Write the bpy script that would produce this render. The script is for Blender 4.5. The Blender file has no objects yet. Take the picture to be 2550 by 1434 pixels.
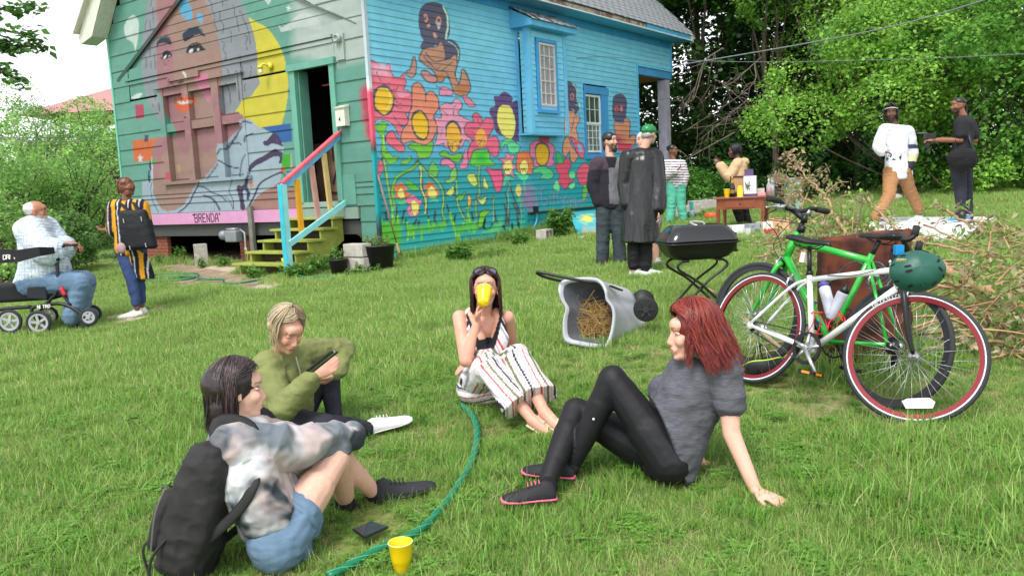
import bpy,math,random,bmesh
import numpy as np
from mathutils import Vector,Matrix
random.seed(7);RNG=np.random.default_rng(7)
sc=bpy.context.scene
# ---------------------------------------------------------------- camera
FPX=2070.0;CZ=1.36
PITCH=math.radians(6.83);ROLL=math.radians(2.87)
_X=np.array([1,0,0.]);_U=np.array([0,math.sin(PITCH),math.cos(PITCH)])
CF=np.array([0,math.cos(PITCH),-math.sin(PITCH)])
CR=math.cos(ROLL)*_X-math.sin(ROLL)*_U
CU=math.sin(ROLL)*_X+math.cos(ROLL)*_U
CAM=np.array([0,0,CZ])
cd=bpy.data.cameras.new('camera');co=bpy.data.objects.new('camera', cd)
sc.collection.objects.link(co);sc.camera=co
cd.sensor_fit='HORIZONTAL';cd.sensor_width=36;cd.lens=36*FPX/2550;cd.clip_end=600;cd.clip_start=.05
m=Matrix.Identity(4)
for i in range(3):
 m[i][0]=CR[i];m[i][1]=CU[i];m[i][2]=-CF[i];m[i][3]=CAM[i]
co.matrix_world=m
# ---------------------------------------------------------------- light: bright overcast day
SUN_EL=math.radians(58);SUN_AZ=math.radians(205)
w=bpy.data.worlds.new('World');sc.world=w;w.use_nodes=True
nt=w.node_tree;nt.nodes.clear()
sky=nt.nodes.new('ShaderNodeTexSky');sky.sky_type='NISHITA';sky.sun_disc=False
sky.sun_elevation=SUN_EL;sky.sun_rotation=SUN_AZ;sky.dust_density=1.0;sky.air_density=1.0;sky.altitude=0
hs=nt.nodes.new('ShaderNodeHueSaturation');hs.inputs['Saturation'].default_value=.14;hs.inputs['Value'].default_value=1.9
bg=nt.nodes.new('ShaderNodeBackground');bg.inputs['Strength'].default_value=.125
ow=nt.nodes.new('ShaderNodeOutputWorld')
nt.links.new(sky.outputs[0],hs.inputs['Color']);nt.links.new(hs.outputs[0],bg.inputs[0]);nt.links.new(bg.outputs[0],ow.inputs[0])
sl=bpy.data.lights.new('sun','SUN');sl.energy=2.3;sl.angle=math.radians(20);sl.color=(1,.965,.91)
so=bpy.data.objects.new('sun',sl);sc.collection.objects.link(so)
sd=Vector((math.sin(SUN_AZ)*math.cos(SUN_EL),math.cos(SUN_AZ)*math.cos(SUN_EL), math.sin(SUN_EL)))
so.rotation_euler=sd.to_track_quat('Z','Y').to_euler();so.location=(0, -4,9)
vs=sc.view_settings;vs.view_transform='Standard';vs.look='None';vs.gamma=1;vs.use_curve_mapping=False;vs.exposure=0.38
sc.cycles.max_bounces=6;sc.cycles.transparent_max_bounces=12;sc.cycles.diffuse_bounces=3
# ---------------------------------------------------------------- geometry helpers
A=np.asarray
def V(*a):return np.array(a,float)
def nrm(v):v=A(v,float);return v/(np.linalg.norm(v)+1e-12)
def ray(px,py):return CF+(px-1275)/FPX*CR-(py-717)/FPX*CU
def P(px,py,d):return CAM+ray(px,py)*d
def proj(p):
 q=A(p)-CAM;d=q@CF
 return 1275+FPX*(q@CR)/d,717-FPX*(q@CU)/d,d
def gz(x,y):return .03*np.clip(x,-14,16)+.03*(np.clip(y,-6,24)-4)
def G(px,py,dz=0.):
 r=ray(px,py);t=(CZ+.12-dz)/(.03*r[0]+.03*r[1]-r[2]);return CAM+r*t
def onplane(px,py,p0,n):r=ray(px,py);return CAM+r*(np.dot(p0-CAM,n)/np.dot(r,n))
def lin(c):
 c=A(c,float)/255.;return np.where(c<=.04045,c/12.92,((c+.055)/1.055)**2.4)
def _h(i,j,k,s):
 n=(i*73856093)^(j*19349663)^(k*83492791)^(s*2654435761)
 n=(n^(n>>13))*1274126177&0x7fffffff
 return((n^(n>>16))&0xffff)/65535.
def vn(p,s=0):
 p=A(p,float);f=np.floor(p).astype(np.int64);t=p-f;t=t*t*(3-2*t);r=0
 for a in(0,1):
  for b in(0,1):
   for c in(0,1):
    w_=(t[:,0]if a else 1-t[:,0])*(t[:,1]if b else 1-t[:,1])*(t[:,2]if c else 1-t[:,2])
    r=r+w_*_h(f[:,0]+a,f[:,1]+b,f[:,2]+c, s)
 return r
def fbm(p,s=0,o=3):
 r=0;a=.5;t=0
 for k in range(o):r=r+a*vn(p*2**k,s+k*17);t+=a;a*=.5
 return r/t
def cr(pts,n=6,closed=False):
 P_=A(pts,float);N=len(P_);out=[]
 rng=range(N)if closed else range(N-1)
 for i in rng:
  if closed:a,b,c,d=P_[i-1],P_[i],P_[(i+1)%N],P_[(i+2)%N]
  else:b,c=P_[i],P_[i+1];a=P_[i-1]if i else 2*b-c;d=P_[i+2]if i+2<N else 2*c-b
  for k in range(n):
   t=k/n;out.append(.5*((2*b)+(c-a)*t+(2*a-5*b+4*c-d)*t*t+(3*b-a-3*c+d)*t**3))
 if not closed:out.append(P_[-1])
 return A(out)
 # ---------------------------------------------------------------- objects
WOFF={}
def _link(o):sc.collection.objects.link(o);return o
def mk(name,v,f,mat,parent=None,smooth=False,col=None,base=None,kind=None,label=None,uv=None):
 v=A(v, float).reshape(-1, 3)
 if parent is not None:off=WOFF[parent.name]
 else:
  off=A(base,float)if base is not None else V((v[:,0].min()+v[:,0].max())/2,(v[:,1].min()+v[:,1].max())/2,v[:,2].min())
 me=bpy.data.meshes.new(name)
 if isinstance(f, np.ndarray):
  n,k=f.shape
  me.vertices.add(len(v));me.vertices.foreach_set('co',(v-off).astype(np.float32).ravel())
  me.loops.add(n*k);me.loops.foreach_set('vertex_index',f.astype(np.int32).ravel())
  me.polygons.add(n);me.polygons.foreach_set('loop_start',np.arange(0, n*k,k,dtype=np.int32))
  me.update(calc_edges=True)
 else:me.from_pydata((v-off).tolist(),[],[list(map(int,q))for q in f]);me.update()
 if smooth:me.polygons.foreach_set('use_smooth',np.ones(len(me.polygons),bool))
 if col is not None:
  at=me.color_attributes.new('paint','FLOAT_COLOR','POINT')
  c4=np.ones((len(v),4), np.float32);c4[:,:3]=col;at.data.foreach_set('color',c4.ravel())
 if mat is not None:me.materials.append(mat)
 o=_link(bpy.data.objects.new(name,me))
 if parent is not None:o.parent=parent
 else:o.location=off
 WOFF[o.name]=off
 if kind:o['kind']=kind
 if label:o['label']=label
 return o
def thing(name,label,cat,base=(0,0,0),group=None):
 o=_link(bpy.data.objects.new(name,None));o.location=base;o.empty_display_size=.1
 o['label']=label;o['category']=cat
 if group:o['group']=group
 WOFF[o.name]=A(base,float);return o
def tag(o,label,cat,group=None):
 o['label']=label;o['category']=cat
 if group:o['group']=group
 return o
def copytree(o,loc=None,rot=None,label=None, parent=None):
 c=o.copy();_link(c);c.parent=parent
 if loc is not None:c.location=loc
 if rot is not None:c.rotation_euler=rot
 if label:c['label']=label
 for ch in list(o.children):copytree(ch,parent=c)
 return c
class MB:
 def __init__(s):s.v=[];s.f=[];s.n=0
 def add(s,v,f):
  s.v.append(A(v, float));s.f+=[[int(i)+s.n for i in q]for q in f];s.n+=len(v);return s
 def box(s,c,sz, M=None,taper=1.):
  hx,hy, hz=A(sz)/2.
  v=A([[x*hx*(taper if z>0 else 1),y*hy*(taper if z>0 else 1), z*hz]for z in(-1,1)for x,y in((-1,-1),(1,-1),(1,1),(-1,1))])
  if M is not None:v=v@A(M).T
  return s.add(v+A(c),[[3,2, 1,0],[4,5,6,7],[0,1,5,4],[1,2,6, 5],[2,3,7,6], [3,0,4,7]])
 def bar(s,a,b,wd,ht,up=(0,0,1)):
  a=A(a,float);b=A(b,float);d=nrm(b-a);sd_=nrm(np.cross(d, up));u_=np.cross(sd_,d)
  return s.box((a+b)/2,(wd, np.linalg.norm(b-a),ht),np.stack([sd_,d, u_],1))
 def tube(s,pts,r,n=10, cap=True,flat=None):
  pts=A(pts,float);m_=len(pts);r=np.ones(m_)*r
  t=np.gradient(pts,axis=0);t/=np.linalg.norm(t,axis=1)[:,None]+1e-12
  ref=V(0,0, 1)if abs(t[0][2])<.9 else V(1,0, 0)
  u_=nrm(np.cross(t[0], ref));vv=[]
  for i in range(m_):
   u_=nrm(u_-t[i]*np.dot(u_,t[i]));w_=np.cross(t[i],u_)
   a=np.arange(n)*2*np.pi/n
   fl=1 if flat is None else flat
   vv.append(pts[i]+r[i]*(np.cos(a)[:,None]*u_+fl*np.sin(a)[:,None]*w_))
  f=[[i*n+j,i*n+(j+1)%n,(i+1)*n+(j+1)%n,(i+1)*n+j]for i in range(m_-1)for j in range(n)]
  if cap:f+=[list(range(n))[::-1],[(m_-1)*n+j for j in range(n)]]
  return s.add(np.concatenate(vv),f)
 def rings(s, R,cap=True,closed=False):
  n=len(R[0]);m_=len(R)
  f=[[i*n+j,i*n+(j+1)%n,((i+1)%m_)*n+(j+1)%n,((i+1)%m_)*n+j]for i in range(m_ if closed else m_-1)for j in range(n)]
  if cap and not closed:f+=[list(range(n))[::-1], [(m_-1)*n+j for j in range(n)]]
  return s.add(np.concatenate([A(q)for q in R]),f)
 def lathe(s,prof,c=(0,0,0),n=24,ax=(0,0,1),cap=True):
  ax=nrm(ax);u_=nrm(np.cross(ax,(0,1,0)if abs(ax[1])<.9 else(1,0,0)));w_=np.cross(ax,u_)
  a=np.arange(n)*2*np.pi/n
  return s.rings([A(c)+ax*z+r*(np.cos(a)[:,None]*u_+np.sin(a)[:,None]*w_)for r,z in prof],cap)
 def ell(s,c,r,M=None, n=14,m=9):
  a=np.arange(n)*2*np.pi/n;R=[]
  for k in range(m+1):
   t=math.pi*(k+.02)/(m+.04);R.append(np.stack([np.cos(a)*math.sin(t),np.sin(a)*math.sin(t),-math.cos(t)*np.ones(n)],1)*A(r))
  if M is not None:R=[q@A(M).T for q in R]
  return s.rings([q+A(c)for q in R])
 def cone(s,a,b,ra,rb,n=14):
  s.ell(a,(ra,)*3,n=n,m=7);s.ell(b,(rb,)*3,n=n,m=7)
  a=A(a,float);b=A(b,float)
  if np.linalg.norm(b-a)>1e-4:s.tube([a,b],[ra,rb],n)
  return s
 def chain(s,pts,rad,n=14):
  for i in range(len(pts)-1):s.cone(pts[i],pts[i+1],rad[i],rad[i+1],n)
  return s
 def prism(s,poly,o,ux,uy,d):
  q=A(poly,float);n=len(q);a=A(o)+q[:,:1]*A(ux)+q[:,1:]*A(uy);b=a+A(d)
  return s.add(np.concatenate([a,b]),[list(range(n))[::-1],[n+i for i in range(n)]]+[[i,(i+1)%n,n+(i+1)%n,n+i]for i in range(n)])
 def arr(s):return np.concatenate(s.v), s.f
 def build(s,name,mat, parent=None,smooth=False,**k):
  v,f=s.arr();return mk(name,v,f,mat,parent,smooth,**k)
def bevel(o,w_=.004,seg=2):
 b=o.modifiers.new('b','BEVEL');b.width=w_;b.segments=seg;b.limit_method='ANGLE';b.angle_limit=.6;return o
def remesh(mb,vox=.006,sm=4,fac=.5):
 me=bpy.data.meshes.new('t');v,f=mb.arr();me.from_pydata(v.tolist(),[],f);me.update()
 o=bpy.data.objects.new('t',me);_link(o)
 r=o.modifiers.new('r','REMESH');r.mode='VOXEL';r.voxel_size=vox
 if sm:q=o.modifiers.new('s','SMOOTH');q.factor=fac;q.iterations=sm
 dg=bpy.context.evaluated_depsgraph_get();ev=o.evaluated_get(dg);e=ev.to_mesh()
 n=len(e.vertices);V_=np.empty(n*3,np.float32);e.vertices.foreach_get('co',V_)
 N_=np.empty(n*3,np.float32);e.vertices.foreach_get('normal', N_)
 L=np.empty(len(e.loops), np.int32);e.loops.foreach_get('vertex_index',L)
 ev.to_mesh_clear();bpy.data.objects.remove(o);bpy.data.meshes.remove(me)
 return V_.reshape(-1,3).astype(float),L.reshape(-1,4),N_.reshape(-1,3).astype(float)
 # ---------------------------------------------------------------- materials
MATS={}
def mat(name,col=(.5,.5,.5),rough=.6,metal=0.,var=.12,vs_=6.,bump=.15,bs=60.,attr=False,spec=.4, trans=0.,col2=None,stretch=None,coat=0.,sss=0.,bd=.003,vdet=4.,alpha=1.):
 if name in MATS:return MATS[name]
 M_=bpy.data.materials.new(name);M_.use_nodes=True;t=M_.node_tree;b=t.nodes['Principled BSDF'];N=t.nodes;Lk=t.links
 b.inputs['Roughness'].default_value=rough;b.inputs['Metallic'].default_value=metal
 b.inputs['Specular IOR Level'].default_value=spec;b.inputs['Coat Weight'].default_value=coat
 tc=N.new('ShaderNodeTexCoord');mp=N.new('ShaderNodeMapping');Lk.new(tc.outputs['Object'],mp.inputs[0])
 if stretch:mp.inputs['Scale'].default_value=stretch
 if attr:
  at=N.new('ShaderNodeAttribute');at.attribute_name='paint';src=at.outputs['Color']
 else:
  rgb=N.new('ShaderNodeRGB');rgb.outputs[0].default_value=(*col,1);src=rgb.outputs[0]
 n1=N.new('ShaderNodeTexNoise');n1.inputs['Scale'].default_value=vs_;n1.inputs['Detail'].default_value=vdet;n1.inputs['Roughness'].default_value=.62
 Lk.new(mp.outputs[0],n1.inputs[0])
 if col2 is not None:
  rp=N.new('ShaderNodeMapRange');rp.inputs[1].default_value=.42;rp.inputs[2].default_value=.58;Lk.new(n1.outputs[0], rp.inputs[0])
  mx=N.new('ShaderNodeMix');mx.data_type='RGBA';mx.inputs['B'].default_value=(*col2,1);Lk.new(src,mx.inputs['A']);Lk.new(rp.outputs[0],mx.inputs['Factor']);src=mx.outputs['Result']
 mr=N.new('ShaderNodeMapRange');mr.inputs[1].default_value=.3;mr.inputs[2].default_value=.7;mr.inputs[3].default_value=1-var;mr.inputs[4].default_value=1+var
 Lk.new(n1.outputs[0],mr.inputs[0])
 sc_=N.new('ShaderNodeVectorMath');sc_.operation='SCALE';Lk.new(src,sc_.inputs[0]);Lk.new(mr.outputs[0], sc_.inputs['Scale'])
 Lk.new(sc_.outputs[0],b.inputs['Base Color'])
 if bump:
  n2=N.new('ShaderNodeTexNoise');n2.inputs['Scale'].default_value=bs;n2.inputs['Detail'].default_value=4;Lk.new(mp.outputs[0],n2.inputs[0])
  bp=N.new('ShaderNodeBump');bp.inputs['Strength'].default_value=bump;bp.inputs['Distance'].default_value=bd;Lk.new(n2.outputs[0],bp.inputs['Height']);Lk.new(bp.outputs[0],b.inputs['Normal'])
 if sss:b.inputs['Subsurface Weight'].default_value=sss;b.inputs['Subsurface Radius'].default_value=(.012,.005,.003);b.inputs['Subsurface Scale'].default_value=1.
 if alpha<1:b.inputs['Alpha'].default_value=alpha
 if trans:
  tr=N.new('ShaderNodeBsdfTranslucent');Lk.new(sc_.outputs[0],tr.inputs[0]);ms=N.new('ShaderNodeMixShader');ms.inputs[0].default_value=trans
  Lk.new(b.outputs[0],ms.inputs[1]);Lk.new(tr.outputs[0],ms.inputs[2]);Lk.new(ms.outputs[0],N['Material Output'].inputs[0])
 MATS[name]=M_;return M_
def cm(name,rgb,**k):return mat(name,tuple(lin(rgb)),**k)
# ================================================================= GROUND
HC=G(950,657);HU=nrm(V(.59524,.80355, 0));HW=V(-HU[1],HU[0],0)
def hpt(u_,w_,z):return V(HC[0],HC[1], 0)+HU*u_+HW*w_+V(0,0,z)
def segd(x,y,a, b):
 ax,ay=a;bx,by=b;dx,dy=bx-ax,by-ay;t=np.clip(((x-ax)*dx+(y-ay)*dy)/(dx*dx+dy*dy),0,1)
 return np.hypot(x-ax-t*dx, y-ay-t*dy)
def g2(px,py):q=G(px, py);return(q[0],q[1])
DIRT=[(g2(380, 640),g2(560, 690),.55),(g2(560,690), g2(660,720), .4),(g2(440,700),g2(600,705),.3), (g2(660,700),g2(840,695),.25),(g2(200,660),g2(330,655),.35),(g2(240,800),g2(420,765),.14),(g2(420,762),g2(560,740),.12)]
def dirtmask(x,y):
 m_=np.zeros(len(x));p=np.stack([x*1.7,y*1.7,x*0],1);n_=fbm(p,3, 3)-.5;n2=fbm(p*4,9,2)-.5
 for a,b,w_ in DIRT:m_=np.maximum(m_,np.clip(1.4-(segd(x,y,a,b)+n_*.45+n2*.25)/w_,0,1))
 rx=x-HC[0];ry=y-HC[1];u_=rx*HU[0]+ry*HU[1];w_=rx*HW[0]+ry*HW[1]
 under=(u_>.02)&(w_>-.0)&(w_<8)&(u_<11.3)
 m_=np.maximum(m_,np.clip((.55-np.abs(u_+.1-n_))/.4,0,1)*((w_>.3)&(w_<8.2)))
 m_[under]=1
 bx,by=g2(2130,1000);m_=np.maximum(m_,.7*np.clip(1.2-(np.hypot((x-bx)/1.3,y-by)+n_*.5)/.45,0,1))
 return m_, under
def build_ground():
 xs=np.concatenate([np.linspace(-130,-16,14),np.arange(-15,16.01, .16),np.linspace(17,130,14)])
 ys=np.concatenate([np.linspace(-40,-1.5,8),np.arange(-1,24.01, .16),np.linspace(25,220,18)])
 X,Y=np.meshgrid(xs,ys);x=X.ravel();y=Y.ravel()
 z=gz(x,y)+(fbm(np.stack([x*.9,y*.9,x*0],1), 5,3)-.5)*.03
 f=[];nx=len(xs);ii=np.arange(nx-1)[None,:]+nx*np.arange(len(ys)-1)[:,None];ii=ii.ravel()
 f=np.stack([ii,ii+1,ii+1+nx,ii+nx],1)
 dm,_=dirtmask(x,y)
 p=np.stack([x, y,x*0], 1);n1=fbm(p*.8,11,3)[:,None];n2=fbm(p*5,12, 2)[:,None]
 green=lin((84, 112,50))*(.6+.8*n1);thatch=lin((168,154,104));g_=green*(1-.35*n2)+thatch*.45*n2
 dirt=lin((150,132,112))*(.6+.7*n2)
 col=g_*(1-dm[:,None])+dirt*dm[:,None]
 M_=mat('lawn_soil',attr=True,rough=.95, var=.35,vs_=9,bump=.8,bs=40,bd=.02,spec=.1)
 mk('ground', np.stack([x,y,z],1),f,M_,smooth=True,col=col,base=(0,0,0),kind='structure')
build_ground()
def leafmat(name,rgb,tr=.35,rough=.5,var=.25,vs_=3.):return mat(name,attr=True,rough=rough,var=var,vs_=vs_,bump=0,trans=tr, spec=.3)if rgb is None else cm(name,rgb,rough=rough, var=var,vs_=vs_,bump=0,trans=tr,spec=.3)
# ---- grass tufts (a handful of meshes, instanced over the lawn)
def tuft(seed,nb,spread,h0,h1,wd,lean=.5, kind=0):
 r=np.random.default_rng(seed);v=[];f=[];c=[];n=0
 for i in range(nb):
  a=r.uniform(0,6.283);q=r.uniform(0, 1)**.5*spread;b=V(math.cos(a)*q,math.sin(a)*q,-.01)
  h=r.uniform(h0, h1);ld=r.uniform(0,6.283);ln=abs(r.normal(0,lean));L_=V(math.cos(ld),math.sin(ld),0)
  s_=V(-L_[1],L_[0],0);s_=nrm(s_+L_*r.uniform(-.8, .8));wv=wd*r.uniform(.6,1.3);K=4
  for k in range(K+1):
   t=k/K;p=b+V(0,0,h*t*(1-.25*ln*t))+L_*h*ln*t*t;ww=wv*(1-t**1.6)*(.7+.6*t if t<.5 else 1)
   if k<K:v+=[p-s_*ww,p+s_*ww]
   else:v+=[p]
  for k in range(K-1):f.append([n+2*k,n+2*k+1,n+2*k+3,n+2*k+2])
  f.append([n+2*K-2,n+2*K-1,n+2*K]);
  g=r.uniform(0,1);dry=r.uniform()<.13
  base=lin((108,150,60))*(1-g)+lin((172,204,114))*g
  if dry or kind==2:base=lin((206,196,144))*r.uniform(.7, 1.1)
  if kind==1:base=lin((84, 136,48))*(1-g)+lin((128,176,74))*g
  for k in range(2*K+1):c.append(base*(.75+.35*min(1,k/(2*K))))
  n+=2*K+1
 return A(v),f,A(c)
def clover(seed,nb):
 r=np.random.default_rng(seed);v=[];f=[];c=[];n=0
 for i in range(nb):
  p=V(r.uniform(-.06,.06),r.uniform(-.06,.06),r.uniform(.02, .05));g=lin((112,160,66))*(1+.4*r.uniform(-.5,1))
  for k in range(3):
   a=r.uniform(0,.6)+k*2.09;d=V(math.cos(a),math.sin(a),.1);s_=V(-d[1],d[0],0);R_=r.uniform(.007,.013)
   v+=[p,p+d*R_-s_*R_*.6,p+d*R_*1.7,p+d*R_+s_*R_*.6];f.append([n, n+1,n+2,n+3]);n+=4;c+=[g]*4
 return A(v),f,A(c)
GC=bpy.data.collections.new('grass_source')
gm=leafmat('grass_blade',None,.34,.5,.2,2.)
protos=[]
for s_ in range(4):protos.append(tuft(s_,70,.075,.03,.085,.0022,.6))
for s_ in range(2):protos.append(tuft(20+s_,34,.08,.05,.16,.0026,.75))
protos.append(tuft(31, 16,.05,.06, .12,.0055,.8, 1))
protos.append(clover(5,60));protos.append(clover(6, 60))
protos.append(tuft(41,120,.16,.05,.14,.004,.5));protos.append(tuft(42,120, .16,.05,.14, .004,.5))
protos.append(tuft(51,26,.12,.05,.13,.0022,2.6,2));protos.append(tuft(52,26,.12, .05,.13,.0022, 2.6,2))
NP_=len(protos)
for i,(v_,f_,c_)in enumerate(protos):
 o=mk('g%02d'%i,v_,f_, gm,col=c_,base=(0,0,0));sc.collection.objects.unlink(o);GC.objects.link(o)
FLAT=[]
for x_,y_,r_ in((1320,1275,.22),(1400,1210,.2),(890,1330,.2),(925,1340,.2),(990, 1270,.2),(960,1090,.16), (1000,1438,.07),(1690,1240, .25),(1940,1270,.12),(720,1430,.3),(1320,1075,.2),(1900,965,.18),(1480,880,.2),(300, 800,.3),(150,840,.35), (350,800,.3)):
 q_=G(x_,y_);FLAT.append((q_[0],q_[1],r_))
def grass():
 r=np.random.default_rng(3);pts=[];
 def scatter(n,y0, y1,dens_pow,far):
  y=y0+(y1-y0)*r.uniform(0,1,n)**dens_pow;hw=.68*y+1.2;x=r.uniform(-1, 1,n)*hw;return x,y
 for(n,a,b)in((17000,1.3,3.6),(24000,3.6,7.0),(20000, 7,12),(16000,12,26)):
  x,y=scatter(n,a,b, 1.,0);dm, und=dirtmask(x,y)
  keep=(r.uniform(0,1,n)>dm*1.05)&~und
  x=x[keep];y=y[keep];n_=len(x);u_=r.uniform(0,1,n_)
  pat=fbm(np.stack([x*1.1,y*1.1,x*0],1),21,3);pat2=fbm(np.stack([x*2.3,y*2.3,x*0+9], 1),23,3)
  near=np.where(u_<.72,r.integers(0,4,n_), np.where(u_<.86, r.integers(4,6,n_),np.where(u_<.89,6,r.integers(7,9, n_))))
  near=np.where(r.uniform(0,1,n_)<.05+.22*(pat<.4),r.integers(11,13,n_),near);near=np.where((pat2>.68)&(u_>.78),r.integers(7,9,n_),near);near=np.where((pat2<.46)&(u_>.80),6,near)
  farr=r.integers(9,11,n_);pf=np.clip((y-5.5)/6.5,0,1);idx=np.where(r.uniform(0,1,n_)<pf*.75,farr,near)
  s_=r.uniform(.5,1.2,n_)*(.25+1.15*pat)
  pts.append(np.stack([x,y,idx, s_,r.uniform(0,6.283,n_)], 1))
 for(pa,pb,wd,n,s0)in LONG:
  t=r.uniform(0, 1,n);x=pa[0]+(pb[0]-pa[0])*t+r.normal(0,wd,n);y=pa[1]+(pb[1]-pa[1])*t+r.normal(0,wd,n)
  pts.append(np.stack([x,y, r.integers(4,6,n),s0*r.uniform(.7,1.3,n),r.uniform(0,6.283,n)], 1))
 D=np.concatenate(pts);x,y=D[:,0],D[:,1]
 for(fx,fy, fr)in FLAT:D[:,3]*=np.where(np.hypot(x-fx, y-fy)<fr,.62,1)
 z=gz(x,y)+(fbm(np.stack([x*.9,y*.9,x*0],1),5,3)-.5)*.03
 me=bpy.data.meshes.new('grass');me.vertices.add(len(D));me.vertices.foreach_set('co', np.stack([x,y,z],1).astype(np.float32).ravel())
 for nm, ty,val in(('idx','INT',D[:,2].astype(np.int32)),('sc','FLOAT',D[:,3].astype(np.float32)),('rz','FLOAT',D[:,4].astype(np.float32))):
  a=me.attributes.new(nm,ty,'POINT');a.data.foreach_set('value',val)
 o=_link(bpy.data.objects.new('grass', me));o['kind']='stuff';o['label']='unmown green lawn grass with clover and dry blades';o['category']='grass'
 t=bpy.data.node_groups.new('scatter','GeometryNodeTree');t.interface.new_socket('Geometry',in_out='INPUT',socket_type='NodeSocketGeometry');t.interface.new_socket('Geometry',in_out='OUTPUT',socket_type='NodeSocketGeometry')
 N=t.nodes;L=t.links;gi=N.new('NodeGroupInput');go=N.new('NodeGroupOutput');ip=N.new('GeometryNodeInstanceOnPoints');ci=N.new('GeometryNodeCollectionInfo')
 ci.inputs[0].default_value=GC;ci.inputs[1].default_value=True;ci.inputs[2].default_value=True
 m2p=N.new('GeometryNodeMeshToPoints');L.new(gi.outputs[0],m2p.inputs[0]);L.new(m2p.outputs[0],ip.inputs['Points']);L.new(ci.outputs[0], ip.inputs['Instance']);ip.inputs['Pick Instance'].default_value=True
 def at(nm, ty):q=N.new('GeometryNodeInputNamedAttribute');q.data_type=ty;q.inputs[0].default_value=nm;return q.outputs['Attribute']
 L.new(at('idx','INT'),ip.inputs['Instance Index'])
 cx=N.new('ShaderNodeCombineXYZ');L.new(at('rz','FLOAT'),cx.inputs[2]);L.new(cx.outputs[0],ip.inputs['Rotation'])
 cs=N.new('ShaderNodeCombineXYZ');sca=at('sc','FLOAT');[L.new(sca,cs.inputs[k])for k in range(3)];L.new(cs.outputs[0],ip.inputs['Scale'])
 L.new(ip.outputs[0],go.inputs[0]);md=o.modifiers.new('scatter','NODES');md.node_group=t
LONG=[]
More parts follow.
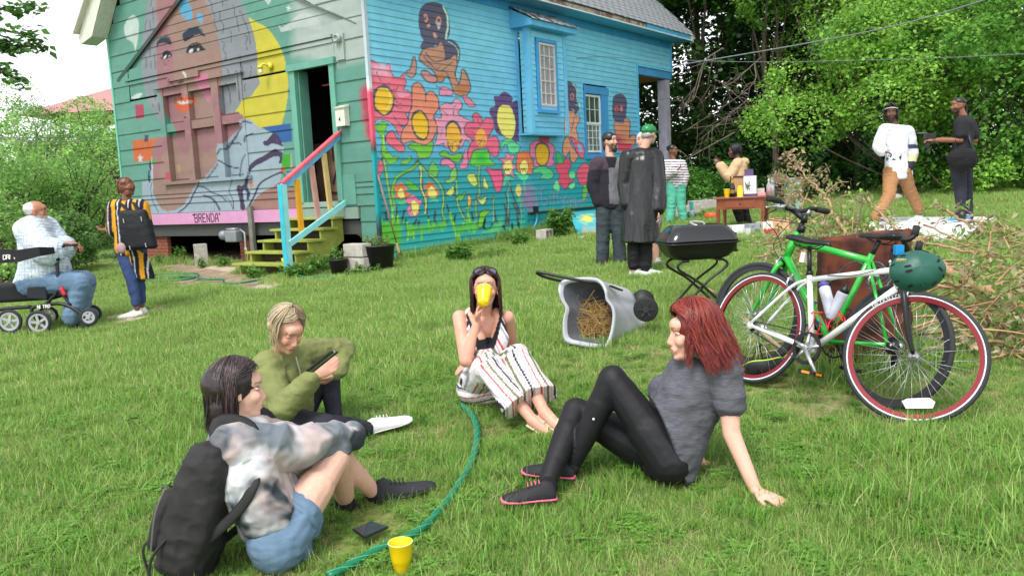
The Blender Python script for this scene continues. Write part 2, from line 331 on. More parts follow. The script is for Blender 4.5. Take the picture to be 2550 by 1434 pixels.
# ================================================================= MURAL PAINT (colours laid on the boards' own vertices)
CROP=dict(A=(340,0,8.437),B=(380,160,6.994),C=(360,340,6.518), D=(905,150, 5.735),E=(1080,220,5.12),F=(1300,190,4.628),H=(920, 380,5.975),I=(880,0,4.097),K=(900,60,6.373),L=(1380,150,4.097),c=(200,0,3.4),J=(880,330,4.097), x=(0,0, 1.))
def S(s):a=A([float(q)for q in s.split()]);return a.reshape(-1, 2)
DK=(88,92,112);SKN=(162,132,122);ROS=(164,118,124);HAIR=(143,150,158);SHIRT=(160,180,192);NAVY=(60,60,88);GRN=(104,162,146);YEL=(212,202,66);PUR=(66,56,86)
FRONT=[('p','c',GRN, '150 -60 2500 -60 2500 2300 150 2300'),('g','c',(182,196, 190),'1800 -60 2420 -60 2440 500 2160 560 1800 470'),('P','c',(196,214,208),'370 250 385 190 410 155 450 130 488 170 496 240 486 340 465 440 448 370 405 340 378 300'),('P','c',(196,206,202),'1675 200 1700 232 1780 190 1840 132 1900 110 1980 138 2035 200 2030 250 1950 246 1850 228 1760 262 1700 270'),('P','c',(205, 218,212),'430 832 470 800 525 792 505 825 460 838'),('p','c', (205,218,212),'1735 60 1757 62 1768 32 1772 66 1790 72 1772 84 1775 108 1760 90 1742 100 1752 78'),('P','c',(190,205,200),'1555 -20 1610 -20 1600 45 1575 20'),('P','B',YEL,'1800 -100 1850 -200 2000 -330 2120 -240 2260 -120 2330 100 2360 350 2330 700 2270 980 2230 1060 2000 1090 1870 1100 1760 970 1600 960 1540 870 1440 820 1560 620'),('P','c',YEL,'1400 170 1500 195 1600 260 1700 420 1750 600 1758 800 1720 980 1650 1060 1500 1080 1400 900 1400 500'),('P','c', HAIR,'640 -30 575 0 545 150 525 350 520 520 530 690 570 860 620 960 690 1040 705 1000 690 900 660 780 700 400 760 0'),('P','c',HAIR,'960 -30 1060 170 1100 400 1140 700 1180 900 1200 960 1250 975 1300 945 1345 890 1390 835 1440 820 1500 735 1520 705 1502 620 1490 400 1440 200 1370 30 1340 -30'),('P','c',SKN,'700 -30 700 900 760 980 1000 1150 1200 1050 1180 900 1200 600 1180 400 1100 100 1000 -30'),('P','c',SKN, '660 -30 650 200 640 400 648 640 670 780 720 900 780 1050 820 1130 860 1300 1000 1350 1150 1250 1120 1000 1105 900 1140 700 1170 520 1140 380 1080 200 1000 30 970 -30'),('p','c',ROS,'655 -30 645 380 652 640 672 790 720 920 790 1060 815 1120 900 1125 900 900 870 740 790 700 790 330 740 300 760 100 840 -30'), ('P','B',ROS,'560 900 640 960 700 1100 900 1100 1090 1040 1040 700 1090 420 1140 440 1180 760 1260 880 1450 830 1540 870 1600 960 1560 1080 1400 1240 1240 1400 1050 1434 600 1434 400 1150'),('P', 'B',SKN,'700 560 800 520 960 640 1030 740 960 960 920 1060 760 1060 690 980 640 900 590 860'),('P','C',SKN,'140 100 300 20 420 0 700 0 1150 0 1180 260 1190 400 1080 560 960 700 860 760 790 860 740 970 640 1110 500 1190 370 1215 280 1170 200 1060 150 960 130 700 120 300'),('P','C',ROS,'110 180 200 20 400 20 380 180 300 290 250 450 215 640 190 700 130 690 120 300'),('P','C', ROS,'480 0 740 0 780 60 700 290 660 300 560 200 520 90'),('P','C',ROS,'900 -10 1140 -10 1140 190 1000 262 920 220'),('p','C',ROS,'1130 -60 1400 -60 1330 90 1160 120'),('p','B',(165,183,196),'1565 960 1700 960 1860 1110 2100 1210 2260 1360 2290 1500 1100 1500 1150 1390 1290 1370 1540 1100'),('P','B',(160,178,192),'1500 1010 1560 960 1700 975 1640 1060 1560 1080'),('p','C',SHIRT,'1180 130 1330 90 1420 -20 1650 -30 2245 -30 2250 250 2240 560 2160 850 2050 1190 560 1240 740 930 860 740 950 700 1190 400 1160 260'),('p','C',SHIRT,'-40 740 90 700 130 940 170 980 210 1080 280 1180 370 1215 500 1195 640 1110 700 1060 720 1240 60 1260 -40 1260'),('P','C',(174,190,202),'120 150 92 300 84 400 100 560 105 700 95 950 130 960 138 700 135 440 122 300'),('P','C',(160,122,112),'1670 1200 1740 1100 1820 990 1930 890 2090 820 2200 740 2330 840 2500 820 2500 1200'),('P','C',(165, 110,112),'2090 830 2180 745 2220 720 2240 800 2180 830'),('p','B', (46,100,166),'1890 1100 2400 1035 2435 1340 2270 1370 2100 1210'),('P','B',PUR,'1930 1345 2000 1320 2060 1240 2100 1212 2160 1220 2230 1310 2265 1434 2180 1400 2080 1385 2010 1420 1940 1410'),('P','C', PUR,'1690 500 1700 470 1800 380 1900 330 2000 270 2080 220 2140 205 2200 240 2255 290 2235 430 2190 440 2175 410 2200 370 2180 325 2090 330 2000 380 1900 430 1790 490 1700 575'),('P','C',PUR,'1630 675 1680 665 1675 800 1690 880 1720 900 1700 1000 1680 1035 1655 1020 1660 920 1620 860 1600 900 1615 1050 1630 1180 1560 1180 1545 1050 1510 900 1490 860 1520 790 1570 800 1620 770'),('L','C',NAVY,26,'1510 -20 1440 80 1360 190 1240 200 1175 290'),('L','C', NAVY,22,'1410 115 1500 105 1575 130'),('L','C',NAVY,26,'1625 0 1622 90'), ('L','C',NAVY,26,'1195 385 1290 440 1380 490 1560 525'),('L','C',NAVY, 20,'1635 290 1590 380 1560 520 1548 660'),('L','C',NAVY,24,'1185 455 1080 600 1010 700'),('L','C',NAVY,26,'885 740 850 830 780 960 740 1060 640 1170 560 1225'),('L', 'C',NAVY,22, '880 810 980 830 1090 910 1230 960 1320 1045'),('L','C',NAVY,34,'960 960 1080 1000 1160 1080 1220 1190'),('L','C',NAVY,14,'1425 690 1375 880 1400 960 1440 1050 1440 1190'),('L','C', NAVY,14,'1310 965 1390 1060 1440 1190'),('L','C',NAVY,34,'2230 575 2080 640 1930 720 1850 800 1810 900 1760 1010 1680 1160'), ('L','C',NAVY,20,'1650 700 1690 560'),('L','C',NAVY, 20,'2190 590 2260 610 2285 660'),('L','C',NAVY,20,'1690 560 1680 680'),('L','C',NAVY,18,'2300 570 2400 580'),('L', 'C',NAVY,18, '90 400 100 520 60 640 80 740'),('P','C',NAVY,'88 400 108 440 112 520 98 560 76 480'), ('P','C',NAVY,'64 540 90 640 88 740 60 700'),('L', 'C',NAVY,12, '120 740 100 850 110 950 140 1060 230 1240'),('L','B',NAVY,30,'1560 1080 1480 1210 1390 1340 1300 1440'),('L','B',NAVY,26,'1530 1040 1600 1000 1720 1030'),('L','B', NAVY,24,'1600 1360 1620 1270 1750 1205'),('L','B',NAVY,22,'1400 1370 1480 1375 1545 1400'), ('p','c',(178,72,96), '462 890 535 880 543 1000 470 1008'),('p','c',(208,108, 60),'440 1192 648 1168 612 1250 600 1365 456 1372'),('p','c',(70,72,92),'543 1145 577 1143 577 1196 545 1202'),('p','C',(62,168,38),'120 370 165 365 168 450 122 455'),('p','C',(62, 168,38),'2232 290 2368 285 2365 518 2270 528 2232 510'),('p','C', (205,170,170),'2368 285 2392 285 2400 520 2372 524'),('p','C',(200,100,55),'2210 505 2272 500 2270 580 2215 582'),('p','C',(205,140,118),'1700 732 1760 732 1760 830 1708 835'),('p', 'C',(198,78,92),'332 588 412 582 418 702 340 706'), ('p','C',(172,152,118), '515 465 580 462 582 590 522 592'),('p','c',(200,214, 210),'482 1328 500 1330 508 1300 516 1330 534 1332 520 1350 524 1378 508 1362 490 1378 498 1350'),('P','A',(36,48,66),'962 745 985 700 1100 600 1250 550 1330 590 1400 680 1450 785 1380 750 1300 728 1200 770 1110 830 1040 875 990 860'),('L','A',(60,140,140),14,'990 690 1110 610 1260 566 1340 620 1410 720'),('P','A',(36,48,66),'418 940 440 870 500 795 570 768 680 785 735 940 650 930 570 905 480 925 428 1000'),('L', 'A',(60,140,140),12,'445 870 500 810 570 785 670 800'),('P','A',(28,34,50),'1042 1110 1060 1040 1110 960 1200 905 1290 898 1370 960 1400 1010 1465 1045 1300 1090 1120 1122'),('P','A',(222, 224,226),'1090 1100 1130 1040 1190 1020 1200 1060 1180 1095 1120 1112'),('P','A', (222,200,196),'1275 1015 1330 1040 1310 1065 1275 1070'),('e','A',(90,130,140),'1195 1045 18 28'),('p','A',SKN,'1150 960 1170 935 1180 965'),('p','A',SKN,'1210 940 1235 920 1240 955'),('p','A', SKN,'1270 930 1290 920 1290 960'),('p','A',SKN,'1320 950 1345 935 1330 975'),('P','A',(28,34,50),'490 1200 545 1215 540 1150 580 1090 640 1068 710 1095 738 1170 700 1215 560 1255'),('P','A',(222, 224,226),'565 1220 590 1180 640 1172 620 1215 585 1240'),('e','A', (215,190,190),'690 1180 12 24'),('L','A',(60,45,55),12, '560 1300 620 1315 680 1285'),('L','A',(60,45, 55),8,'580 1350 620 1360 650 1335'),('p','A', (94,172,214),'880 60 920 30 1090 20 1150 200 1185 330 1160 430 1080 460 1000 400 1080 300 960 370 900 200'),('e','A',(94,172,214),'1330 370 60 85'),('P','A',(94,172,214),'1310 400 1390 400 1370 520'),('p', 'A',(94,172,214),'850 -20 1040 -30 1060 10 880 35'), ('P','B',(206,128,156), '722 240 800 185 950 165 975 350 1010 570 985 665 940 630 860 500 790 400 750 330'),('P','B',(214,100, 62),'385 660 420 590 540 565 640 572 740 600 750 650 700 720 620 800 540 850 450 820 400 740'),('P','B',(214,214,214),'440 660 560 655 640 638 720 648 640 690 540 710 460 690'),('e','B',(60,40,40),'505 602 26 12'),('L','B',(90, 60,70),12,'400 610 385 700'),('P', 'B',(60,42,44),'545 940 560 905 582 905 575 930'), ('P','B',(216,214,210), '515 140 550 125 580 190 585 250 560 310 572 240 545 190'),('L','B',(56,46, 52),11,'285 250 272 340 255 440'),('L','B', (56,46,52),18,'310 320 350 370 410 395'), ('L','B',(56,46,52), 26,'440 355 470 320 530 305'),('L','B',(62, 50,56),14,'385 105 445 92'),]
for x_,y_ in((1120,870),(1040,940),(980,1040),(940, 1140),(940,1260),(935,1370),(1200,830),(1330,815), (1400,830),(1450,880),(1495,935),(1520,990),(1490, 1110)):FRONT.append(('e','A',(110,150,128),'%d %d 13 20'%(x_,y_)))
for s_ in('A 1510 15 1575 70 1585 220 1640 340 1640 500 1700 660','A 1735 230 1755 330 1750 420 1820 520 1830 600 1810 710','A 2000 110 2055 150 2060 300 2110 400 2120 520 2160 670','A 2160 240 2215 290 2240 420 2310 530 2370 760 2385 940','A 1790 870 1840 920 1830 1060 1880 1150 1860 1260','A 1955 620 1990 740 1985 910','A 2270 745 2330 800 2300 900 2325 1060','A 1770 0 1810 40 1805 150','A 320 0 300 150','A 345 160 345 340 355 510','A 220 430 185 500 185 640','A 285 430 280 520 300 620','A 255 900 280 1040 285 1190','A 370 1130 380 1240 400 1420','A 200 1200 210 1420','A 300 1300 310 1430','A 2170 1190 2200 1300 2180 1340 2210 1430','B 1190 125 1215 240 1270 330 1340 500 1355 730','B 1290 80 1320 140 1330 280','B 1440 110 1480 210 1490 400 1515 640','B 1530 0 1575 100 1580 215','B 1720 50 1695 240','B 1620 345 1600 400 1605 475','B 25 440 45 520 45 620','B 105 670 110 740 120 830','B 0 700 20 760','B 40 0 45 90'):
 q=s_.split();FRONT.append(('L',q[0],(78, 82,96),17 if q[0]=='A' else 13,' '.join(q[1:])))
PK=(235,112,140);PK2=(240,160,190);ORG=(240,150,118);YE=(244,196,60);YE2=(246,228,128);GR=(120,200,72);GR2=(96,214,142);GR3=(150,214,110);BRN=(204,150,128);MSK=(98,96,122)
def FL(cr_,col,pts, out=DK,w_=14):return[('O',cr_,out,w_*2.4, pts),('P',cr_,col,pts)]
SIDE=[]
SIDE+=FL('K',MSK,'930 40 925 -100 940 -200 1000 -290 1120 -330 1230 -310 1330 -230 1370 -100 1390 60 1380 180 1340 250 1440 270 1520 340 1550 450 1530 600 1450 620 1330 540 1240 330 1140 340 1100 400 960 380 970 320 1000 260 960 180',DK,16)
SIDE+=[('L','K',(200,240,226),34,'1300 -270 1360 -120 1370 60 1350 160 1345 240'),('L','K',(200,240,226),14,'1370 280 1460 330 1530 420 1530 560 1500 680 1510 800 1550 950'),('L','K',(200,240,226),16,'1650 780 1700 900 1710 1060 1690 1110')]
SIDE+=FL('K',BRN,'970 440 1000 400 1120 380 1200 370 1260 290 1320 440 1330 500 1320 580 1400 560 1490 500 1510 640 1480 780 1510 900 1550 960 1590 840 1600 740 1640 760 1700 900 1720 1040 1640 1130 1500 1110 1450 1000 1400 870 1330 830 1280 910 1210 900 1180 790 1100 700 960 600 925 540',DK,20)
SIDE+=[('p','K',(206,132,80),'1190 800 1320 790 1300 900 1220 900'),('P','K',(196, 128,92),'1480 980 1700 960 1700 1060 1640 1120 1510 1100'),('L','K', DK,22,'1020 460 1080 540 1180 600 1320 570'),('L','K',DK,20,'990 520 1080 620 1200 740 1330 760 1400 860'), ('L','K',DK,16,'1450 600 1330 700 1290 730'),('L','K',DK, 12,'1250 670 1230 705 1180 705')]
SIDE+=[('P','K', (224,160,140),'1040 10 1090 0 1090 50 1055 60'),('P','K',(224,160,140),'1130 150 1170 140 1200 220 1160 230'),('P','K',(224,160,140),'1000 -60 985 -120 1010 -160 1050 -120 1060 -60 1030 -20'),('P', 'K',(224,160,140),'1180 -20 1190 -100 1230 -120 1270 -60 1250 60 1225 100'), ('P','K',(190,214,220), '1200 10 1230 -30 1250 20 1225 90'),('e','K',(80,84, 110),'1225 -50 18 24'),('e','K',(80,84,110),'1015 -80 14 20'),('e','K',(220,230,226),'1175 182 14 12')]
SIDE+=FL('K',(200,150,140),'715 760 780 720 830 530 860 620 860 760 820 840 750 830',DK,16)+FL('K',(220,150,150),'960 760 1040 760 1090 800 1180 850 1180 920 1080 920 990 850', DK,20)+FL('K',(240,150, 190),'1240 1120 1260 1030 1320 1010 1430 1060 1430 1130 1330 1130',DK,14)
SIDE+=FL('K',(240,140,170),'1620 1140 1680 1160 1760 1240 1800 1300 1720 1310 1650 1240',DK,12)+[('L','K',DK,14,'1180 940 1200 1000 1250 1010')]
SIDE+=FL('D',(240,118,142),'60 20 150 25 210 70 270 150 310 180 340 70 370 80 400 190 440 250 520 250 580 200 595 280 600 360 560 420 650 450 690 520 680 640 650 730 600 760 640 860 620 910 540 930 500 900 560 1000 560 1090 500 1060 440 930 330 860 200 840 120 900 90 500 100 300', DK,12)
SIDE+=[('g','D',(246,176,205),'70 40 380 90 380 240 150 200'),('P', 'D',(244,160,190),'470 450 640 460 640 510 520 530'), ('P','D',DK,'150 440 200 380 300 350 370 390 430 500 440 640 390 760 290 800 200 750 130 640 130 520'),('P', 'D',YE,'200 430 260 402 340 405 400 470 425 560 400 680 340 760 280 772 200 700 160 600'),('L','D',YE2,18,'345 430 385 520 380 620 330 720'), ('L','D',DK,12,'180 150 220 250 260 310'),('L','D',DK, 10,'370 270 370 340'),('L','D',DK,16,'400 430 470 420 490 385'),('L','D',DK,14,'440 520 480 600 545 620'),('L', 'D',DK,14, '450 640 500 690 545 690'),('L','D',DK,12,'430 790 480 880 560 950')]
SIDE+=FL('D',(240,148, 122),'700 400 740 340 800 340 860 420 890 520 930 460 1000 470 1060 560 1070 680 1020 760 990 840 1040 900 1040 1000 990 1120 900 1200 780 1180 700 1150 580 1180 540 1120 580 980 640 900 660 760 700 660',DK,16)
SIDE+=[('P','D',DK, '700 760 780 715 860 740 930 860 940 1000 900 1130 800 1140 720 1050 680 900'),('P','D',(246,196, 50),'720 800 790 745 850 770 910 880 920 1010 890 1110 820 1110 740 1030 700 900'),('L','D',DK, 14,'890 520 890 600'),('L','D',YE2,10,'760 1060 830 1080 880 1040')]
SIDE+=FL('E',PK2,'80 250 150 195 230 200 280 140 340 170 360 240 300 310 350 360 420 400 480 430 400 480 400 560 480 660 470 690 400 660 340 760 200 760 130 740 140 690 60 720 30 690 60 540 20 380 90 390 100 330',DK,10)
SIDE+=[('P','E',DK,'150 500 200 420 280 420 340 500 355 680 320 700 330 760 260 820 200 790 170 690'),('P','E',(248,186,74),'165 560 190 470 260 445 320 520 345 670 180 680'),('P','E',(248,186,74),'195 690 320 680 310 760 260 812 215 770'),('L','E',DK,10,'180 690 230 720 260 680 300 690'),('L','E',DK,10,'210 750 240 740 240 780'),('L', 'E',DK,8, '270 720 300 730 290 760'),('L','E',DK,8,'110 530 80 640'),('L','E',DK,9,'255 350 255 260 290 220'),('L','E', DK,9,'100 270 180 350')]
SIDE+=FL('E', (238,108,140),'500 360 540 320 600 370 620 430 680 385 750 410 765 480 720 570 690 640 790 620 830 700 820 840 780 870 720 820 680 760 560 770 500 800 460 920 440 850 460 740 520 640 430 610 395 520 430 450 510 440',DK,12)
SIDE+=[('P','E',(248,176,84),'540 600 570 530 620 520 660 580 675 680 640 750 580 750 545 690'),('L','E',DK,9,'560 690 580 650 600 690 620 640 650 680'), ('L','E',DK,8,'560 740 580 700 600 740'),('L','E',DK, 8,'650 690 620 690 620 730 650 720'),('L','E',DK,12,'470 500 520 500 590 510'),('L','E',DK,10,'420 570 470 550 520 580'),('L', 'E',DK,10, '620 430 590 480 560 400')]
SIDE+=[('P','E',(104,80,128),'775 180 770 110 830 100 870 60 920 50 980 90 1010 140 1000 180 1080 190 1085 600 1080 680 960 650 860 600 790 560 770 420 720 340 715 260 780 230'),('P','E',(248,234,120),'810 380 830 260 880 215 960 225 1010 300 1040 440 1030 560 990 640 900 610 840 520')]
SIDE+=FL('D',GR, '140 960 200 920 270 880 340 910 310 1000 300 1120 320 1260 380 1340 440 1390 490 1380 480 1430 280 1434 260 1300 250 1100 200 1010',DK,8)+[('L','D',(200,240,150),8,'290 930 290 1100 310 1290 400 1390 480 1390')]
SIDE+=FL('D',(240,112,130), '340 1060 420 1020 480 1120 560 1210 590 1270 540 1310 450 1260 340 1170',DK,14)+FL('D',GR,'650 1250 700 1190 800 1200 880 1220 990 1170 980 1280 940 1370 860 1400 790 1390 760 1300',DK,14)
SIDE+=FL('H',GR,'180 0 300 20 360 70 420 60 380 140 310 170 250 120 200 40',DK,8)+FL('H',GR, '470 170 500 120 560 110 610 50 610 110 560 160',DK,8)+FL('H',(238, 110,140),'60 380 50 260 110 180 190 120 210 200 160 330',DK,8)
SIDE+=[('L','H', (96,100,96),62,'205 80 240 260 270 450 300 640 330 850'), ('L','H',GR3,30,'215 100 250 300 270 450 300 640 340 850 380 1050'),('L','H',(84,92,92),66,'720 130 640 240 500 310 400 390 350 500 330 640'),('L','H',GR,36,'710 170 620 250 500 300 400 380 350 500 345 640 380 820 420 1000'),('L', 'H',(84,92,92),60,'760 180 770 400 780 540 830 700 850 900'),('L','H',(220,232,130),22,'750 200 770 300 765 450 780 560 830 680 840 800 830 900'),('L','H',(84,92,92),50,'760 180 860 300 960 400 1070 500 1110 640 1090 800 1080 900 1110 1000'),('L','H',GR3, 22,'760 190 840 290 960 380 1060 500 1100 620 1100 750 1080 880 1120 1010'),('L','H',(84, 92,92),44,'1290 240 1290 420 1290 600 1310 740 1380 900 1440 1020'),('L', 'H',GR3,20, '1285 240 1290 420 1300 600 1310 740 1360 880 1430 1010'),('L','H',(84,92, 92),56,'1640 200 1630 400 1640 600 1590 700 1580 800 1600 950'),('L','H', (130,190,130),30,'1640 200 1625 400 1640 600 1590 700 1580 820 1600 950'), ('L','H',(84,92,92), 40,'1850 650 1840 760 1860 900 1900 1050 1940 1080'),('L','H',(150, 205,140),18,'1850 660 1840 780 1850 940 1830 1080'),('L', 'H',(84,92,92),44,'2060 420 2090 520 2040 600 2060 750 2070 900 2070 1100'),('L','H',(130,200,160),18,'2060 420 2090 510 2050 600 2070 720 2060 950'),('L','H',(100,220,160),22,'2300 430 2310 540 2330 650'),('L','H',(84,92,92),30,'2100 520 2150 680 2200 800 2250 950'),('L','H',(130,200,160),14, '2240 740 2260 900 2250 1080'),('L','H',(84,92, 92),40,'2010 780 2040 900 2020 1100'),('L','H', (84,92,92),34,'2140 760 2200 900 2210 1120')]
for s_ in('240 880 260 1000 300 1150','400 820 400 950 380 1100','520 860 500 950 470 1060','880 960 900 1060 930 1090','980 880 970 1000 1010 1080','1150 780 1190 900 1240 1020','1280 930 1260 1060 1310 1160','1450 860 1480 980 1500 1100','1520 900 1540 980 1560 1090','1100 1010 1160 1040','700 1000 650 1100 640 1150','540 1000 550 1100 560 1160','740 1020 730 1090 770 1150'):
 SIDE.append(('L','H',(70, 74,84),36,s_))
for s_ in('180 1000 230 1200 240 1400','260 1040 290 1200 300 1400', '340 900 350 1100 360 1300','420 950 430 1100 440 1300','560 1040 580 1200 570 1300', '650 1100 660 1280','610 1080 620 1240','770 1100 780 1290', '880 1000 890 1180','960 1060 940 1150','1060 1060 1080 1160', '1110 1020 1130 1100','1230 1000 1270 1130 1300 1290','1330 1150 1330 1310', '1400 1050 1380 1180','1450 1000 1480 1180','1560 1040 1540 1180', '1660 900 1640 1050 1560 1180','190 1050 200 1400','400 1100 410 1380', '1200 900 1230 1060','1460 880 1500 1060'):
 SIDE.append(('L','H',(112,205,52),40,s_));SIDE.append(('L', 'H',(180,235,90),9,s_))
SIDE+=[('g','H',(96, 196,66),'170 1040 470 1020 480 1300 460 1420 180 1420'),('g','H', (96,196,80),'560 1100 800 1090 1130 1030 1140 1110 800 1180 580 1180'),('g','H',(96,200,90),'1240 1100 1640 1020 1640 1120 1300 1200')]
SIDE+=FL('H', (120,210,60),'1640 960 1660 890 1720 860 1790 880 1740 920 1700 1000 1690 1090 1620 1100',DK,16)+[('L','H',(40,46,54),40,'1720 1000 1700 1100 1740 1150 1800 1120 1830 1060'),('g','H',(110,220,130),'1700 1180 1900 1060 1960 1000 1980 1100 1900 1190'),('g', 'H',(80,210,150),'2000 1120 2240 1080 2300 1000 2330 1080 2200 1190 2050 1200'), ('L','H',(40,46,54), 34,'1990 1090 2020 1150'),('L','H',(40, 46,54),34,'2120 1060 2130 1130'),('L', 'H',(40,46,54),34,'2220 1050 2225 1130')]
SIDE+=[('P','H',(232, 120,76),'370 490 420 480 480 440 510 500 560 520 540 580 610 610 560 660 520 690 420 690 360 650 410 610 370 560')]+[('O','H',DK,12,'430 560 480 535 520 590 515 670 470 690 425 640'),('P','H', YE2,'430 560 480 535 520 590 515 670 470 690 425 640')]
SIDE+=FL('H',(240,134,176),'560 680 620 640 680 650 720 700 780 720 760 780 730 800 740 900 660 950 600 930 560 850 600 780 550 740',DK,10)+[('O','H',DK,12,'620 760 660 715 710 740 735 820 710 900 670 935 630 870'),('P','H',YE2, '620 760 660 715 710 740 735 820 710 900 670 935 630 870')]
SIDE+=[('P','H',(232,120,76),'810 490 860 480 870 430 920 450 960 480 1000 540 1030 590 1010 660 940 680 860 660 830 620 860 570 820 530'),('O','H',DK,12,'880 540 920 505 970 530 1000 610 985 670 900 670 870 610'),('P','H', YE2,'880 540 920 505 970 530 1000 610 985 670 900 670 870 610'),('P','H',(90, 200,130),'890 740 940 690 1020 700 1020 730 950 720'),('P','H', (90,200,130),'400 700 470 720 540 700 530 770 480 790 420 750')]
SIDE+=FL('H',(92, 190,70),'545 420 600 430 680 480 740 550 640 560 570 510',DK,10)+FL('H',(120,200,90),'930 150 1000 210 1020 280 980 370 920 310 880 300',DK,12)+FL('H',(140,205,110),'1280 230 1210 300 1200 400 1130 410 1170 450 1240 430 1290 380',DK, 12)+FL('H',(215,230,110),'1460 350 1500 320 1560 330 1590 400 1600 480 1540 490 1480 420',DK,12)+FL('H',(215,230,110),'1710 370 1740 450 1770 510 1750 540 1700 510 1695 440',DK,10)+FL('H',(215,230,110),'1250 510 1250 590 1220 640 1150 620 1180 560', DK,8)+FL('H',(110,190, 90),'1310 640 1360 640 1420 590 1400 680 1340 710',DK,10)+FL('H', (200,230,130),'1600 680 1660 700 1735 660 1720 740 1660 760',DK,18)+FL('H',(240,196,96), '1460 680 1480 640 1510 680 1500 780 1475 790',DK,12)+FL('H',(100, 205,130),'1420 830 1470 800 1520 810 1470 840',DK,8)
SIDE+=FL('H',(240,100,140),'1740 240 1860 260 1960 270 1980 400 1970 500 1930 580 1880 560 1840 440 1800 330',DK,14)+FL('E',(110,210,80),'500 830 520 800 680 800 720 900 775 980 700 985 480 980', DK,10)+[('g','E',(60, 190,70),'560 830 650 820 660 950 560 940')]
SIDE+=FL('E',GR,'85 830 140 800 200 850 270 850 350 830 350 900 310 940 240 920 190 880 100 860',DK,12)+FL('E', (240,140,180),'90 970 130 900 210 920 270 980 230 1020 170 980',DK,12)+FL('E',(240,140,180), '390 830 420 790 430 1000 330 1010 370 940',DK,8)
SIDE+=FL('E',(110,220,150),'860 800 870 700 920 650 1000 660 1050 700 950 720 900 720',DK,8)+FL('E',(110,225,165),'950 710 1030 700 1100 750 1050 830 990 830 950 780',DK,8)
SIDE+=FL('E',(240,140,170), '830 910 920 890 930 820 980 870 1030 860 1000 950 1040 1000 1000 1060 1040 1140 960 1100 900 1130 910 1060 870 1010 890 940',DK,8)+FL('E',(236, 130,84),'1070 850 1130 810 1220 830 1250 920 1270 980 1240 1090 1190 1080 1090 1070 1060 1000',DK,8)
for cx_ in(948,1152):SIDE+=[('O', 'E',DK,9, '%d 1000 %d 930 %d 925 %d 1000 %d 1080 %d 1090'%(cx_-55,cx_-20,cx_+25, cx_+55,cx_+30,cx_-30)),('P','E',YE2, '%d 1000 %d 930 %d 925 %d 1000 %d 1080 %d 1090'%(cx_-55,cx_-20,cx_+25, cx_+55,cx_+30,cx_-30)),('L','E',DK, 7,'%d 1060 %d 1020 %d 1055 %d 1020 %d 1060'%(cx_-45,cx_-30,cx_-15,cx_-2,cx_+8)),('L','E',DK,7,'%d 1030 %d 1025 %d 1060 %d 1060'%(cx_+45, cx_+15,cx_+15,cx_+40))]
SIDE+=[('P','H',(100,225,165),'2160 300 2240 320 2360 340 2350 390 2290 420 2230 380'),('P','H',(96, 210,160),'1990 440 2040 350 2150 410 2080 400 2000 500'),('P','H', (238,216,110),'2180 530 2220 475 2260 530 2255 620 2230 660 2180 600'),('P','H',(60,205,110),'2200 700 2240 670 2300 760 2240 730 2200 740')]
SIDE+=FL('F', (240,134,170),'95 800 150 750 220 760 330 780 375 850 350 940 370 1000 320 1040 250 1020 170 1040 130 1010 150 950 100 920',DK,8)+[('p','F',(208,84,116),'195 668 315 668 320 780 190 750'),('P','F',DK,'150 860 170 780 240 760 300 800 320 900 290 1010 230 1045 170 1000'),('P','F',(242,188,52),'160 880 180 800 240 785 290 820 305 910 280 1000 225 1025 175 980')]
SIDE+=FL('F',GR2, '130 1110 160 1060 260 1050 330 1080 365 1140 320 1180 240 1180 210 1180 240 1130 200 1110',DK,8)+FL('F',(80, 190,110),'395 890 420 880 470 960 460 1030 410 1000',DK,8)
SIDE+=FL('F',(236,90,120),'390 1020 470 1010 500 960 540 960 560 1040 530 1100 590 1180 540 1240 500 1300 460 1260 400 1220 440 1160 400 1080',DK,8)+FL('F',(130,230,160),'545 1110 610 1110 600 1180 550 1170', DK,7)+FL('F',(130,230, 160),'360 1280 400 1200 430 1260 430 1320 380 1310',DK,7)+FL('F', (130,230,160),'540 1260 610 1220 600 1280 560 1300',DK,7)
SIDE+=FL('F',MSK,'500 90 570 80 610 110 630 200 625 290 650 380 600 440 560 430 500 430',DK,7)+[('e', 'F',(224,140,130),'578 235 22 42'), ('e','F',MSK,'578 235 12 28'),('L', 'F',(215,240,232),8,'580 85 625 150 630 260'),('L','F',(215,240,232),7,'620 330 650 340 660 310 665 360'),('L','F',(215,240,232),7,'580 380 610 420')]
SIDE+=FL('F',(238,168,142), '500 440 590 410 620 470 650 450 660 500 620 600 640 680 640 760 560 740 500 700',DK,7)+[('L','F',DK,8,'600 470 590 560 560 640'), ('L','F',DK,7,'520 540 600 560')]
SIDE+=FL('F',(236,160,130), '470 860 490 740 530 700 560 780 620 880 640 920 600 990 560 960 550 860 500 930',DK,10)+FL('F',(232, 110,140),'560 700 620 740 690 780 715 860 700 950 650 900 600 790',DK,8)+[('P','F',(130,190,225),'640 790 680 800 695 870 660 860')]+FL('F',(238,100,130),'650 1070 720 1010 780 1060 790 1260 730 1250 670 1240 640 1160',DK,9)+FL('F',(110,200,90),'710 1270 750 1270 740 1400 700 1430',DK,7)
SIDE+=FL('L',MSK,'600 460 610 380 660 350 710 365 735 430 730 530 715 620 620 610 598 530',DK,6)+[('e','L', (220,110,100),'636 500 18 36'),('e','L',(220,110,100),'686 495 16 36'),('e','L',MSK,'636 505 10 20'),('e','L',(150,160,175),'686 500 9 20')]+FL('L',(220,150,120),'615 640 700 650 720 600 765 620 770 700 765 800 800 760 830 790 800 880 700 880 640 780',DK,8)
SIDE+=[('p','L',(226,80,110),'650 850 800 850 780 930 650 930'),('g','L',(180, 80,100),'620 760 700 780 700 860 620 860')]
SIDE+=[('g','J',(150,130,170),'1740 560 1800 540 1850 640 1850 800 1760 800 1720 700')]
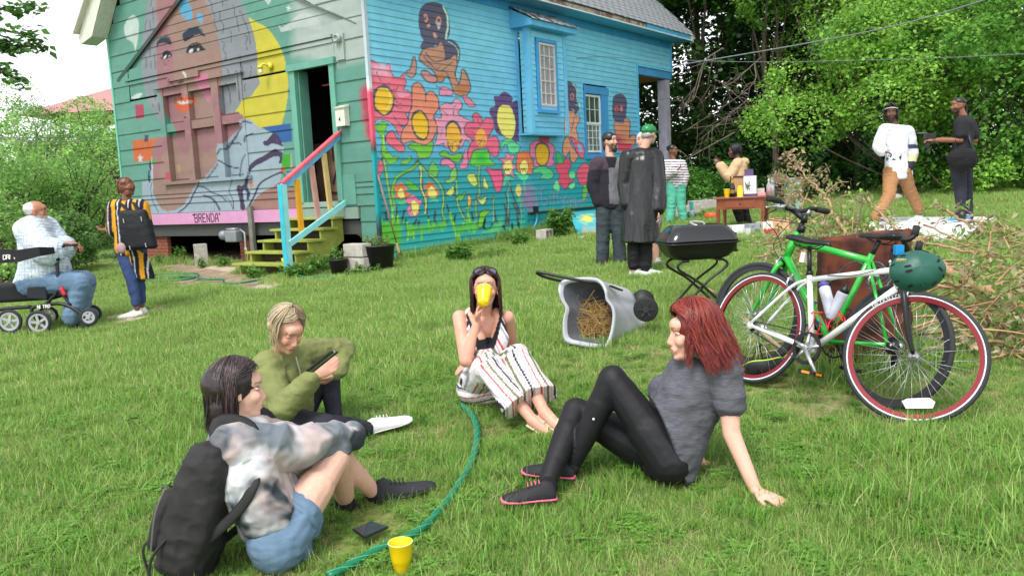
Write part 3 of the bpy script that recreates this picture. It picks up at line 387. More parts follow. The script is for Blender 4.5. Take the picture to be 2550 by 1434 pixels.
for s_ in('1790 590 1840 560 1880 600','1800 640 1790 700 1830 750 1880 730','1860 640 1880 740','1915 610 1925 730 1960 740 1980 690 1940 670','2005 640 2010 740','2000 600 2015 610','2040 620 2050 740','2030 650 2070 650','2080 610 2090 735','2110 660 2130 700 2160 650','2160 650 2130 790 2100 790','2190 690 2180 720 2210 730 2220 680 2190 670','2222 670 2225 730','2245 680 2260 670 2270 720 2245 725 2240 690','2270 670 2265 790 2235 780','2300 690 2290 720 2315 715 2310 680','2335 670 2330 710 2360 710','2370 620 2380 690','2350 650 2400 645','1900 600 1940 560'):
 SIDE.append(('L','J', (176,130,178),7,s_))
def rastr(ops,x,y,col):
 for op in ops:
  k,c_=op[0],op[1];ox,oy,s_=CROP[c_];px=(x-ox)*s_;py=(y-oy)*s_
  if k=='e':
   cx_, cy_,a,b=[float(q)for q in op[3].split()];d=((px-cx_)/a)**2+((py-cy_)/b)**2;m_=d<1;col[m_]=lin(op[2]);continue
  q=S(op[-1])
  if k in 'PO':q=cr(q,5,True)
  if k=='L' and len(q)>2:q=cr(q,5)
  wd=op[3]*.5 if k in 'LO' else(0 if k!='g' else 60)
  lo=q.min(0)-wd-2;hi=q.max(0)+wd+2
  ii=np.where((px>lo[0])&(px<hi[0])&(py>lo[1])&(py<hi[1]))[0]
  if not len(ii):continue
  ax,ay=px[ii],py[ii];c3=lin(op[2])
  if k in 'pPg':
   ins=np.zeros(len(ii),bool);n=len(q)
   for i in range(n):
    x0,y0=q[i];x1, y1=q[(i+1)%n]
    if y0!=y1:cnd=(y0>ay)!=(y1>ay);ins^=cnd&(ax<(x1-x0)*(ay-y0)/(y1-y0)+x0)
   if k=='g':
    d=np.full(len(ii),1e9);n=len(q)
    for i in range(n):d=np.minimum(d,segd(ax,ay,q[i],q[(i+1)%n]))
    wgt=np.clip(.5+np.where(ins,d,-d)/90.,0,1)[:,None];col[ii]=col[ii]*(1-wgt)+c3*wgt
   else:col[ii[ins]]=c3
  if k in 'LO':
   d=np.full(len(ii),1e9);n=len(q);t_=np.zeros(len(ii))
   for i in range(n if k=='O' else n-1):d=np.minimum(d,segd(ax,ay,q[i],q[(i+1)%n]))
   wgt=np.clip((wd*1.0-d)/max(1.5,wd*.45)+.15,0,1)[:,None];col[ii]=col[ii]*(1-wgt)+c3*wgt
 return col
def pix(v):q=A(v)-CAM;d=q@CF;return 1275+FPX*(q@CR)/d,717-FPX*(q@CU)/d
def paint_front(v):
 x,y=pix(v);c=np.tile(lin(GRN),(len(v),1));c=rastr(FRONT,x,y,c)
 wq=(A(v)-V(HC[0],HC[1],0))@HW;z=v[:,2];n_=fbm(np.stack([wq*5,z*5, z*0],1),31,3)
 a=np.clip(1.3-np.hypot((wq-.02)/.24,(z-2.95)/.3)-n_*.5,0,1)+np.clip(1.3-np.hypot((wq-.02)/.28,(z-2.62)/.26)-n_*.5,0,1)+np.clip(1.1-np.hypot((wq-.02)/.2,(z-2.35)/.2)-n_*.4,0,1)
 a=np.clip(a*1.5,0,1)[:,None]*(wq<.35)[:,None];c=c*(1-a)+lin((190,70,96))*a
 n2=fbm(np.stack([wq*.8,z*9,z*0],1),33,3);c=c*(.9+.22*n2)[:,None]
 ch=(fbm(np.stack([wq*22,z*22,z*0],1),35,2)>.88)[:,None];return np.where(ch, c*.6+lin((170,175,165))*.4,c)*.66
def paint_side(v):
 v=A(v);x, y=pix(v);u_=(v-V(HC[0],HC[1],0))@HU;z=v[:,2]
 n_=fbm(np.stack([u_*1.2,z*1.6,z*0],1), 41,3)-.5
 stops=[(0,(62,190,186)),(1.1,(40, 158,170)),(1.9,(66,172,184)),(2.15+.0,(104,182,220)),(3.0,(120,200,236)),(4.3,(132,212,240)),(5.2,(84,170,220))]
 t=z+n_*.35+np.clip(u_-3, 0,4)*-.02;c=np.stack([np.interp(t,[s[0]for s in stops],[lin(s[1])[k]for s in stops])for k in range(3)],1)
 c=rastr(SIDE,x,y,c)
 n2=fbm(np.stack([u_*3,z*14,z*0], 1),43,3);return c*(.92+.16*n2)[:,None]*.98
 # ================================================================= HOUSE
house=thing('house','wooden house with a portrait mural on its green front and flower graffiti along its side','house', base=(HC[0], HC[1],0.2))
M_paint=mat('painted_wood', attr=True,rough=.62,var=.07,vs_=5,bump=.25,bs=45,bd=.004,spec=.3)
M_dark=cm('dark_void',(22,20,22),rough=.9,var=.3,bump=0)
M_trimB=cm('blue_trim',(92,176,222),rough=.5,var=.1,vs_=4, bump=.2)
M_trimB2=cm('deep_blue_trim',(56,148,208),rough=.55,var=.15,vs_=5,bump=.2)
M_glass=cm('window_glass',(120,130,128), rough=.08,var=.5,vs_=6,bump=0,spec=.8)
def sheet(fn,us, vs_):
 U_,W_=np.meshgrid(us,vs_);v=fn(U_.ravel(),W_.ravel());n=len(us)
 ii=(np.arange(n-1)[None,:]+n*np.arange(len(vs_)-1)[:, None]).ravel()
 return v,np.stack([ii,ii+1, ii+1+n,ii+n],1)
def lap(name,side, a0,a1,z0, z1,paintf,parent=house,du=.025,dz=.016,proud=.016,off=0.,at0=None, at1=None,lab=None,base_pt=None):
 if a1-a0<.02:return
 nu=max(2,int((a1-a0)/du)+1);nz=max(2,int((z1-z0)/dz)+1);j=RNG.uniform(-.0015,.0015);tilt=RNG.uniform(-.002,.002)
 t0=a0 if at0 is None else at0;t1=a1 if at1 is None else at1
 ks=[-.0001]+list(np.linspace(0,1,nz))
 def fn(s,k):
  lo=a0+(t0-a0)*np.clip(k,0,1);hi=a1+(t1-a1)*np.clip(k,0,1);a=lo+(hi-lo)*s
  z=z0+(z1-z0)*np.clip(k,0,1)+tilt*(s-.5);o=np.where(k<0,off+.0,off+proud+(-proud+.003)*np.clip(k,0,1))+j
  o=o+.003*(fbm(np.stack([a*1.3,z*2, z*0+7],1),51,2)-.5)
  if side=='f':p=V(HC[0],HC[1],0)+a[:,None]*HW-o[:,None]*HU
  elif side=='s':p=V(HC[0],HC[1], 0)+a[:,None]*HU-o[:, None]*HW
  else:p=base_pt+a[:,None]*side[0]+o[:,None]*side[1]
  p[:,2]=z;return p
 v,f=sheet(fn,np.linspace(0,1,nu),np.array(ks))
 if side=='f':f=f[:,::-1]
 pv=v.copy()
 return mk(name,v, f,M_paint,parent, col=paintf(pv),label=lab)
def cut(a,b,holes):
 out=[(a, b)]
 for h0,h1 in holes:
  nx=[]
  for p,q in out:
   if h1<=p or h0>=q:nx.append((p,q));continue
   if h0>p:nx.append((p,h0))
   if h1<q:nx.append((h1,q))
  out=nx
 return out
HWID=7.77
# ---- front clapboards.  Old porch-roof scar: recessed finer boards inside a triangle
rows=[.26,.595,.927,1.19,1.38,1.50,1.58]+[1.915+.33*i for i in range(14)]
def scarL(z):return np.interp(z,[4.06,5.30,6.1], [7.52,5.06,3.7])
def scarR(z):return np.interp(z,[4.13,4.70,6.1],[.18,1.46,3.7])
for i in range(len(rows)-1):
 z0, z1=rows[i],rows[i+1];zc=(z0+z1)/2
 lim=[(0.02,HWID-.03)]if z0>1.18 else[(.02,.40)]
 if zc>5.05:k=(zc-5.05)*1.0;lim=[(max(.02,k),HWID-max(.03,k))]
 for a,b in lim:
  holes=[]
  for ha,hb,hz0,hz1 in((.76, 1.88,1.22,3.58),(3.28,6.04,1.80,3.72)):
   if z1>hz0 and z0<hz1 and z0>1.18:
    holes.append((ha, hb))
    if z0<hz0:lap('clapboard','f',ha+.001,hb-.001,z0,hz0,paint_front)
    if z1>hz1 and z1<3.95:lap('clapboard','f',ha+.001,hb-.001,hz1, z1,paint_front,proud=.008)
  if z0>4.02:
   l0,l1,r0,r1=scarL(z0),scarL(z1),scarR(z0),scarR(z1)
   if r0<l0:
    lap('clapboard','f',a,r0,z0,z1,paint_front,at1=r1);lap('clapboard','f', l0,b,z0, z1,paint_front,at0=l1)
    for q in range(2):
     y0=z0+(z1-z0)*q/2;y1=z0+(z1-z0)*(q+1)/2;lap('clapboard','f',scarR(y0)+.0,scarL(y0),y0,y1,paint_front,off=-.05,proud=.008, at0=scarR(y1),at1=scarL(y1))
    continue
  elif z1>3.88:
   for p,q in cut(a,b, [(.75,7.1)]):lap('clapboard','f', p,q,z0, z1,paint_front)
   lap('clapboard','f',.75, 7.1,max(z0,3.6),z1,paint_front, off=-.012,proud=.006)
   continue
  if z0<3.6<z1 and z0>1.2:holes.append((.76,1.88))
  for p,q in cut(a,b,holes):
   if z0<1.18 or q-p<2.2:lap('clapboard','f',p,q,z0,z1,paint_front)
   else:
    m_=p+(q-p)*RNG.uniform(.35,.65);lap('clapboard','f',p,m_-.002,z0,z1,paint_front);lap('clapboard','f',m_+.002,q,z0,z1,paint_front)
def fpt(w_,z,o=0.):return V(HC[0],HC[1],0)+HW*w_-HU*o+V(0,0,z)
def spt(u_,z,o=0.):return V(HC[0],HC[1],0)+HU*u_-HW*o+V(0,0,z)
def fbox(name,w0,w1,z0,z1,o0,o1,paintf=paint_front, parent=house,res=.03,mat_=None,side=0,lab=None,col=None):
 pt=fpt if side==0 else spt;V_=[];F_=[];n=0
 def face(a0,a1,b0,b1,fn):
  nonlocal n
  A_=np.linspace(a0,a1, max(2,int(abs(a1-a0)/res)+1));B_=np.linspace(b0,b1,max(2,int(abs(b1-b0)/res)+1))
  v,f=sheet(lambda s,t:A([fn(x,y)for x,y in zip(s,t)]), A_,B_);V_.append(v);F_.append(f+n);n+=len(v)
 face(w0,w1,z0,z1,lambda a,b:pt(a,b,o1));face(w0,w1,o0,o1,lambda a,b:pt(a,z1,b));face(w0,w1,o0,o1,lambda a,b:pt(a,z0,b))
 face(z0, z1,o0,o1, lambda a,b:pt(w0,a,b));face(z0,z1, o0,o1,lambda a,b:pt(w1, a,b))
 v=np.concatenate(V_);f=np.concatenate(F_)
 if mat_ is None:c=paintf(v)if col is None else np.tile(lin(col),(len(v),1))*(.9+.2*fbm(v*7,3,2))[:,None];return mk(name,v,f,M_paint,parent,col=c,label=lab)
 return mk(name,v,f,mat_,parent,label=lab)
def ragged(fn,z0, z1,wd,nm):
 zz=np.linspace(z0,z1,40);r=np.random.default_rng(4);mb=MB()
 for k in range(len(zz)-1):
  j0,j1=(r.uniform(-.012,.012)for _ in 'ab')
  mb.add([fpt(fn(zz[k])+j0,zz[k],.03),fpt(fn(zz[k])+wd,zz[k]-.02,.012),fpt(fn(zz[k+1])+wd,zz[k+1]-.02,.012),fpt(fn(zz[k+1])+j0,zz[k+1],.03),fpt(fn(zz[k])+j0,zz[k], -.05),fpt(fn(zz[k+1])+j0,zz[k+1],-.05)],[[0,1,2, 3],[0,3,5,4]])
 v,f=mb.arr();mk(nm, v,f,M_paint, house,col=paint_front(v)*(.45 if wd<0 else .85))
ragged(scarL,4.04,6.0,-.10,'roof_scar');ragged(scarR,4.12,6.0,.02,'roof_scar')
fbox('moulding',.78,7.2,3.985,4.035,.0,.045);fbox('moulding', .78,7.2,3.90, 3.96,-.012,.022);fbox('moulding',4.55, 5.6,3.80,3.91, .0,.05)
win=fbox('window_back',3.30,6.02,1.83,3.66,-.16,-.10,res=.035)
for a, b in((5.86,6.05),(4.99,5.20),(4.00,4.22),(3.27,3.43)):fbox('mullion',a,b,1.83,3.70,-.10,.025)
for a,b in((3.43,4.0),(4.22,4.99),(5.20, 5.86)):
 fbox('transom',a,b,2.83,2.99,-.10, .0,res=.04);fbox('transom',a,b,3.55,3.70,-.10,.01,res=.04)
 fbox('window_panel',a+.03,b-.03,3.02,3.53,-.10, -.08,res=.03);fbox('window_panel',a+.03,b-.03,1.88, 2.80,-.10,-.085,res=.03)
fbox('window_head',3.22,6.10,3.70,3.735,-.02,.07);fbox('window_sill',3.20,6.08,1.775,1.835,-.02,.075)
fbox('fascia_board',1.96,7.72,.965,1.19,-.02,.05, col=(196,142, 178),res=.2)
fbox('fascia_board',.42, 1.94,.985,1.18, -.02,.04,col=(128,150,138),res=.2)
fbox('sill_beam',.42,7.7,.72,.955,-.25,-.03,col=(74,76,74),res=.3)
for a,b in((.76,.88),(1.76,1.90)):fbox('door_casing',a,b,1.26,3.60,-.02,.05,col=(98,158,140),res=.08)
fbox('door_head',.72,1.94,3.55,3.66,-.02,.08, col=(98,154, 138),res=.08);fbox('door_threshold',.76,1.90,1.20,1.29,-.25,.05,col=(136,160,146),res=.1)
for a in(.89,1.72):fbox('door_jamb',a, a+.03,1.29,3.55,-.22,-.02,col=(90,146,130),res=.1)
def strokes(name, segs,P0,ux, uy,wdt,mat_, parent,out):
 mb=MB()
 for s_ in segs:
  q=S(s_);q=[A(P0)+A(ux)*x+A(uy)*y for x,y in q]
  for a, b in zip(q[:-1],q[1:]):mb.bar(a-nrm(b-a)*wdt*.3,b+nrm(b-a)*wdt*.3,wdt,.003,up=out)
 return mb.build(name,mat_,parent)
LT=dict(B='0 0 0 1 .5 1 .6 .8 .5 .55 0 .5|.5 .5 .65 .25 .5 0 0 0', R='0 0 0 1 .5 1 .6 .75 .5 .55 0 .5|.3 .5 .65 0',E='.55 0 0 0 0 1 .55 1|0 .5 .45 .5',N='0 0 0 1 .55 0 .55 1',D='0 0 0 1 .4 1 .65 .6 .6 .2 .35 0 0 0',A='0 0 .15 .9 .35 1 .5 .9 .6 0|.08 .4 .55 .4',U='0 1 0 .2 .3 0 .55 .2 .55 1',T='.3 0 .3 1|0 1 .6 1',I='0 0 0 1',O='.3 0 .6 .3 .6 .7 .3 1 0 .7 0 .3 .3 0', G='.6 .8 .3 1 0 .7 0 .3 .3 0 .6 .2 .6 .5 .35 .5',V='0 1 .3 0 .6 1',Y='0 1 .3 .5 .6 1|.3 .5 .3 0',S='.55 .85 .3 1 .05 .8 .5 .4 .45 .1 .2 0 0 .15',W='0 1 .15 0 .3 .7 .45 0 .6 1',K='0 0 0 1|.55 1 0 .45 .55 0',C='.55 .85 .3 1 0 .7 0 .3 .3 0 .55 .15',L='0 1 0 0 .5 0',H='0 0 0 1|.55 0 .55 1|0 .5 .55 .5', Q='',P='0 0 0 1 .5 1 .6 .75 .5 .5 0 .5',M='0 0 0 1 .3 .5 .6 1 .6 0')
def lettering(txt,P0,ux,uy,h,wdt,mat_,parent,out,adv=.82,name='lettering'):
 segs=[];x=0
 for ch in txt:
  if ch=='"':segs+=['%f %f %f %f'%(x,h,x,h*.85),'%f %f %f %f'%(x+.12*h,h,x+.12*h, h*.85)];x+=.3*h;continue
  if ch=='4':segs.append(' '.join('%f %f'%(x+a*h,b*h)for a,b in((.4,0),(.4,1),(0, .35),(.6,.35))));x+=adv*h;continue
  for st in LT.get(ch, '').split('|'):
   if st:q=S(st)*h;segs.append(' '.join('%f %f'%(x+a,b)for a,b in q))
  x+=adv*h
 return strokes(name,segs, P0,ux,uy, wdt,mat_,parent, out)
M_ink=cm('ink',(58,36, 60),rough=.7, var=.1,bump=0)
lettering('"BRENDA"',fpt(5.15,1.0,.054),-HW,V(0,0,1),.16,.018,M_ink,house,-HU,adv=.86)
M_brick=cm('red_brick',(140,82,66),rough=.9,var=.4,vs_=12, bump=.5);M_mortar=cm('mortar',(120,112,104),rough=.95,var=.2)
proto_b={}
def bricks(side,a0,a1,z0,z1,o,mat_,parent,bw=.2,bh=.065,th=.09,vert=False,name='brick',jit=.004):
 r=np.random.default_rng(int(a0*100));pt=fpt if side==0 else spt;dx=HW if side==0 else HU;dn=-HU if side==0 else-HW;row=0;z=z0
 key=(bw,bh,mat_.name)
 if key not in proto_b:
  mb=MB();mb.box((0,0,0), (bw-.01,th, bh-.009));v, f=mb.arr();me=bpy.data.meshes.new('brick');me.from_pydata(v.tolist(),[], f);me.materials.append(mat_);proto_b[key]=me
 ang=math.atan2(dx[1],dx[0])
 while z<z1-bh*.6:
  a=a0-(bw/2 if row%2 else 0)
  while a<a1-.02:
   lo=max(a,a0);hi=min(a+bw,a1)
   if hi-lo>bw*.25:
    o_=_link(bpy.data.objects.new(name,proto_b[key]));o_.parent=parent
    o_.location=Vector(pt((lo+hi)/2,z+bh/2,o-th/2+r.uniform(-jit,jit))-WOFF[parent.name]);o_.rotation_euler=(0,0, ang+r.uniform(-.01,.01));o_.scale=((hi-lo)/bw,1,1)
   a+=bw
  z+=bh;row+=1
bricks(0, 3.52,3.92,.12, .72,-.1,M_brick,house);bricks(0, 6.42,7.70,.1, .72,-.1,M_brick,house,bw=.21, bh=.07)
mb=MB()
for a, b in((3.53,3.91),(6.43,7.68)):mb.add([fpt(a,.1,-.13),fpt(b,.1,-.13),fpt(b,.72,-.13),fpt(a,.72, -.13)],[[0,1,2,3]])
mb.build('pier_core',M_mortar,house)
mb=MB()
def quad(mb,a, b,c,d):mb.add([a,b,c,d], [[0,1,2,3]])
H_=lambda u_,w_, z:hpt(u_,w_,z)
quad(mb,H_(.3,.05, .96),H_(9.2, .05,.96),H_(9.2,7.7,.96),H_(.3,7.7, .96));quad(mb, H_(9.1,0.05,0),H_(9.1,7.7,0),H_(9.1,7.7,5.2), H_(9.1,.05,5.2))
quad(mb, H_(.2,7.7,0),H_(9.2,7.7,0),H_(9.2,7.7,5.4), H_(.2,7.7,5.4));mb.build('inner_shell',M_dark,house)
mb=MB();z0=1.25
quad(mb,H_(.22,.3,z0), H_(3.4,.3,z0),H_(3.4,3.2,z0),H_(.22,3.2,z0));quad(mb,H_(3.4,.3,z0),H_(3.4,3.2,z0),H_(3.4,3.2,3.9),H_(3.4,.3,3.9));quad(mb,H_(.22, .3,3.9),H_(3.4,.3,3.9),H_(3.4,3.2, 3.9),H_(.22, 3.2,3.9))
quad(mb,H_(.22, .3,z0),H_(3.4,.3,z0),H_(3.4,.3, 3.9),H_(.22, .3,3.9));quad(mb,H_(.22,3.2,z0),H_(3.4,3.2,z0), H_(3.4,3.2,3.9),H_(.22,3.2,3.9))
for a,b,c, d in((.22,.3,.76,0), (.22,1.9,3.2,0)):quad(mb,H_(a,b, z0),H_(a, c,z0),H_(a,c,3.9),H_(a,b, 3.9))
quad(mb,H_(.2,.7, 3.6),H_(.2, 1.95,3.6),H_(.2,1.95,3.95),H_(.2,.7, 3.95))
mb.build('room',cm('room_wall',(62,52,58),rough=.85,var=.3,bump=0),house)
mb=MB();quad(mb,H_(.75,.6,1.25),H_(.75,2.3,1.25),H_(.75,2.3,2.35),H_(.75,.6,2.35));mb.build('room_partition',cm('room_board',(150,118, 96),rough=.8, var=.5,vs_=3,bump=0),house)
strokes('scribble',['.9 .75 1 1 1.1 .75','1.15 .7 1.15 1 1.3 .95','1.4 .7 1.4 1.05 1.55 1.0 1.55 .72','.9 .3 1.05 .6 1.2 .35','1.3 .3 1.45 .6 1.6 .3','.8 .1 1.7 .15'], H_(.73,0.25,1.3),HW,V(0,0,1), .03,M_ink,house, -HU)
fbox('door_transom_bar',.9,1.75,3.33,3.36,-.6,-.56,col=(190, 100,90),res=.2)
# ---- side clapboards
bayU=(4.09,5.48)
zs=[4.048-.1105*k for k in range(35)][::-1];zs=[z for z in zs if z>.24]+[4.048+.1105*k for k in range(1,10)]
for i in range(len(zs)-1):
 z0,z1=zs[i],zs[i+1];a0,a1=.03,9.22
 if z0>4.22:a1=11.2
 if z1<.93:a1=4.17
 holes=[]
 if z1>2.43 and z0<4.55:holes.append(bayU)
 if z1>2.03 and z0<3.56:holes.append((6.64,7.66))
 for p,q in cut(a0,a1,holes):lap('clapboard','s',p,q,z0,z1,paint_side,du=.026,dz=.0155,proud=.013)
def cornerpost():
 for nm,sd,a,b in(('corner_trim',1,-.02,.045),):
  v=[];zz=np.linspace(.24,5.0,300);c=[]
  for z in zz:v+=[fpt(.03,z, .028),fpt(-.03,z,.028),spt(.035,z,.03),spt(.035,z,.0)]
  f=[[4*i+j,4*i+j+1,4*i+j+5,4*i+j+4]for i in range(len(zz)-1)for j in range(3)]
  v=A(v);z=v[:,2];base=np.stack([np.interp(z,[.2,.8,1.0,1.1,2.0,2.1,2.35,3.0,3.1,3.3,5],[lin(q)[k]for q in((60,70,70), (50,60,66),(40,120, 130),(30,150,160),(30,150,160),(70,80,80),(232,86,116),(232,86,116),(210, 226,228),(176,196,204), (170,180,190))])for k in range(3)],1)
  mk(nm,v,f,M_paint,house,col=base)
cornerpost()
fbox('corner_trim',9.21,9.27,.95,4.26,-.01,.03, side=1,col=(96,190,232), res=.3);fbox('corner_trim',HWID-.06,HWID, .3,5.0,-.02,.03,col=(110,182,160),res=.3)
fbox('corner_trim',11.16,11.23,4.2,4.98,-.01,.03,side=1,col=(100,180,228),res=.3)
mb=MB();quad(mb,H_(0.0,7.75, .3),H_(11.2, 7.75,.3),H_(11.2,7.75,5),H_(0.0,7.75, 5));quad(mb, H_(9.25,.03,.9),H_(9.25,7.75,.9),H_(9.25,7.75,4.6), H_(9.25,.03,4.6));quad(mb,H_(11.2,.03,4.2),H_(11.2,7.7,4.2),H_(11.2,7.7,5),H_(11.2,.03,5))
mb.build('rear_wall',cm('rear_siding',(110,190,225),rough=.7),house)
def plank(name,pts4a,d,mat_,parent=house,lab=None):mb=MB();mb.prism([(0,0), (1,0),(1,1),(0,1)],pts4a[0],pts4a[1],pts4a[2],d);return mb.build(name,mat_,parent,label=lab)
plank('frieze_board', (spt(0,4.82, .024),HU*11.2, V(0,0,.16)),-HW*.02*-1,M_trimB2)
plank('soffit',(spt(-.35,4.985,.46), HU*11.9,HW*.46),V(0,0,.02),M_trimB)
plank('gutter_board',(spt(-.35,4.985,.48),HU*11.9,V(0,0,.02)),-HW*.03,cm('white_edge',(226,234,238),rough=.5))
plank('fascia_board',(spt(-.35,5.005, .47),HU*11.9, V(0,0,.13)),HW*.02, cm('peeling_fascia',(196, 186,176),rough=.85,var=.3,vs_=5,col2=tuple(lin((120,92,84))),bump=.5),lab='peeling weathered fascia board')
plank('fascia_board',(spt(8.9,5.0,.492),HU*2.65,V(0, 0,.14)),HW*.018,M_trimB)
pitch=math.atan(1.0)
RU=nrm(HW+V(0,0,1));RN=nrm(-HW+V(0,0,1));E0=spt(-.38, 5.14,.50);RL=12.0
M_shin=cm('weathered_shingle', (150,158,164),rough=.92,var=.45,vs_=7,bump=.6,bs=30, bd=.01,col2=tuple(lin((96,96, 98))))
plank('roof_deck',(E0-RN*.03,HU*RL,RU*6.2),-RN*.03,cm('roof_wood',(90,80,74)))
E1=E0+HW*0;OE=H_(-.38,HWID+.5,5.14);RUo=nrm(-HW+V(0,0,1));RNo=nrm(HW+V(0,0,1))
plank('roof_deck',(OE-RNo*.03,HU*RL, RUo*6.2),RNo*.03,cm('roof_wood',(90,80,74)),lab='far roof slope')
sh=[]
shm=[]
for k in range(4):
 mb=MB();r=np.random.default_rng(60+k);wq=.295;L_=.24
 mb.add([(0,0, .012),(wq,0,.012+r.uniform(-.003,.006)),(wq,L_,.004),(0,L_,.004),(0,0,0),(wq, 0,0)],[[0,1,2,3],[0, 4,5,1]]);v,f=mb.arr()
 if k==3:v[0][1]+=.05
 me=bpy.data.meshes.new('shingle');me.from_pydata(v.tolist(),[],f);me.materials.append(M_shin);shm.append(me)
Mr=Matrix((tuple(HU), tuple(RU),tuple(RN))).transposed();er=Mr.to_euler()
r=np.random.default_rng(8);cnt=0;stf=MB();course=0
while course<18:
 a=-.15*(course%2)-r.uniform(0,.05)
 while a<RL-.05:
  p=E0+HU*a+RU*(course*.145-.03)+RN*.002*course*0
  if r.uniform()<.985:
   vis=(a>4.2+course*.12)and course<9
   if vis and cnt<290:
    o_=_link(bpy.data.objects.new('shingle',shm[r.integers(0,4)]));o_.parent=house;o_.location=Vector(p-WOFF['house']);o_.rotation_euler=er;o_.rotation_euler.z+=r.normal(0,.006);cnt+=1
   else:
    me=shm[r.integers(0,4)];v=A([q.co[:]for q in me.vertices]);stf.add(p+v[:,:1]*HU+v[:,1:2]*RU+v[:,2:]*RN,[[0,1,2,3],[0,4,5,1]])
  a+=.30
 course+=1
stf.build('shingle_courses', M_shin,house,kind='stuff')
M_wht=cm('aged_white_board',(206,208,196),rough=.7,var=.12,vs_=3, stretch=(6,6, .5))
Q0=H_(-.32,HWID+.02, 5.0)
mb=MB();mb.prism([(-.05,-.02),(.42,-.12),(.50,.02),(-.1,.75),(-.75,1.35),(-1.1,1.35)],H_(-.36,HWID,4.98),HW,V(0,0,1),HU*.34);mb.build('eave_return',M_wht,house)
mb=MB();mb.bar(H_(-.38,HWID+.5,5.08),H_(-.38,3.88,9.46),.03,.2,up=HU);mb.bar(H_(-.38,-.5, 5.08),H_(-.38,3.88,9.46),.03,.2,up=HU);mb.build('rake_board',M_wht,house)
mb=MB();quad(mb,H_(0.05,.7,5.6),H_(0.05,HWID-.7,5.6),H_(.05,4.3,9.1),H_(.05,3.5, 9.1));mb.build('gable',cm('gable_green',GRN),house)
mb=MB();mb.bar(spt(11.6,5.06,.5),H_(11.6,3.88, 9.46),.03,.16,up=HU);mb.build('rake_board',M_wht,house)
mb=MB();mb.prism([(0,0),(.12,-.02),(.1,-.22),(.02,-.16)],spt(11.42, 5.16,.52),HU,V(0,0, 1),HW*.04);mb.build('eave_end',M_wht,house)
# ---- porch corner at the back: header, ceiling, post, floor, lattice
fbox('porch_header',9.27,11.2,4.02,4.21,-.12, .012,side=1,col=(82,156,214),res=.1);fbox('porch_header',9.27,11.22,4.21,4.255,-.02,.05,side=1,col=(120,206,240),res=.1)
plank('porch_ceiling',(H_(9.27,.1,4.03),HU*1.93,HW*7.6),V(0, 0,.02),cm('porch_ceiling',(196,138,84),rough=.7,var=.15,stretch=(1,8,1)))
mb=MB();mb.box(H_(10.98, .12,2.5),(.24,.24,3.0), np.stack([HU,HW,V(0,0,1)],1));mb.build('porch_post',cm('lilac_post',(176,172,190),rough=.8,var=.18,vs_=6),house)
plank('porch_floor',(H_(9.27,.03,.86),HU*1.95,HW*7.6),V(0,0, .12),cm('porch_floor', (130,122,116)))
mb=MB()
for k in range(9):
 a=9.4+k*.17;mb.bar(spt(a,1.0,-.1),spt(a+.4,1.75,-.1),.03,.012,up=-HW);mb.bar(spt(a+.4,1.0, -.11),spt(a,1.75,-.11), .03,.012,up=-HW)
mb.bar(spt(9.3,1.78,-.1),spt(11.1,1.78,-.1),.04,.03,up=-HW);mb.build('lattice',cm('white_lattice',(205,208,214)),house)
M_tealb=cm('teal_block', (36,150,156),rough=.75,var=.15,vs_=5,bump=.4)
bricks(1,4.23,9.2,-.02+.17,.83,-.03,M_tealb,house,bw=.3,bh=.107, th=.08,name='foundation_block',jit=.002)
mb=MB();quad(mb, spt(4.2,0,-.05),spt(9.25, 0,-.05),spt(9.25,.85,-.05),spt(4.2,.85,-.05));mb.build('foundation_wall',cm('teal_mortar',(24,112,120)),house)
plank('sill_board',(spt(4.2,.845,.02),HU*5.0,V(0, 0,.025)),HW*.03,cm('grey_wood', (120,122,116)))
fbox('skirt_board', .03,4.17,.12, .25,-.04,.0,side=1,col=(158,150,140),res=.3)
fbox('corner_trim',4.15,4.22, .25,.93,-.01,.022,side=1, col=(40,160, 165),res=.3)
# ---- bay window (oriel) on the side
BU0,BU1,BO=4.10,5.46,.30
zb=[2.44+.1105*k for k in range(19)]
def pb(v):return paint_side(v)
for i in range(len(zb)-1):
 z0,z1=zb[i],zb[i+1]
 segs=[(BU0+.11,BU1-.1)]if(z1<2.9 or z0>4.2)else[(BU0+.11,4.34),(5.08, BU1-.1)]
 for a,b in segs:lap('bay_clapboard',(HU, -HW),a,b,z0,z1,pb,base_pt=spt(0, 0,BO),proud=.012)
 lap('bay_clapboard', (HW,-HU), .08,BO-.12,z0,z1,pb,base_pt=spt(BU0,0, BO),proud=.012)
 lap('bay_clapboard',(HW,HU),.08,BO,z0,z1,pb,base_pt=spt(BU1, 0,BO),proud=.012)
def bayboard(name,u0,u1,z0,z1,o0,o1,col,m=None):return fbox(name,u0,u1,z0,z1,o0,o1,side=1,col=col, res=.15,mat_=m)
bayboard('bay_corner',BU0-.015,BU0+.11,2.43,4.50,BO-.10,BO+.025,(112,192,234));bayboard('bay_corner',BU1-.1, BU1+.015,2.43,4.50,BO-.10,BO+.025,(112,192,234));bayboard('bay_corner',BU0-.012,BU0+.02,2.43,4.5,.0,.07,(100, 180,226))
bayboard('bay_floor',BU0-.01, BU1+.01,2.40,2.44,0,BO+.02,(100,190,226));bayboard('bay_head',BU0,BU1,4.40,4.52,0,BO,(84,168,218))
mb=MB();mb.prism([(0,4.48),(BO+.22, 4.48),(BO+.22,4.60),(0, 4.86)],H_(BU0-.16,0,0),-HW,V(0,0,1),HU*(BU1-BU0+.32));mb.build('bay_cornice',M_trimB,house)
mb=MB();r=np.random.default_rng(12)
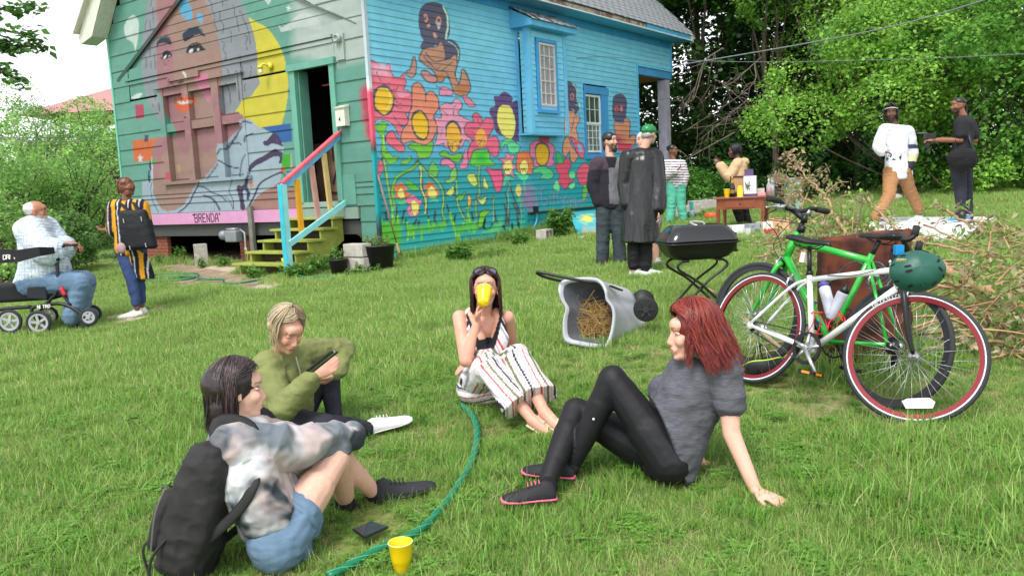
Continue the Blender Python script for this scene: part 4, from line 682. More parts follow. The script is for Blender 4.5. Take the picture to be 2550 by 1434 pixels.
for k in range(7):
 a=BU0-.2+k*.26;ln_=.27
 for q in range(2):mb.add([spt(a,4.625-r.uniform(0,.03)+.14*q, BO+.26-q*.28),spt(a+ln_,4.62-r.uniform(0,.035)+.14*q,BO+.27-q*.28),spt(a+ln_,4.77+.14*q,BO-.03-q*.25),spt(a,4.77+.14*q,BO-.03-q*.25), spt(a,4.595+.14*q,BO+.26-q*.28),spt(a+ln_,4.59+.14*q, BO+.27-q*.28)],[[0,1,2,3],[4,5,1, 0]])
mb.build('bay_roofing',cm('torn_roofing', (84,88,92),rough=.9,var=.5,vs_=9,bump=.8,bd=.02, col2=tuple(lin((168,174,178)))),house)
wf=bayboard('bay_window',4.34,5.08,2.86,4.28,BO-.05,BO+.03,(92,172,220))
def sash(parent, u0,u1,z0, z1,o,nx, nz,colf,colm, glass,bar_=.03,fr=.045):
 mb=MB();mb.add([spt(u0,z0,o),spt(u1,z0,o),spt(u1,z1,o),spt(u0,z1,o)],[[0,1,2,3]]);mb.build('window_pane',glass,parent)
 mb=MB();M3=np.stack([HU,HW,V(0,0,1)],1)
 for a,b,c,d in((u0,u0+fr,z0,z1),(u1-fr,u1,z0,z1),(u0+fr,u1-fr,z0,z0+fr),(u0+fr,u1-fr,z1-fr,z1)):mb.box(spt((a+b)/2, (c+d)/2, o+.012),(b-a,.024,d-c),M3)
 mb.build('window_frame',colf,parent)
 mb=MB()
 for k in range(1,nx):mb.box(spt(u0+(u1-u0)*k/nx,(z0+z1)/2,o+.008),(bar_,.014,z1-z0-2*fr),M3)
 for k in range(1, nz):mb.box(spt((u0+u1)/2, z0+(z1-z0)*k/nz,o+.009),(u1-u0-2*fr,.014,bar_), M3)
 mb.build('glazing_bar',colm,parent)
M_peel=cm('peeling_white',(206,196,194), rough=.8,var=.2,vs_=20);M_wf=cm('white_frame',(220,228,230),rough=.4)
M_cur=cm('hazy_pane',(172,168,178),rough=.15,var=.5,vs_=5, bump=0,spec=.7,col2=tuple(lin((120,130,140))))
for a,b,c,d,o1 in((4.34,4.41,2.86,4.30,.055),(5.0,5.08, 2.86,4.30,.055),(4.34,5.08,4.24,4.31,.056), (4.32,5.10,2.84,2.90,.07)):bayboard('bay_casing',a,b,c,d,BO,BO+o1,(70,156,212))
sash(wf,4.42,4.99,2.98,4.22,BO+.032,3,5,M_peel,M_peel,M_cur,.022,.04)
bayboard('bay_sill',4.42,4.99,2.88,2.98,BO+.03,BO+.05,(120,186,224))
w2=fbox('side_window', 6.69,7.50,2.06, 3.40,-.14,-.08,side=1,mat_=M_dark,res=.5)
for a,b,c,d,o1 in((6.62,6.69,2.0,3.58,.03),(7.40,7.70,2.0, 3.56,.025),(6.62,7.74,3.40,3.57,.035),(6.60,7.74,1.93,2.05,.06)):fbox('window_casing',a,b,c,d,-.08,o1,side=1,col=(70,150,208),res=.12)
M_g2=cm('green_pane',(70,92,76),rough=.08,var=.6, vs_=3,bump=0,spec=.8)
sash(w2,6.69,7.40, 2.72,3.38,-.03,3,2,M_wf,M_wf,M_g2,.012);sash(w2,6.69, 7.40,2.08,2.74, -.045,4,4,M_wf,M_wf,M_glass,.014)
mb=MB();mb.prism([(0,0),(.22,0),(.28, .5),(.16,.58),(.05,.4)],spt(6.9,2.78,-.055),HU,V(0,0, 1),HW*.01);mb.build('green_poster',cm('green_poster',(20,120,50)),w2)
def on_front(px,py):p=onplane(px, py,HC,HU)-HC;return p@HW, p[2]+HC[2]
mw,mz=on_front(861,289)
mb=MB();mb.prism([(-.11,-.17),(.11,-.17),(.11,.14), (-.11,.14)],fpt(mw,mz, .02),HW,V(0,0,1),-HU*.11)
mbx=mb.build('mailbox',cm('mailbox_enamel',(206,212,196),rough=.35,var=.08),None);tag(mbx,'small pale metal mailbox numbered 4 hanging beside the open door','mailbox')
mb=MB();mb.prism([(0,.135),(.125,.11),(.135, .13),(0,.175)],fpt(mw-.118,mz,.02), -HU,V(0, 0,1),HW*.236);mb.build('lid',MATS['mailbox_enamel'],mbx);lettering('4',fpt(mw+.03,mz-.09, .133),-HW,V(0,0,1),.06,.012,M_ink,mbx,-HU)
lw,lz=on_front(676,165);M_yel=cm('yellow_paint',YEL,rough=.4)
lamp=thing('wall_lamp','yellow painted wall lamp with a bare bulb on the yellow disc of the mural','lamp',base=fpt(lw,lz,.02))
mb=MB();mb.lathe([(0,0),(.06, 0),(.06,.03),(.03,.05),(0,.05)],fpt(lw,lz,.02),16,-HU);mb.tube([fpt(lw,lz,.05),fpt(lw+.04, lz+.03,.14), fpt(lw+.09,lz,.17)],.02);mb.lathe([(.0, 0),(.045,0),(.05,.05),(0,.06)],fpt(lw+.09, lz-.05,.17), 14);mb.build('lamp_fitting',M_yel,lamp,True)
mb=MB();mb.ell(fpt(lw+.09,lz-.09,.17),(.035,.035,.05));mb.build('bulb',cm('bulb_glass',(235,235,230),rough=.1),lamp,True)
sw,sz=on_front(851,113)
mb=MB();mb.prism([(-.09,-.24),(.09,-.24),(.09,.18),(-.09,.18)],fpt(sw,sz,.0),HW,V(0,0,1),-HU*.05);mb.lathe([(.07,0),(.075,.06),(.05,.09),(.03,.06), (0,.06)], fpt(sw,sz+.1,.04),16,-HU)
tag(mb.build('meter_socket',cm('socket_grey', (150,164,158),rough=.6),None),'weathered grey electrical socket box on the front above the door corner','electrical box')
fbox('hatch',.46, .78,1.22,1.72, -.0,.03,col=(92,146,130),res=.1)
# ================================================================= TREES
def leaves(centres,nrm_,rad,n,size,cols,r,droop=.35,up=.6,flat=.35,asp=.55):
 k=r.integers(0,len(centres),n);c=centres[k];N_=nrm_[k]
 d=r.normal(0,1,(n,3));d/=np.linalg.norm(d,axis=1)[:,None];q=r.uniform(0,1,n)**.45
 off=d*q[:,None]*rad[k][:,None];off-=N_*((off*N_).sum(1)*(1-flat))[:, None];p=c+off
 p[:,2]-=droop*(np.hypot(off[:,0],off[:,1])**2)/np.maximum(rad[k],.1)
 ln=N_*.5+V(0,0,up)+r.normal(0,.45,(n,3));ln/=np.linalg.norm(ln,axis=1)[:,None]
 a=np.cross(ln,r.normal(0,1,(n,3)));a/=np.linalg.norm(a,axis=1)[:,None];b=np.cross(ln,a)
 s_=(size*r.uniform(.55,1.25,n))[:,None];tip=p+a*s_*1.0-V(0,0,1)*s_*.18
 v=np.stack([p-a*s_*.35,p+b*s_*asp+a*s_*.15,tip,p-b*s_*asp+a*s_*.15],1).reshape(-1,3)
 f=np.arange(4*n).reshape(n,4)
 t=r.uniform(0, 1,n)[:, None];ck=r.uniform(-.22,.28,len(centres))[k][:,None]
 col=(lin(cols[0])*(1-t)+lin(cols[1])*t)*(1+ck);return v,f,np.repeat(col, 4,0)
M_leaf=leafmat('foliage',None,.42,.45,.12,1.2)
M_bark=cm('bark',(92,80,70),rough=.95,var=.35,vs_=12, bump=.8,bs=30,bd=.02,stretch=(1,1,.25))
M_twig=cm('dead_twig', (112,100,90),rough=.9,var=.2)
def tree(name,label,x,y,h,rad,base,cols,n,size,seed,group=None,ncl=None,lean=(0,0),blobs=None,crad=(.35, .7),front=True, trunk=True,cat='tree',tr=None):
 r=np.random.default_rng(seed);g=gz(x,y);B=V(x, y,g)
 t=thing(name,label,cat,base=B,group=group)
 if blobs is None:
  blobs=[]
  for i in range(15):
   a=r.uniform(0,6.28);q=rad*r.uniform(.3,1.0);zz=base+(h-base)*r.uniform(.1,.95)
   blobs.append((V(x+math.cos(a)*q, y+math.sin(a)*q*.8,g+zz),rad*r.uniform(.25,.48),(h-base)*r.uniform(.09,.18)))
  blobs.append((V(x+lean[0],y+lean[1],g+h-rad*.5),rad*.45, rad*.4));blobs.append((V(x,y,g+base+(h-base)*.45),rad*.6,(h-base)*.38))
 ncl=ncl or int(n/70);cs=[];ns=[];wts=A([b[1]**2 for b in blobs]);wts=wts/wts.sum()
 while len(cs)<ncl:
  b=blobs[r.choice(len(blobs),p=wts)];d=nrm(r.normal(0,1,3));
  if d[1]>.55 and r.uniform()<.7:continue
  q=r.uniform(.72,1.08);p=b[0]+d*V(b[1], b[1],b[2])*q
  if any((((p-bb[0])/V(bb[1],bb[1],bb[2]))**2).sum()<.45 for bb in blobs):continue
  if p[2]<g+.1:continue
  cs.append(p);ns.append(nrm(d+V(0,0,.35)))
 cs=A(cs);ns=A(ns);rd=r.uniform(crad[0],crad[1],ncl)
 v,f,c=leaves(cs,ns,rd,n,size,cols,r);mk('crown',v,f,M_leaf,t,col=c)
 if trunk:
  mb=MB();tr=tr or max(.06,h*.012);top=V(x+lean[0]*.7,y+lean[1]*.7,g+h*.72)
  pts=cr([B-V(0,0,.2),B+V(r.normal(0,.1),r.normal(0, .1),h*.2)+V(*lean,0)*.2,B+V(r.normal(0,.2), r.normal(0,.2),h*.45)+V(*lean,0)*.45,top],5)
  mb.tube(pts,np.linspace(tr*1.15,tr*.3,len(pts)),9);mb.build('trunk',M_bark,t,True)
  mb=MB()
  for i in range(min(26 if h<8 else 9,ncl)):
   e=cs[r.integers(0,ncl)];k=int(np.clip((e[2]-g)/h*len(pts)*.8-2,2,len(pts)-2));s0=pts[k];mid=(s0+e)/2+V(0, 0,-.1)+r.normal(0,.15,3)
   mb.tube(cr([s0,mid,e],4),np.linspace(tr*.38,.012, 9),5)
  mb.build('limb',M_bark, t,True,kind='stuff')
 return t
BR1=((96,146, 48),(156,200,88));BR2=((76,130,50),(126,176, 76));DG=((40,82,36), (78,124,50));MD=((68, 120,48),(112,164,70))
GRP='trees along the back of the lot'
specs=[('young_maple','bright young maple whose low boughs spread behind the folding chair and walking man',9.3,19.8,5.3,2.5,1.0,BR1,22000,.066,1),('young_maple','bright leafy sapling directly behind the man holding a camera',12.2, 19.0,4.9,2.3, .2,BR2,18000, .068,2),('young_maple','light green sapling at the right edge of the photo beyond the man in black',15.4,19.5,5.2,2.4,.2,BR1,17000,.068,3),('young_maple','pale green sapling between the walking man and the man in black',10.2,21.0,4.4,1.8,.3,((96,150, 96),(134,184,120)),10000,.08,4),('young_maple','leafy sapling filling the gap behind the walking man',10.6, 18.6,3.6,1.7, .1,BR2,9000, .08,12),('young_maple','tall leafy sapling arching over the man in black',13.4,21.5,7.2,2.2,2.0,BR2,17000,.078,13),('young_maple','tall leafy sapling above the bright maple reaching the upper wire',9.4,22.4,7.8,2.4,2.6,BR1,17000,.078,14),('young_maple', 'high leafy tree crown just right of the house roof under the cable',7.4,23.0, 8.6,2.3,4.4, BR2,18000,.08, 15),('tall_maple','tall maple with its lowest boughs hanging right beside the back end of the house roof',5.9,25.5,11.5,3.2,4.6,MD,24000,.098,5),('tall_maple','tall broad maple rising above the middle of the tree line over the table',10.0,25.5,12.0,3.6,3.6,BR2,26000,.098,6),('tall_maple','tall dark tree with open crown above the walking man', 14.5,26.0,12.5, 3.5,3.8,MD, 24000,.098,7),('tall_maple','tall tree with heavy dark limbs at the upper right corner',18.5,25.0,12.0,3.6,3.0,DG,21000,.10,8), ]
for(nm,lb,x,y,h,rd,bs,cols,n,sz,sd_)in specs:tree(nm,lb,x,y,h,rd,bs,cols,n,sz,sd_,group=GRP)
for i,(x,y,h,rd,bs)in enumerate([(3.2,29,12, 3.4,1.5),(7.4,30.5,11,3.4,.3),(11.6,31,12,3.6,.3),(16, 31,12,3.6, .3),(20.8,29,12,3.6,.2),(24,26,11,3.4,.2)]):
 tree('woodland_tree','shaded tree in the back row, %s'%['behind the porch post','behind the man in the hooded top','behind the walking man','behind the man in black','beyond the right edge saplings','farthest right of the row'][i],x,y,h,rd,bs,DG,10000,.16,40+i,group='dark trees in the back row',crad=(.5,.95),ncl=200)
r=np.random.default_rng(55)
def woodmass(name,lb,n,x0,x1,y0,y1,z1,size,cols,seed):
 r=np.random.default_rng(seed);ncl=n//60;cx_=r.uniform(x0, x1,ncl);cy_=r.uniform(y0,y1, ncl);cz_=gz(cx_,cy_)+z1*r.uniform(0,1,ncl)**1.1
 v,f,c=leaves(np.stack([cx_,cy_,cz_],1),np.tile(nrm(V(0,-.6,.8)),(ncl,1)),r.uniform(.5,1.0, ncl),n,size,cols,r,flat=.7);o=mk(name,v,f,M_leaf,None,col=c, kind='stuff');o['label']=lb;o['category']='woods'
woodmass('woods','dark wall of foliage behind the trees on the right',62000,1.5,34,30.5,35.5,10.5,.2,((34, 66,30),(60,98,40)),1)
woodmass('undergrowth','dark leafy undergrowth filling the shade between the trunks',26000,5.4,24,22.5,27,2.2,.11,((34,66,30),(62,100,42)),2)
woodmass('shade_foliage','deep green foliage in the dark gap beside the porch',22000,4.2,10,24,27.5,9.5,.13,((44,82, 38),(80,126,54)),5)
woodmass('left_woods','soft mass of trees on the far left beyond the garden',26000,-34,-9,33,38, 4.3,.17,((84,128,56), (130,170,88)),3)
for i,(px,py,d,h,rd,cols,lb)in enumerate([(1745,500, 20.5,1.0,.9, MD,'low green bush behind the man in teal trousers'),(2050,490,21.5,1.2,1.3,DG,'dark low undergrowth behind the tilted branch pile'),(2330,490,20,.8,1.4,BR2,'low brambles at the foot of the saplings by the man in black'),(2520,490,18, .9,1.2,BR1, 'pale weedy brambles at the right edge of the lot')]):
 p=P(px,py,d);tree('shrub',lb,p[0],p[1],h,rd,.05,cols,3500,.06,60+i, group='shrubs at the foot of the woods',crad=(.2,.4),trunk=False,cat='shrub')
dt=thing('dead_branches','tangle of bare grey dead branches hanging in the dark gap beside the porch', 'branches',base=P(1790,300,23))
mb=MB();r=np.random.default_rng(77)
for(a,b)in(((1880,160), (1700,330)), ((1800,120), (1720,260)), ((1860,250), (1740,350)), ((1780,200), (1900,300)), ((1900,140), (1760,210)), ((1830,330), (1690,410)), ((1860,300), (1720,320)), ((1750,170), (1690,240)), ((1900,260), (1800,340))):
 A0=P(a[0],a[1], 21.5+r.uniform(-.5,1));B0=P(b[0],b[1],21+r.uniform(-.5,.5));m_=(A0+B0)/2+r.normal(0,.25,3);q=cr([A0,m_,B0],5);mb.tube(q,np.linspace(.02, .006,len(q)),5)
 for k in range(9):
  s0=q[r.integers(2,len(q)-1)];e=s0+nrm(B0-A0)*r.uniform(.2,.6)+r.normal(0,.3,3);mb.tube(cr([s0,(s0+e)/2+r.normal(0,.08,3),e], 3),np.linspace(.009,.004,7), 4)
mb.build('twig',M_twig,dt,True,kind='stuff')
# ---- left side trees
LB=((110,156,76),(166, 206,116));LD=((86,130,64),(126,170,92))
for i,(px,py, d,h,rd, cols,n,lb)in enumerate([(20,500,25,5.0,2.0,LB,9000,'light green tree at the far left behind the man on the rollator'),(130,500,29,4.9,1.7,LD,8000,'mid green tree showing between the two left wires and the sky'),(215,500, 31,5.0,1.8, LB,8000,'yellow green tree standing just in front of the red roof'),(300,500,26,4.5,1.7,LB,8000,'bright tree touching the left corner of the house'), (60,500,22,2.6,1.6,LB,7000,'bushy thicket behind the seated man at left'),(210,500,23, 2.6,1.6,LB, 7000,'rounded thicket between the man and the woman with the backpack'),(350,500,34,4.6,2.2,LD,7000,'tree hidden mostly behind the left end of the house'),(-60,500,21,4.0,1.9,LB,7000,'leafy tree cut by the left edge of the photo'),(-40,520,14.5,1.9,1.0,LB,7000,'leafy bush nearest the left edge behind the man'),(135,540,16.5,1.3,.7,LD,7000,'dark dense conifer shrub right behind the seated man')]):
 p=P(px,py, d);tree('shrub' if h<3 else 'tree', lb,p[0], p[1],h, rd,.1,cols, int(n*1.25),(.06 if d>18 else .045),80+i,group='greenery left of the house',crad=(.3,.6)if d>18 else(.15,.35),cat='shrub' if h<3 else 'tree')
ob=thing('overhanging_branch','leafy branch hanging into the sky at the top left corner','branch',base=P(-60,60,6.5))
mb=MB();cs=[];r=np.random.default_rng(91)
for pts_ in([(-120,-20),(-20,20),(50,20),(95, 15)],[(-120,30),(-10,70),(60,85),(95, 75)],[(-100,60),(0,105),(50, 118),(108,112)],[(-110,120),(-20,165),(20, 180),(45,205)],[(-110,40),(-20,95),(20, 110),(38,118)]):
 q=cr([P(a,b,6.5)for a,b in pts_],5);mb.tube(q,np.linspace(.016,.004, len(q)),5);cs+=[q[k]for k in range(4,len(q))]
mb.build('branch',M_bark,ob,True);cs=A(cs)
v, f,c=leaves(cs,np.tile(V(0,0,1),(len(cs),1)),np.full(len(cs),.085),520,.052,((70, 110,60),(112,158,84)),r,flat=.8, asp=.5);mk('leaves',v,f,M_leaf,ob,col=c, kind='stuff')
rb=P(262,400,62);fh=thing('far_house','distant house showing only its dull red hipped roof above the trees','house',base=V(rb[0],rb[1],gz(rb[0],rb[1])))
mb=MB();bx,by=rb[0]+2,rb[1];mb.box((bx,by,3.2),(10, 9,5.6));mb.build('wall',cm('far_wall',(190,180,170)),fh)
mb=MB();zr=P(262,290,62)[2];zt=P(290,250,62)[2];mb.add([(bx-5.4,by-5,zr-.2),(bx+5.4,by-5,zr-.2),(bx+5.4,by+5,zr-.2),(bx-5.4, by+5,zr-.2),(bx-.6,by,zt+.9),(bx+1.2,by,zt+.9)],[[0,1,5,4],[1,2,5],[2, 3,4,5],[3,0,4]]);mb.build('roof',cm('red_roof',(176,128,126), rough=.9,var=.1),fh)
M_wire=cm('wire',(120,126,130),rough=.5,bump=0)
def wire(lb,pts, r_):mb=MB();q=cr(pts,6);mb.tube(q,r_,5);tag(mb.build('wire',M_wire,None,True),lb, 'wire')
wire('upper of the two thin overhead wires crossing left of the house', [P(-80,341,16),P(100,343,16),P(305,341,19)],.008)
wire('lower of the two thin overhead wires crossing left of the house',[P(-80,351,16),P(100,354,16),P(305,350,19)],.007)
wire('thick twisted overhead cable rising from the house corner to the top right',[P(1672,166,20),P(1990,112, 18),P(2250, 60,16),P(2520,-20,14)],.014)
wire('thin nearly level wire crossing the trees at the right',[P(1672, 150,20),P(1900,155,18),P(2250,148, 15),P(2620, 132,12)],.006)
wire('short loose wire strung along the top of the blue wall',[P(1415,148,18.2),P(1500,142,19),P(1600,150,20), P(1672,152,20)],.006)
# ================================================================= STAIRS AND THINGS AROUND THE HOUSE
M_lime=cm('lime_paint',(150,158,72), rough=.7,var=.18,vs_=7,bump=.3);M_turq=cm('turquoise_paint', (52,178,196),rough=.6,var=.12);M_aqua=cm('pale_aqua_paint',(142,214,216),rough=.6,var=.1)
ZC=V(0,0,1);M3h=np.stack([HU,HW,ZC],1)
st=thing('staircase','lime green wooden steps with a rainbow painted handrail leading up to the open door','stairs',base=hpt(-.7,1.4, .2))
TZ=[1.03-.172*k for k in range(5)];TU=[-.10-.275*k for k in range(5)]
for k in range(5):
 mb=MB();mb.box(hpt(TU[k]+.02,1.47,TZ[k]-.018),(.33,1.40,.038),M3h);o=mb.build('tread', M_lime,st);bevel(o,.006)
 if k==0:o['label']='top tread worn to bare grey wood'
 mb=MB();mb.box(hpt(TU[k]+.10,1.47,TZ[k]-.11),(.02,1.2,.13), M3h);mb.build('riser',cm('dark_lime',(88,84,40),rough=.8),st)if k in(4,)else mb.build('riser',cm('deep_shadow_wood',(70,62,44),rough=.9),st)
for w_ in(.86,2.02):
 mb=MB();poly=[(0,1.0),(-.02,.75)]
 poly=[(-.0,1.01),(-.0,.62),(-.95,.06),(-1.28,.06),(-1.28,.30)]
 for k in(4,3,2,1,0):poly+=[(TU[k]-.12,TZ[k]-.04),(TU[k]+.155,TZ[k]-.04)]if k else[(TU[0]-.12, TZ[0]-.04)]
 mb.prism(poly,hpt(0,w_,0),HU,ZC,HW*.04);mb.build('stringer',M_lime,st)
RPW=V(HC[0],HC[1],0)+HW*.76
def RPx(px,py):return onplane(px,py,RPW,HW)
pb_=RPx(716,676);pt_=RPx(706,460)
mb=MB();mb.box((pb_+pt_)/2,(.1,.1,np.linalg.norm(pt_-pb_)),M3h);o=mb.build('newel_post',M_aqua, st);mb=MB();c_=(pb_+pt_)/2-HU*.052;mb.box(c_,(.006,.1,np.linalg.norm(pt_-pb_)),M3h);mb.build('post_face',M_turq, o)
a,b=RPx(702,462), RPx(852,328)
for off,wd,ht,m_,nm in((.035,.10,.035,cm('coral_paint',(226,92,108),rough=.5),'handrail'), (-.03,.04,.10,cm('sky_paint',(112,176,222), rough=.5),'rail_side')):
 mb=MB();mb.bar(a+ZC*off,b+ZC*off, wd,ht);mb.build(nm,m_,st)
a2,b2=RPx(716,607),RPx(868,498);mb=MB();mb.bar(a2-HW*.06,b2-HW*.02,.04,.09);mb.build('lower_rail',M_aqua,st)
for(x0,y0,x1,y1,c_,nm)in((739,447,752, 588,(232,164,20),'orange'), (775,412,794,552,(196,146,136),'mauve'),(806,382,823,522,(208, 178,118),'tan')):
 mb=MB();p,q=RPx(x0,y0),RPx(x1,y1);mb.bar(p+HW*.0,q,.085,.045,up=HW);mb.build('baluster',cm(nm+'_paint',c_,rough=.55),st,label=nm+' baluster')
mb=MB();q=RPx(866,490);mb.box(q-HW*.03+ZC*.16-HU*.02, (.07,.05,.5),M3h);mb.build('end_post',M_aqua,st)
tag(MB().lathe([(0,0), (.032,0),(.04,.09),(.042,.09),(.034,.005),(0, .005)],hpt(TU[4]-.02,.95, TZ[4]),20).build('yellow_cup',cm('cup_yellow',(244,206, 12),rough=.3, var=.03,bump=0,spec=.5),None,True),'tiny bright yellow cup on the lowest step beside the turquoise post','cup')
M_conc=cm('concrete_block',(176,170,162),rough=.95,var=.2,vs_=10, bump=.6,bs=80)
def cblock(lb, base,ax,up, third=None,sz=(.4,.2,.2)):
 ax=nrm(ax);up=nrm(A(up)-ax*np.dot(up, ax));sd_=np.cross(up,ax);L_,W_,H2=sz;mb=MB();M_=np.stack([ax,sd_, up],1)
 for s_ in(-1, 1):mb.box(A(base)+sd_*s_*(W_/2-.016),(L_,.032,H2), M_)
 for s_ in(-.5,0,.5):mb.box(A(base)+ax*s_*(L_-.032),(.032,W_-.066,H2-.002),M_)
 return tag(bevel(mb.build('cinder_block', M_conc),.004),lb,'block','loose cinder blocks')
q=G(503,662);cblock('upright grey cinder block standing in the dark crawl space opening left of the meter',q+ZC*.21,ZC,-HU*.9+HW*.35,sz=(.42,.2,.21))
mb=MB();q=G(840,690)
for k,(dx,lb)in enumerate(((0,'grey block lying at the bottom of the two stacked right of the stairs'), (.01,'upper grey block of the two stacked beside the stairs with weeds before it'))):
 mb=MB();mb.box(q+HU*.45+ZC*(.11+.215*k+.04)+HW*dx,(.2,.42,.2),M3h);tag(bevel(mb.build('cinder_block',M_conc),.012),lb,'block','loose cinder blocks')
q=G(1357,598);cblock('pale cinder block on its side against the teal foundation wall',q+ZC*.1,nrm(HU*.8+HW*.2),-HW+ZC*.0,sz=(.4, .2,.2))
for i,(px,py,lb)in enumerate(((1760,523,'long grey block with a cloth over it behind the man in teal trousers'),(1700,540, 'grey block edging the plant bed left of the teal trousers'),(1728,535,'grey block by the white spray bottle right of the teal trousers'))):
 q=G(px,py);mb=MB();mb.box(q+ZC*.12, ((.9,.4,.25)[i],.2, .24),np.stack([nrm(V(1,.3,0)),nrm(V(-.3,1,0)),ZC],1));tag(bevel(mb.build('bed_block',M_conc), .012),lb,'block','blocks edging the plant bed')
M_mtr=cm('meter_grey',(136,144,148),rough=.45,metal=.3)
mt=thing('gas_meter','grey gas meter with pipe in front of the brick pier','meter',base=hpt(-.15,3.7,.2))
mb=MB();mb.box(hpt(-.16,3.72,.72),(.18, .34,.22),M3h);o=mb.build('meter_body',M_mtr,mt);bevel(o,.03,3)
mb=MB();mb.lathe([(0,0),(.09,0),(.09,.12), (.05,.16),(0,.16)],hpt(-.16,3.95,.74),18,HW);mb.box(hpt(-.16,3.72,.85),(.14,.26,.05),M3h);mb.build('regulator',M_mtr,mt,True)
mb=MB();mb.tube([hpt(-.13,3.42,.1), hpt(-.13,3.42, .5),hpt(-.13,3.42,.78),hpt(-.13,3.55,.84)],.022);mb.tube([hpt(-.13, 3.42,.42),hpt(-.13,3.42,.5)],.034);mb.build('pipe',M_mtr,mt,True)
mb=MB();mb.tube(cr([hpt(-.16,3.4, .55),hpt(-.17,3.33,.4),hpt(-.16,3.36,.25),hpt(-.16, 3.3,.12)],4),.006,5);mb.build('yellow_wire',M_yel,mt)
mb=MB();mb.box(hpt(-.08,3.26,.84),(.06,.11,.86),M3h);tag(mb.build('grey_post',cm('weathered_post',(112,112, 104),rough=.9, var=.3)),'weathered grey upright board in front of the pink plank left of the stairs','post')
M_pot=cm('black_plastic_pot',(34,34,40),rough=.5,var=.3,vs_=8)
def plant(lb,nm,base,n,h,sp,cols,sz,seed,cat='plant',group=None,pot=None):
 r=np.random.default_rng(seed);t=thing(nm,lb, cat,base=base,group=group);z0=base[2]
 if pot:
  rt,rb,hp=pot;mb=MB();mb.lathe([(0,0),(rb,0),(rt,hp), (rt+.012,hp),(rt+.012,hp+.02),(rt-.01,hp+.02),(rt-.02,hp-.03),(0,hp-.03)],base,20);mb.build('pot',M_pot,t,True);z0+=hp-.03
 cs=[];mb=MB()
 for k in range(n):
  a=r.uniform(0,6.28);e=V(base[0]+math.cos(a)*sp*r.uniform(.2,1),base[1]+math.sin(a)*sp*r.uniform(.2,1),z0+h*r.uniform(.5,1));s0=V(base[0]+math.cos(a)*sp*.3,base[1]+math.sin(a)*sp*.3,z0)
  q=cr([s0,(s0+e)/2+V(0,0,h*.12),e],4);mb.tube(q,.004,4);cs+=[q[j]for j in range(2,len(q))]
 mb.build('stem',cm('green_stem',(90,120,60)),t,kind='stuff');cs=A(cs)
 v,f,c=leaves(cs,np.tile(ZC,(len(cs),1)),np.full(len(cs),sz*1.6),len(cs)*5,sz,cols,r,flat=.8,asp=.4);mk('leaves',v,f,M_leaf,t,col=c,kind='stuff');return t
WG=((74,122,50),(126,170,80));q=G(922,678);plant('black fabric planter with sprouting weeds at the corner of the house','planter',q+HU*.2,14,.22, .26,((100,130,60),(160,176,100)), .03,1,pot=(.26,.2,.38),cat='planter',group='black planters by the corner')
q=G(845,684);plant('small black nursery pot in front of the stacked blocks', 'planter',q,6, .3,.1,WG, .03,2,pot=(.14,.11,.22),cat='planter',group='black planters by the corner')
for i,(px,py,n, h,sp,sz, lb)in enumerate(((1145,650,22,.28,.22,.06,'dense green weed clump against the blue wall behind the drinking woman'),(1290,612,20,.24,.22,.05,'weed clump at the wall below the signature'),(1392,590,26, .55,.3,.07, 'tall weeds with a broad leaf between the foundation block and the painted board'),(745,690,24,.2,.3,.05,'grassy weeds growing round the foot of the turquoise post'), (800,680,18,.3,.25,.045,'weeds under the right side of the stairs'),(640, 690,14,.18, .25,.04,'low weeds left of the lowest step'),(450,650,10,.3,.1,.05,'single leafy weed before the dark crawl space left of the cinder block'),(410,655,12,.2,.3,.045,'weeds right of the backpack at the house pier'),(556,665, 8,.22,.15, .04,'small weed between the cinder block and the meter'),(505,668,7,.18,.1,.035,'sprout touching the foot of the upright cinder block'),(900,690,16,.2,.3,.03,'dry seedy grass before the black planter'),(1225,640,10, .16,.3,.03, 'thin grass tufts along the wall foot left of the signature'),(1740,500,40,.45,.7,.06,'leafy bush beyond the plant bed'), (1730,545,14,.16,.3,.04,'low green weeds by the orange tub'))):
 q=G(px,py);plant(lb,'weed',q,n,h,sp,WG,sz,10+i,group='weeds around the house')
r=np.random.default_rng(5)
for i in range(12):
 t=r.uniform(0,1);q=G(150+170*t,600+55*r.uniform(0,1));plant('low weed patch on worn ground %s'%['nearest the seated man\'s handlebar', 'beside the patch by the man\'s handlebar','farther behind the rollator handle','midway to the woman with the backpack', 'left of the woman with the backpack','at the woman\'s left elbow','behind the rollator towards the trees', 'at the edge of the worn ground by the knees','behind the woman\'s legs','near the far pier of the house', 'left of the house corner','at the tree shadow edge'][i],'weed',q,12,.16,.4,((70,96,60),(112,136,84)),.04,40+i,group='weed patches on the worn ground')
rk=thing('leaf_rake','rusty wire leaf rake leaning on the flower mural near the corner','rake',base=G(1000,655))
h0=onplane(941,436,spt(.1,0,.05),HW);h1=P(992,622,proj(spt(.45,.45,.35))[2])
mb=MB();mb.tube([h0,h1],.014,8);mb.build('handle',cm('rake_handle',(150,112,100), rough=.7,var=.3,vs_=20),rk,True)
mb=MB();d_=nrm(h1-h0);sx=nrm(np.cross(d_,-HU*.3-HW));
for k in range(15):
 a=(k-7)/7*.55;e=h1+d_*.30*math.cos(a)+sx*.34*math.sin(a);mb.tube(cr([h1,(h1+e)/2,e,e+V(0,0,-.03)-HW*-.03],3),.0035,4)
mb.tube([h1+d_*.2-sx*.2,h1+d_*.2+sx*.2],.006,5);mb.build('tine',cm('rusty_wire',(120,84,70),metal=.5,rough=.7),rk)
mb=MB();mb.tube([h1-d_*.12,h1+d_*.05],.022,8);mb.build('ferrule',cm('wood_ferrule',(196,160, 110)),rk)
cpx=[onplane(x,y,spt(0,0,.03),HW)for x,y in((1333,522),(1337,538),(1334, 556),(1322,578),(1312,592))]
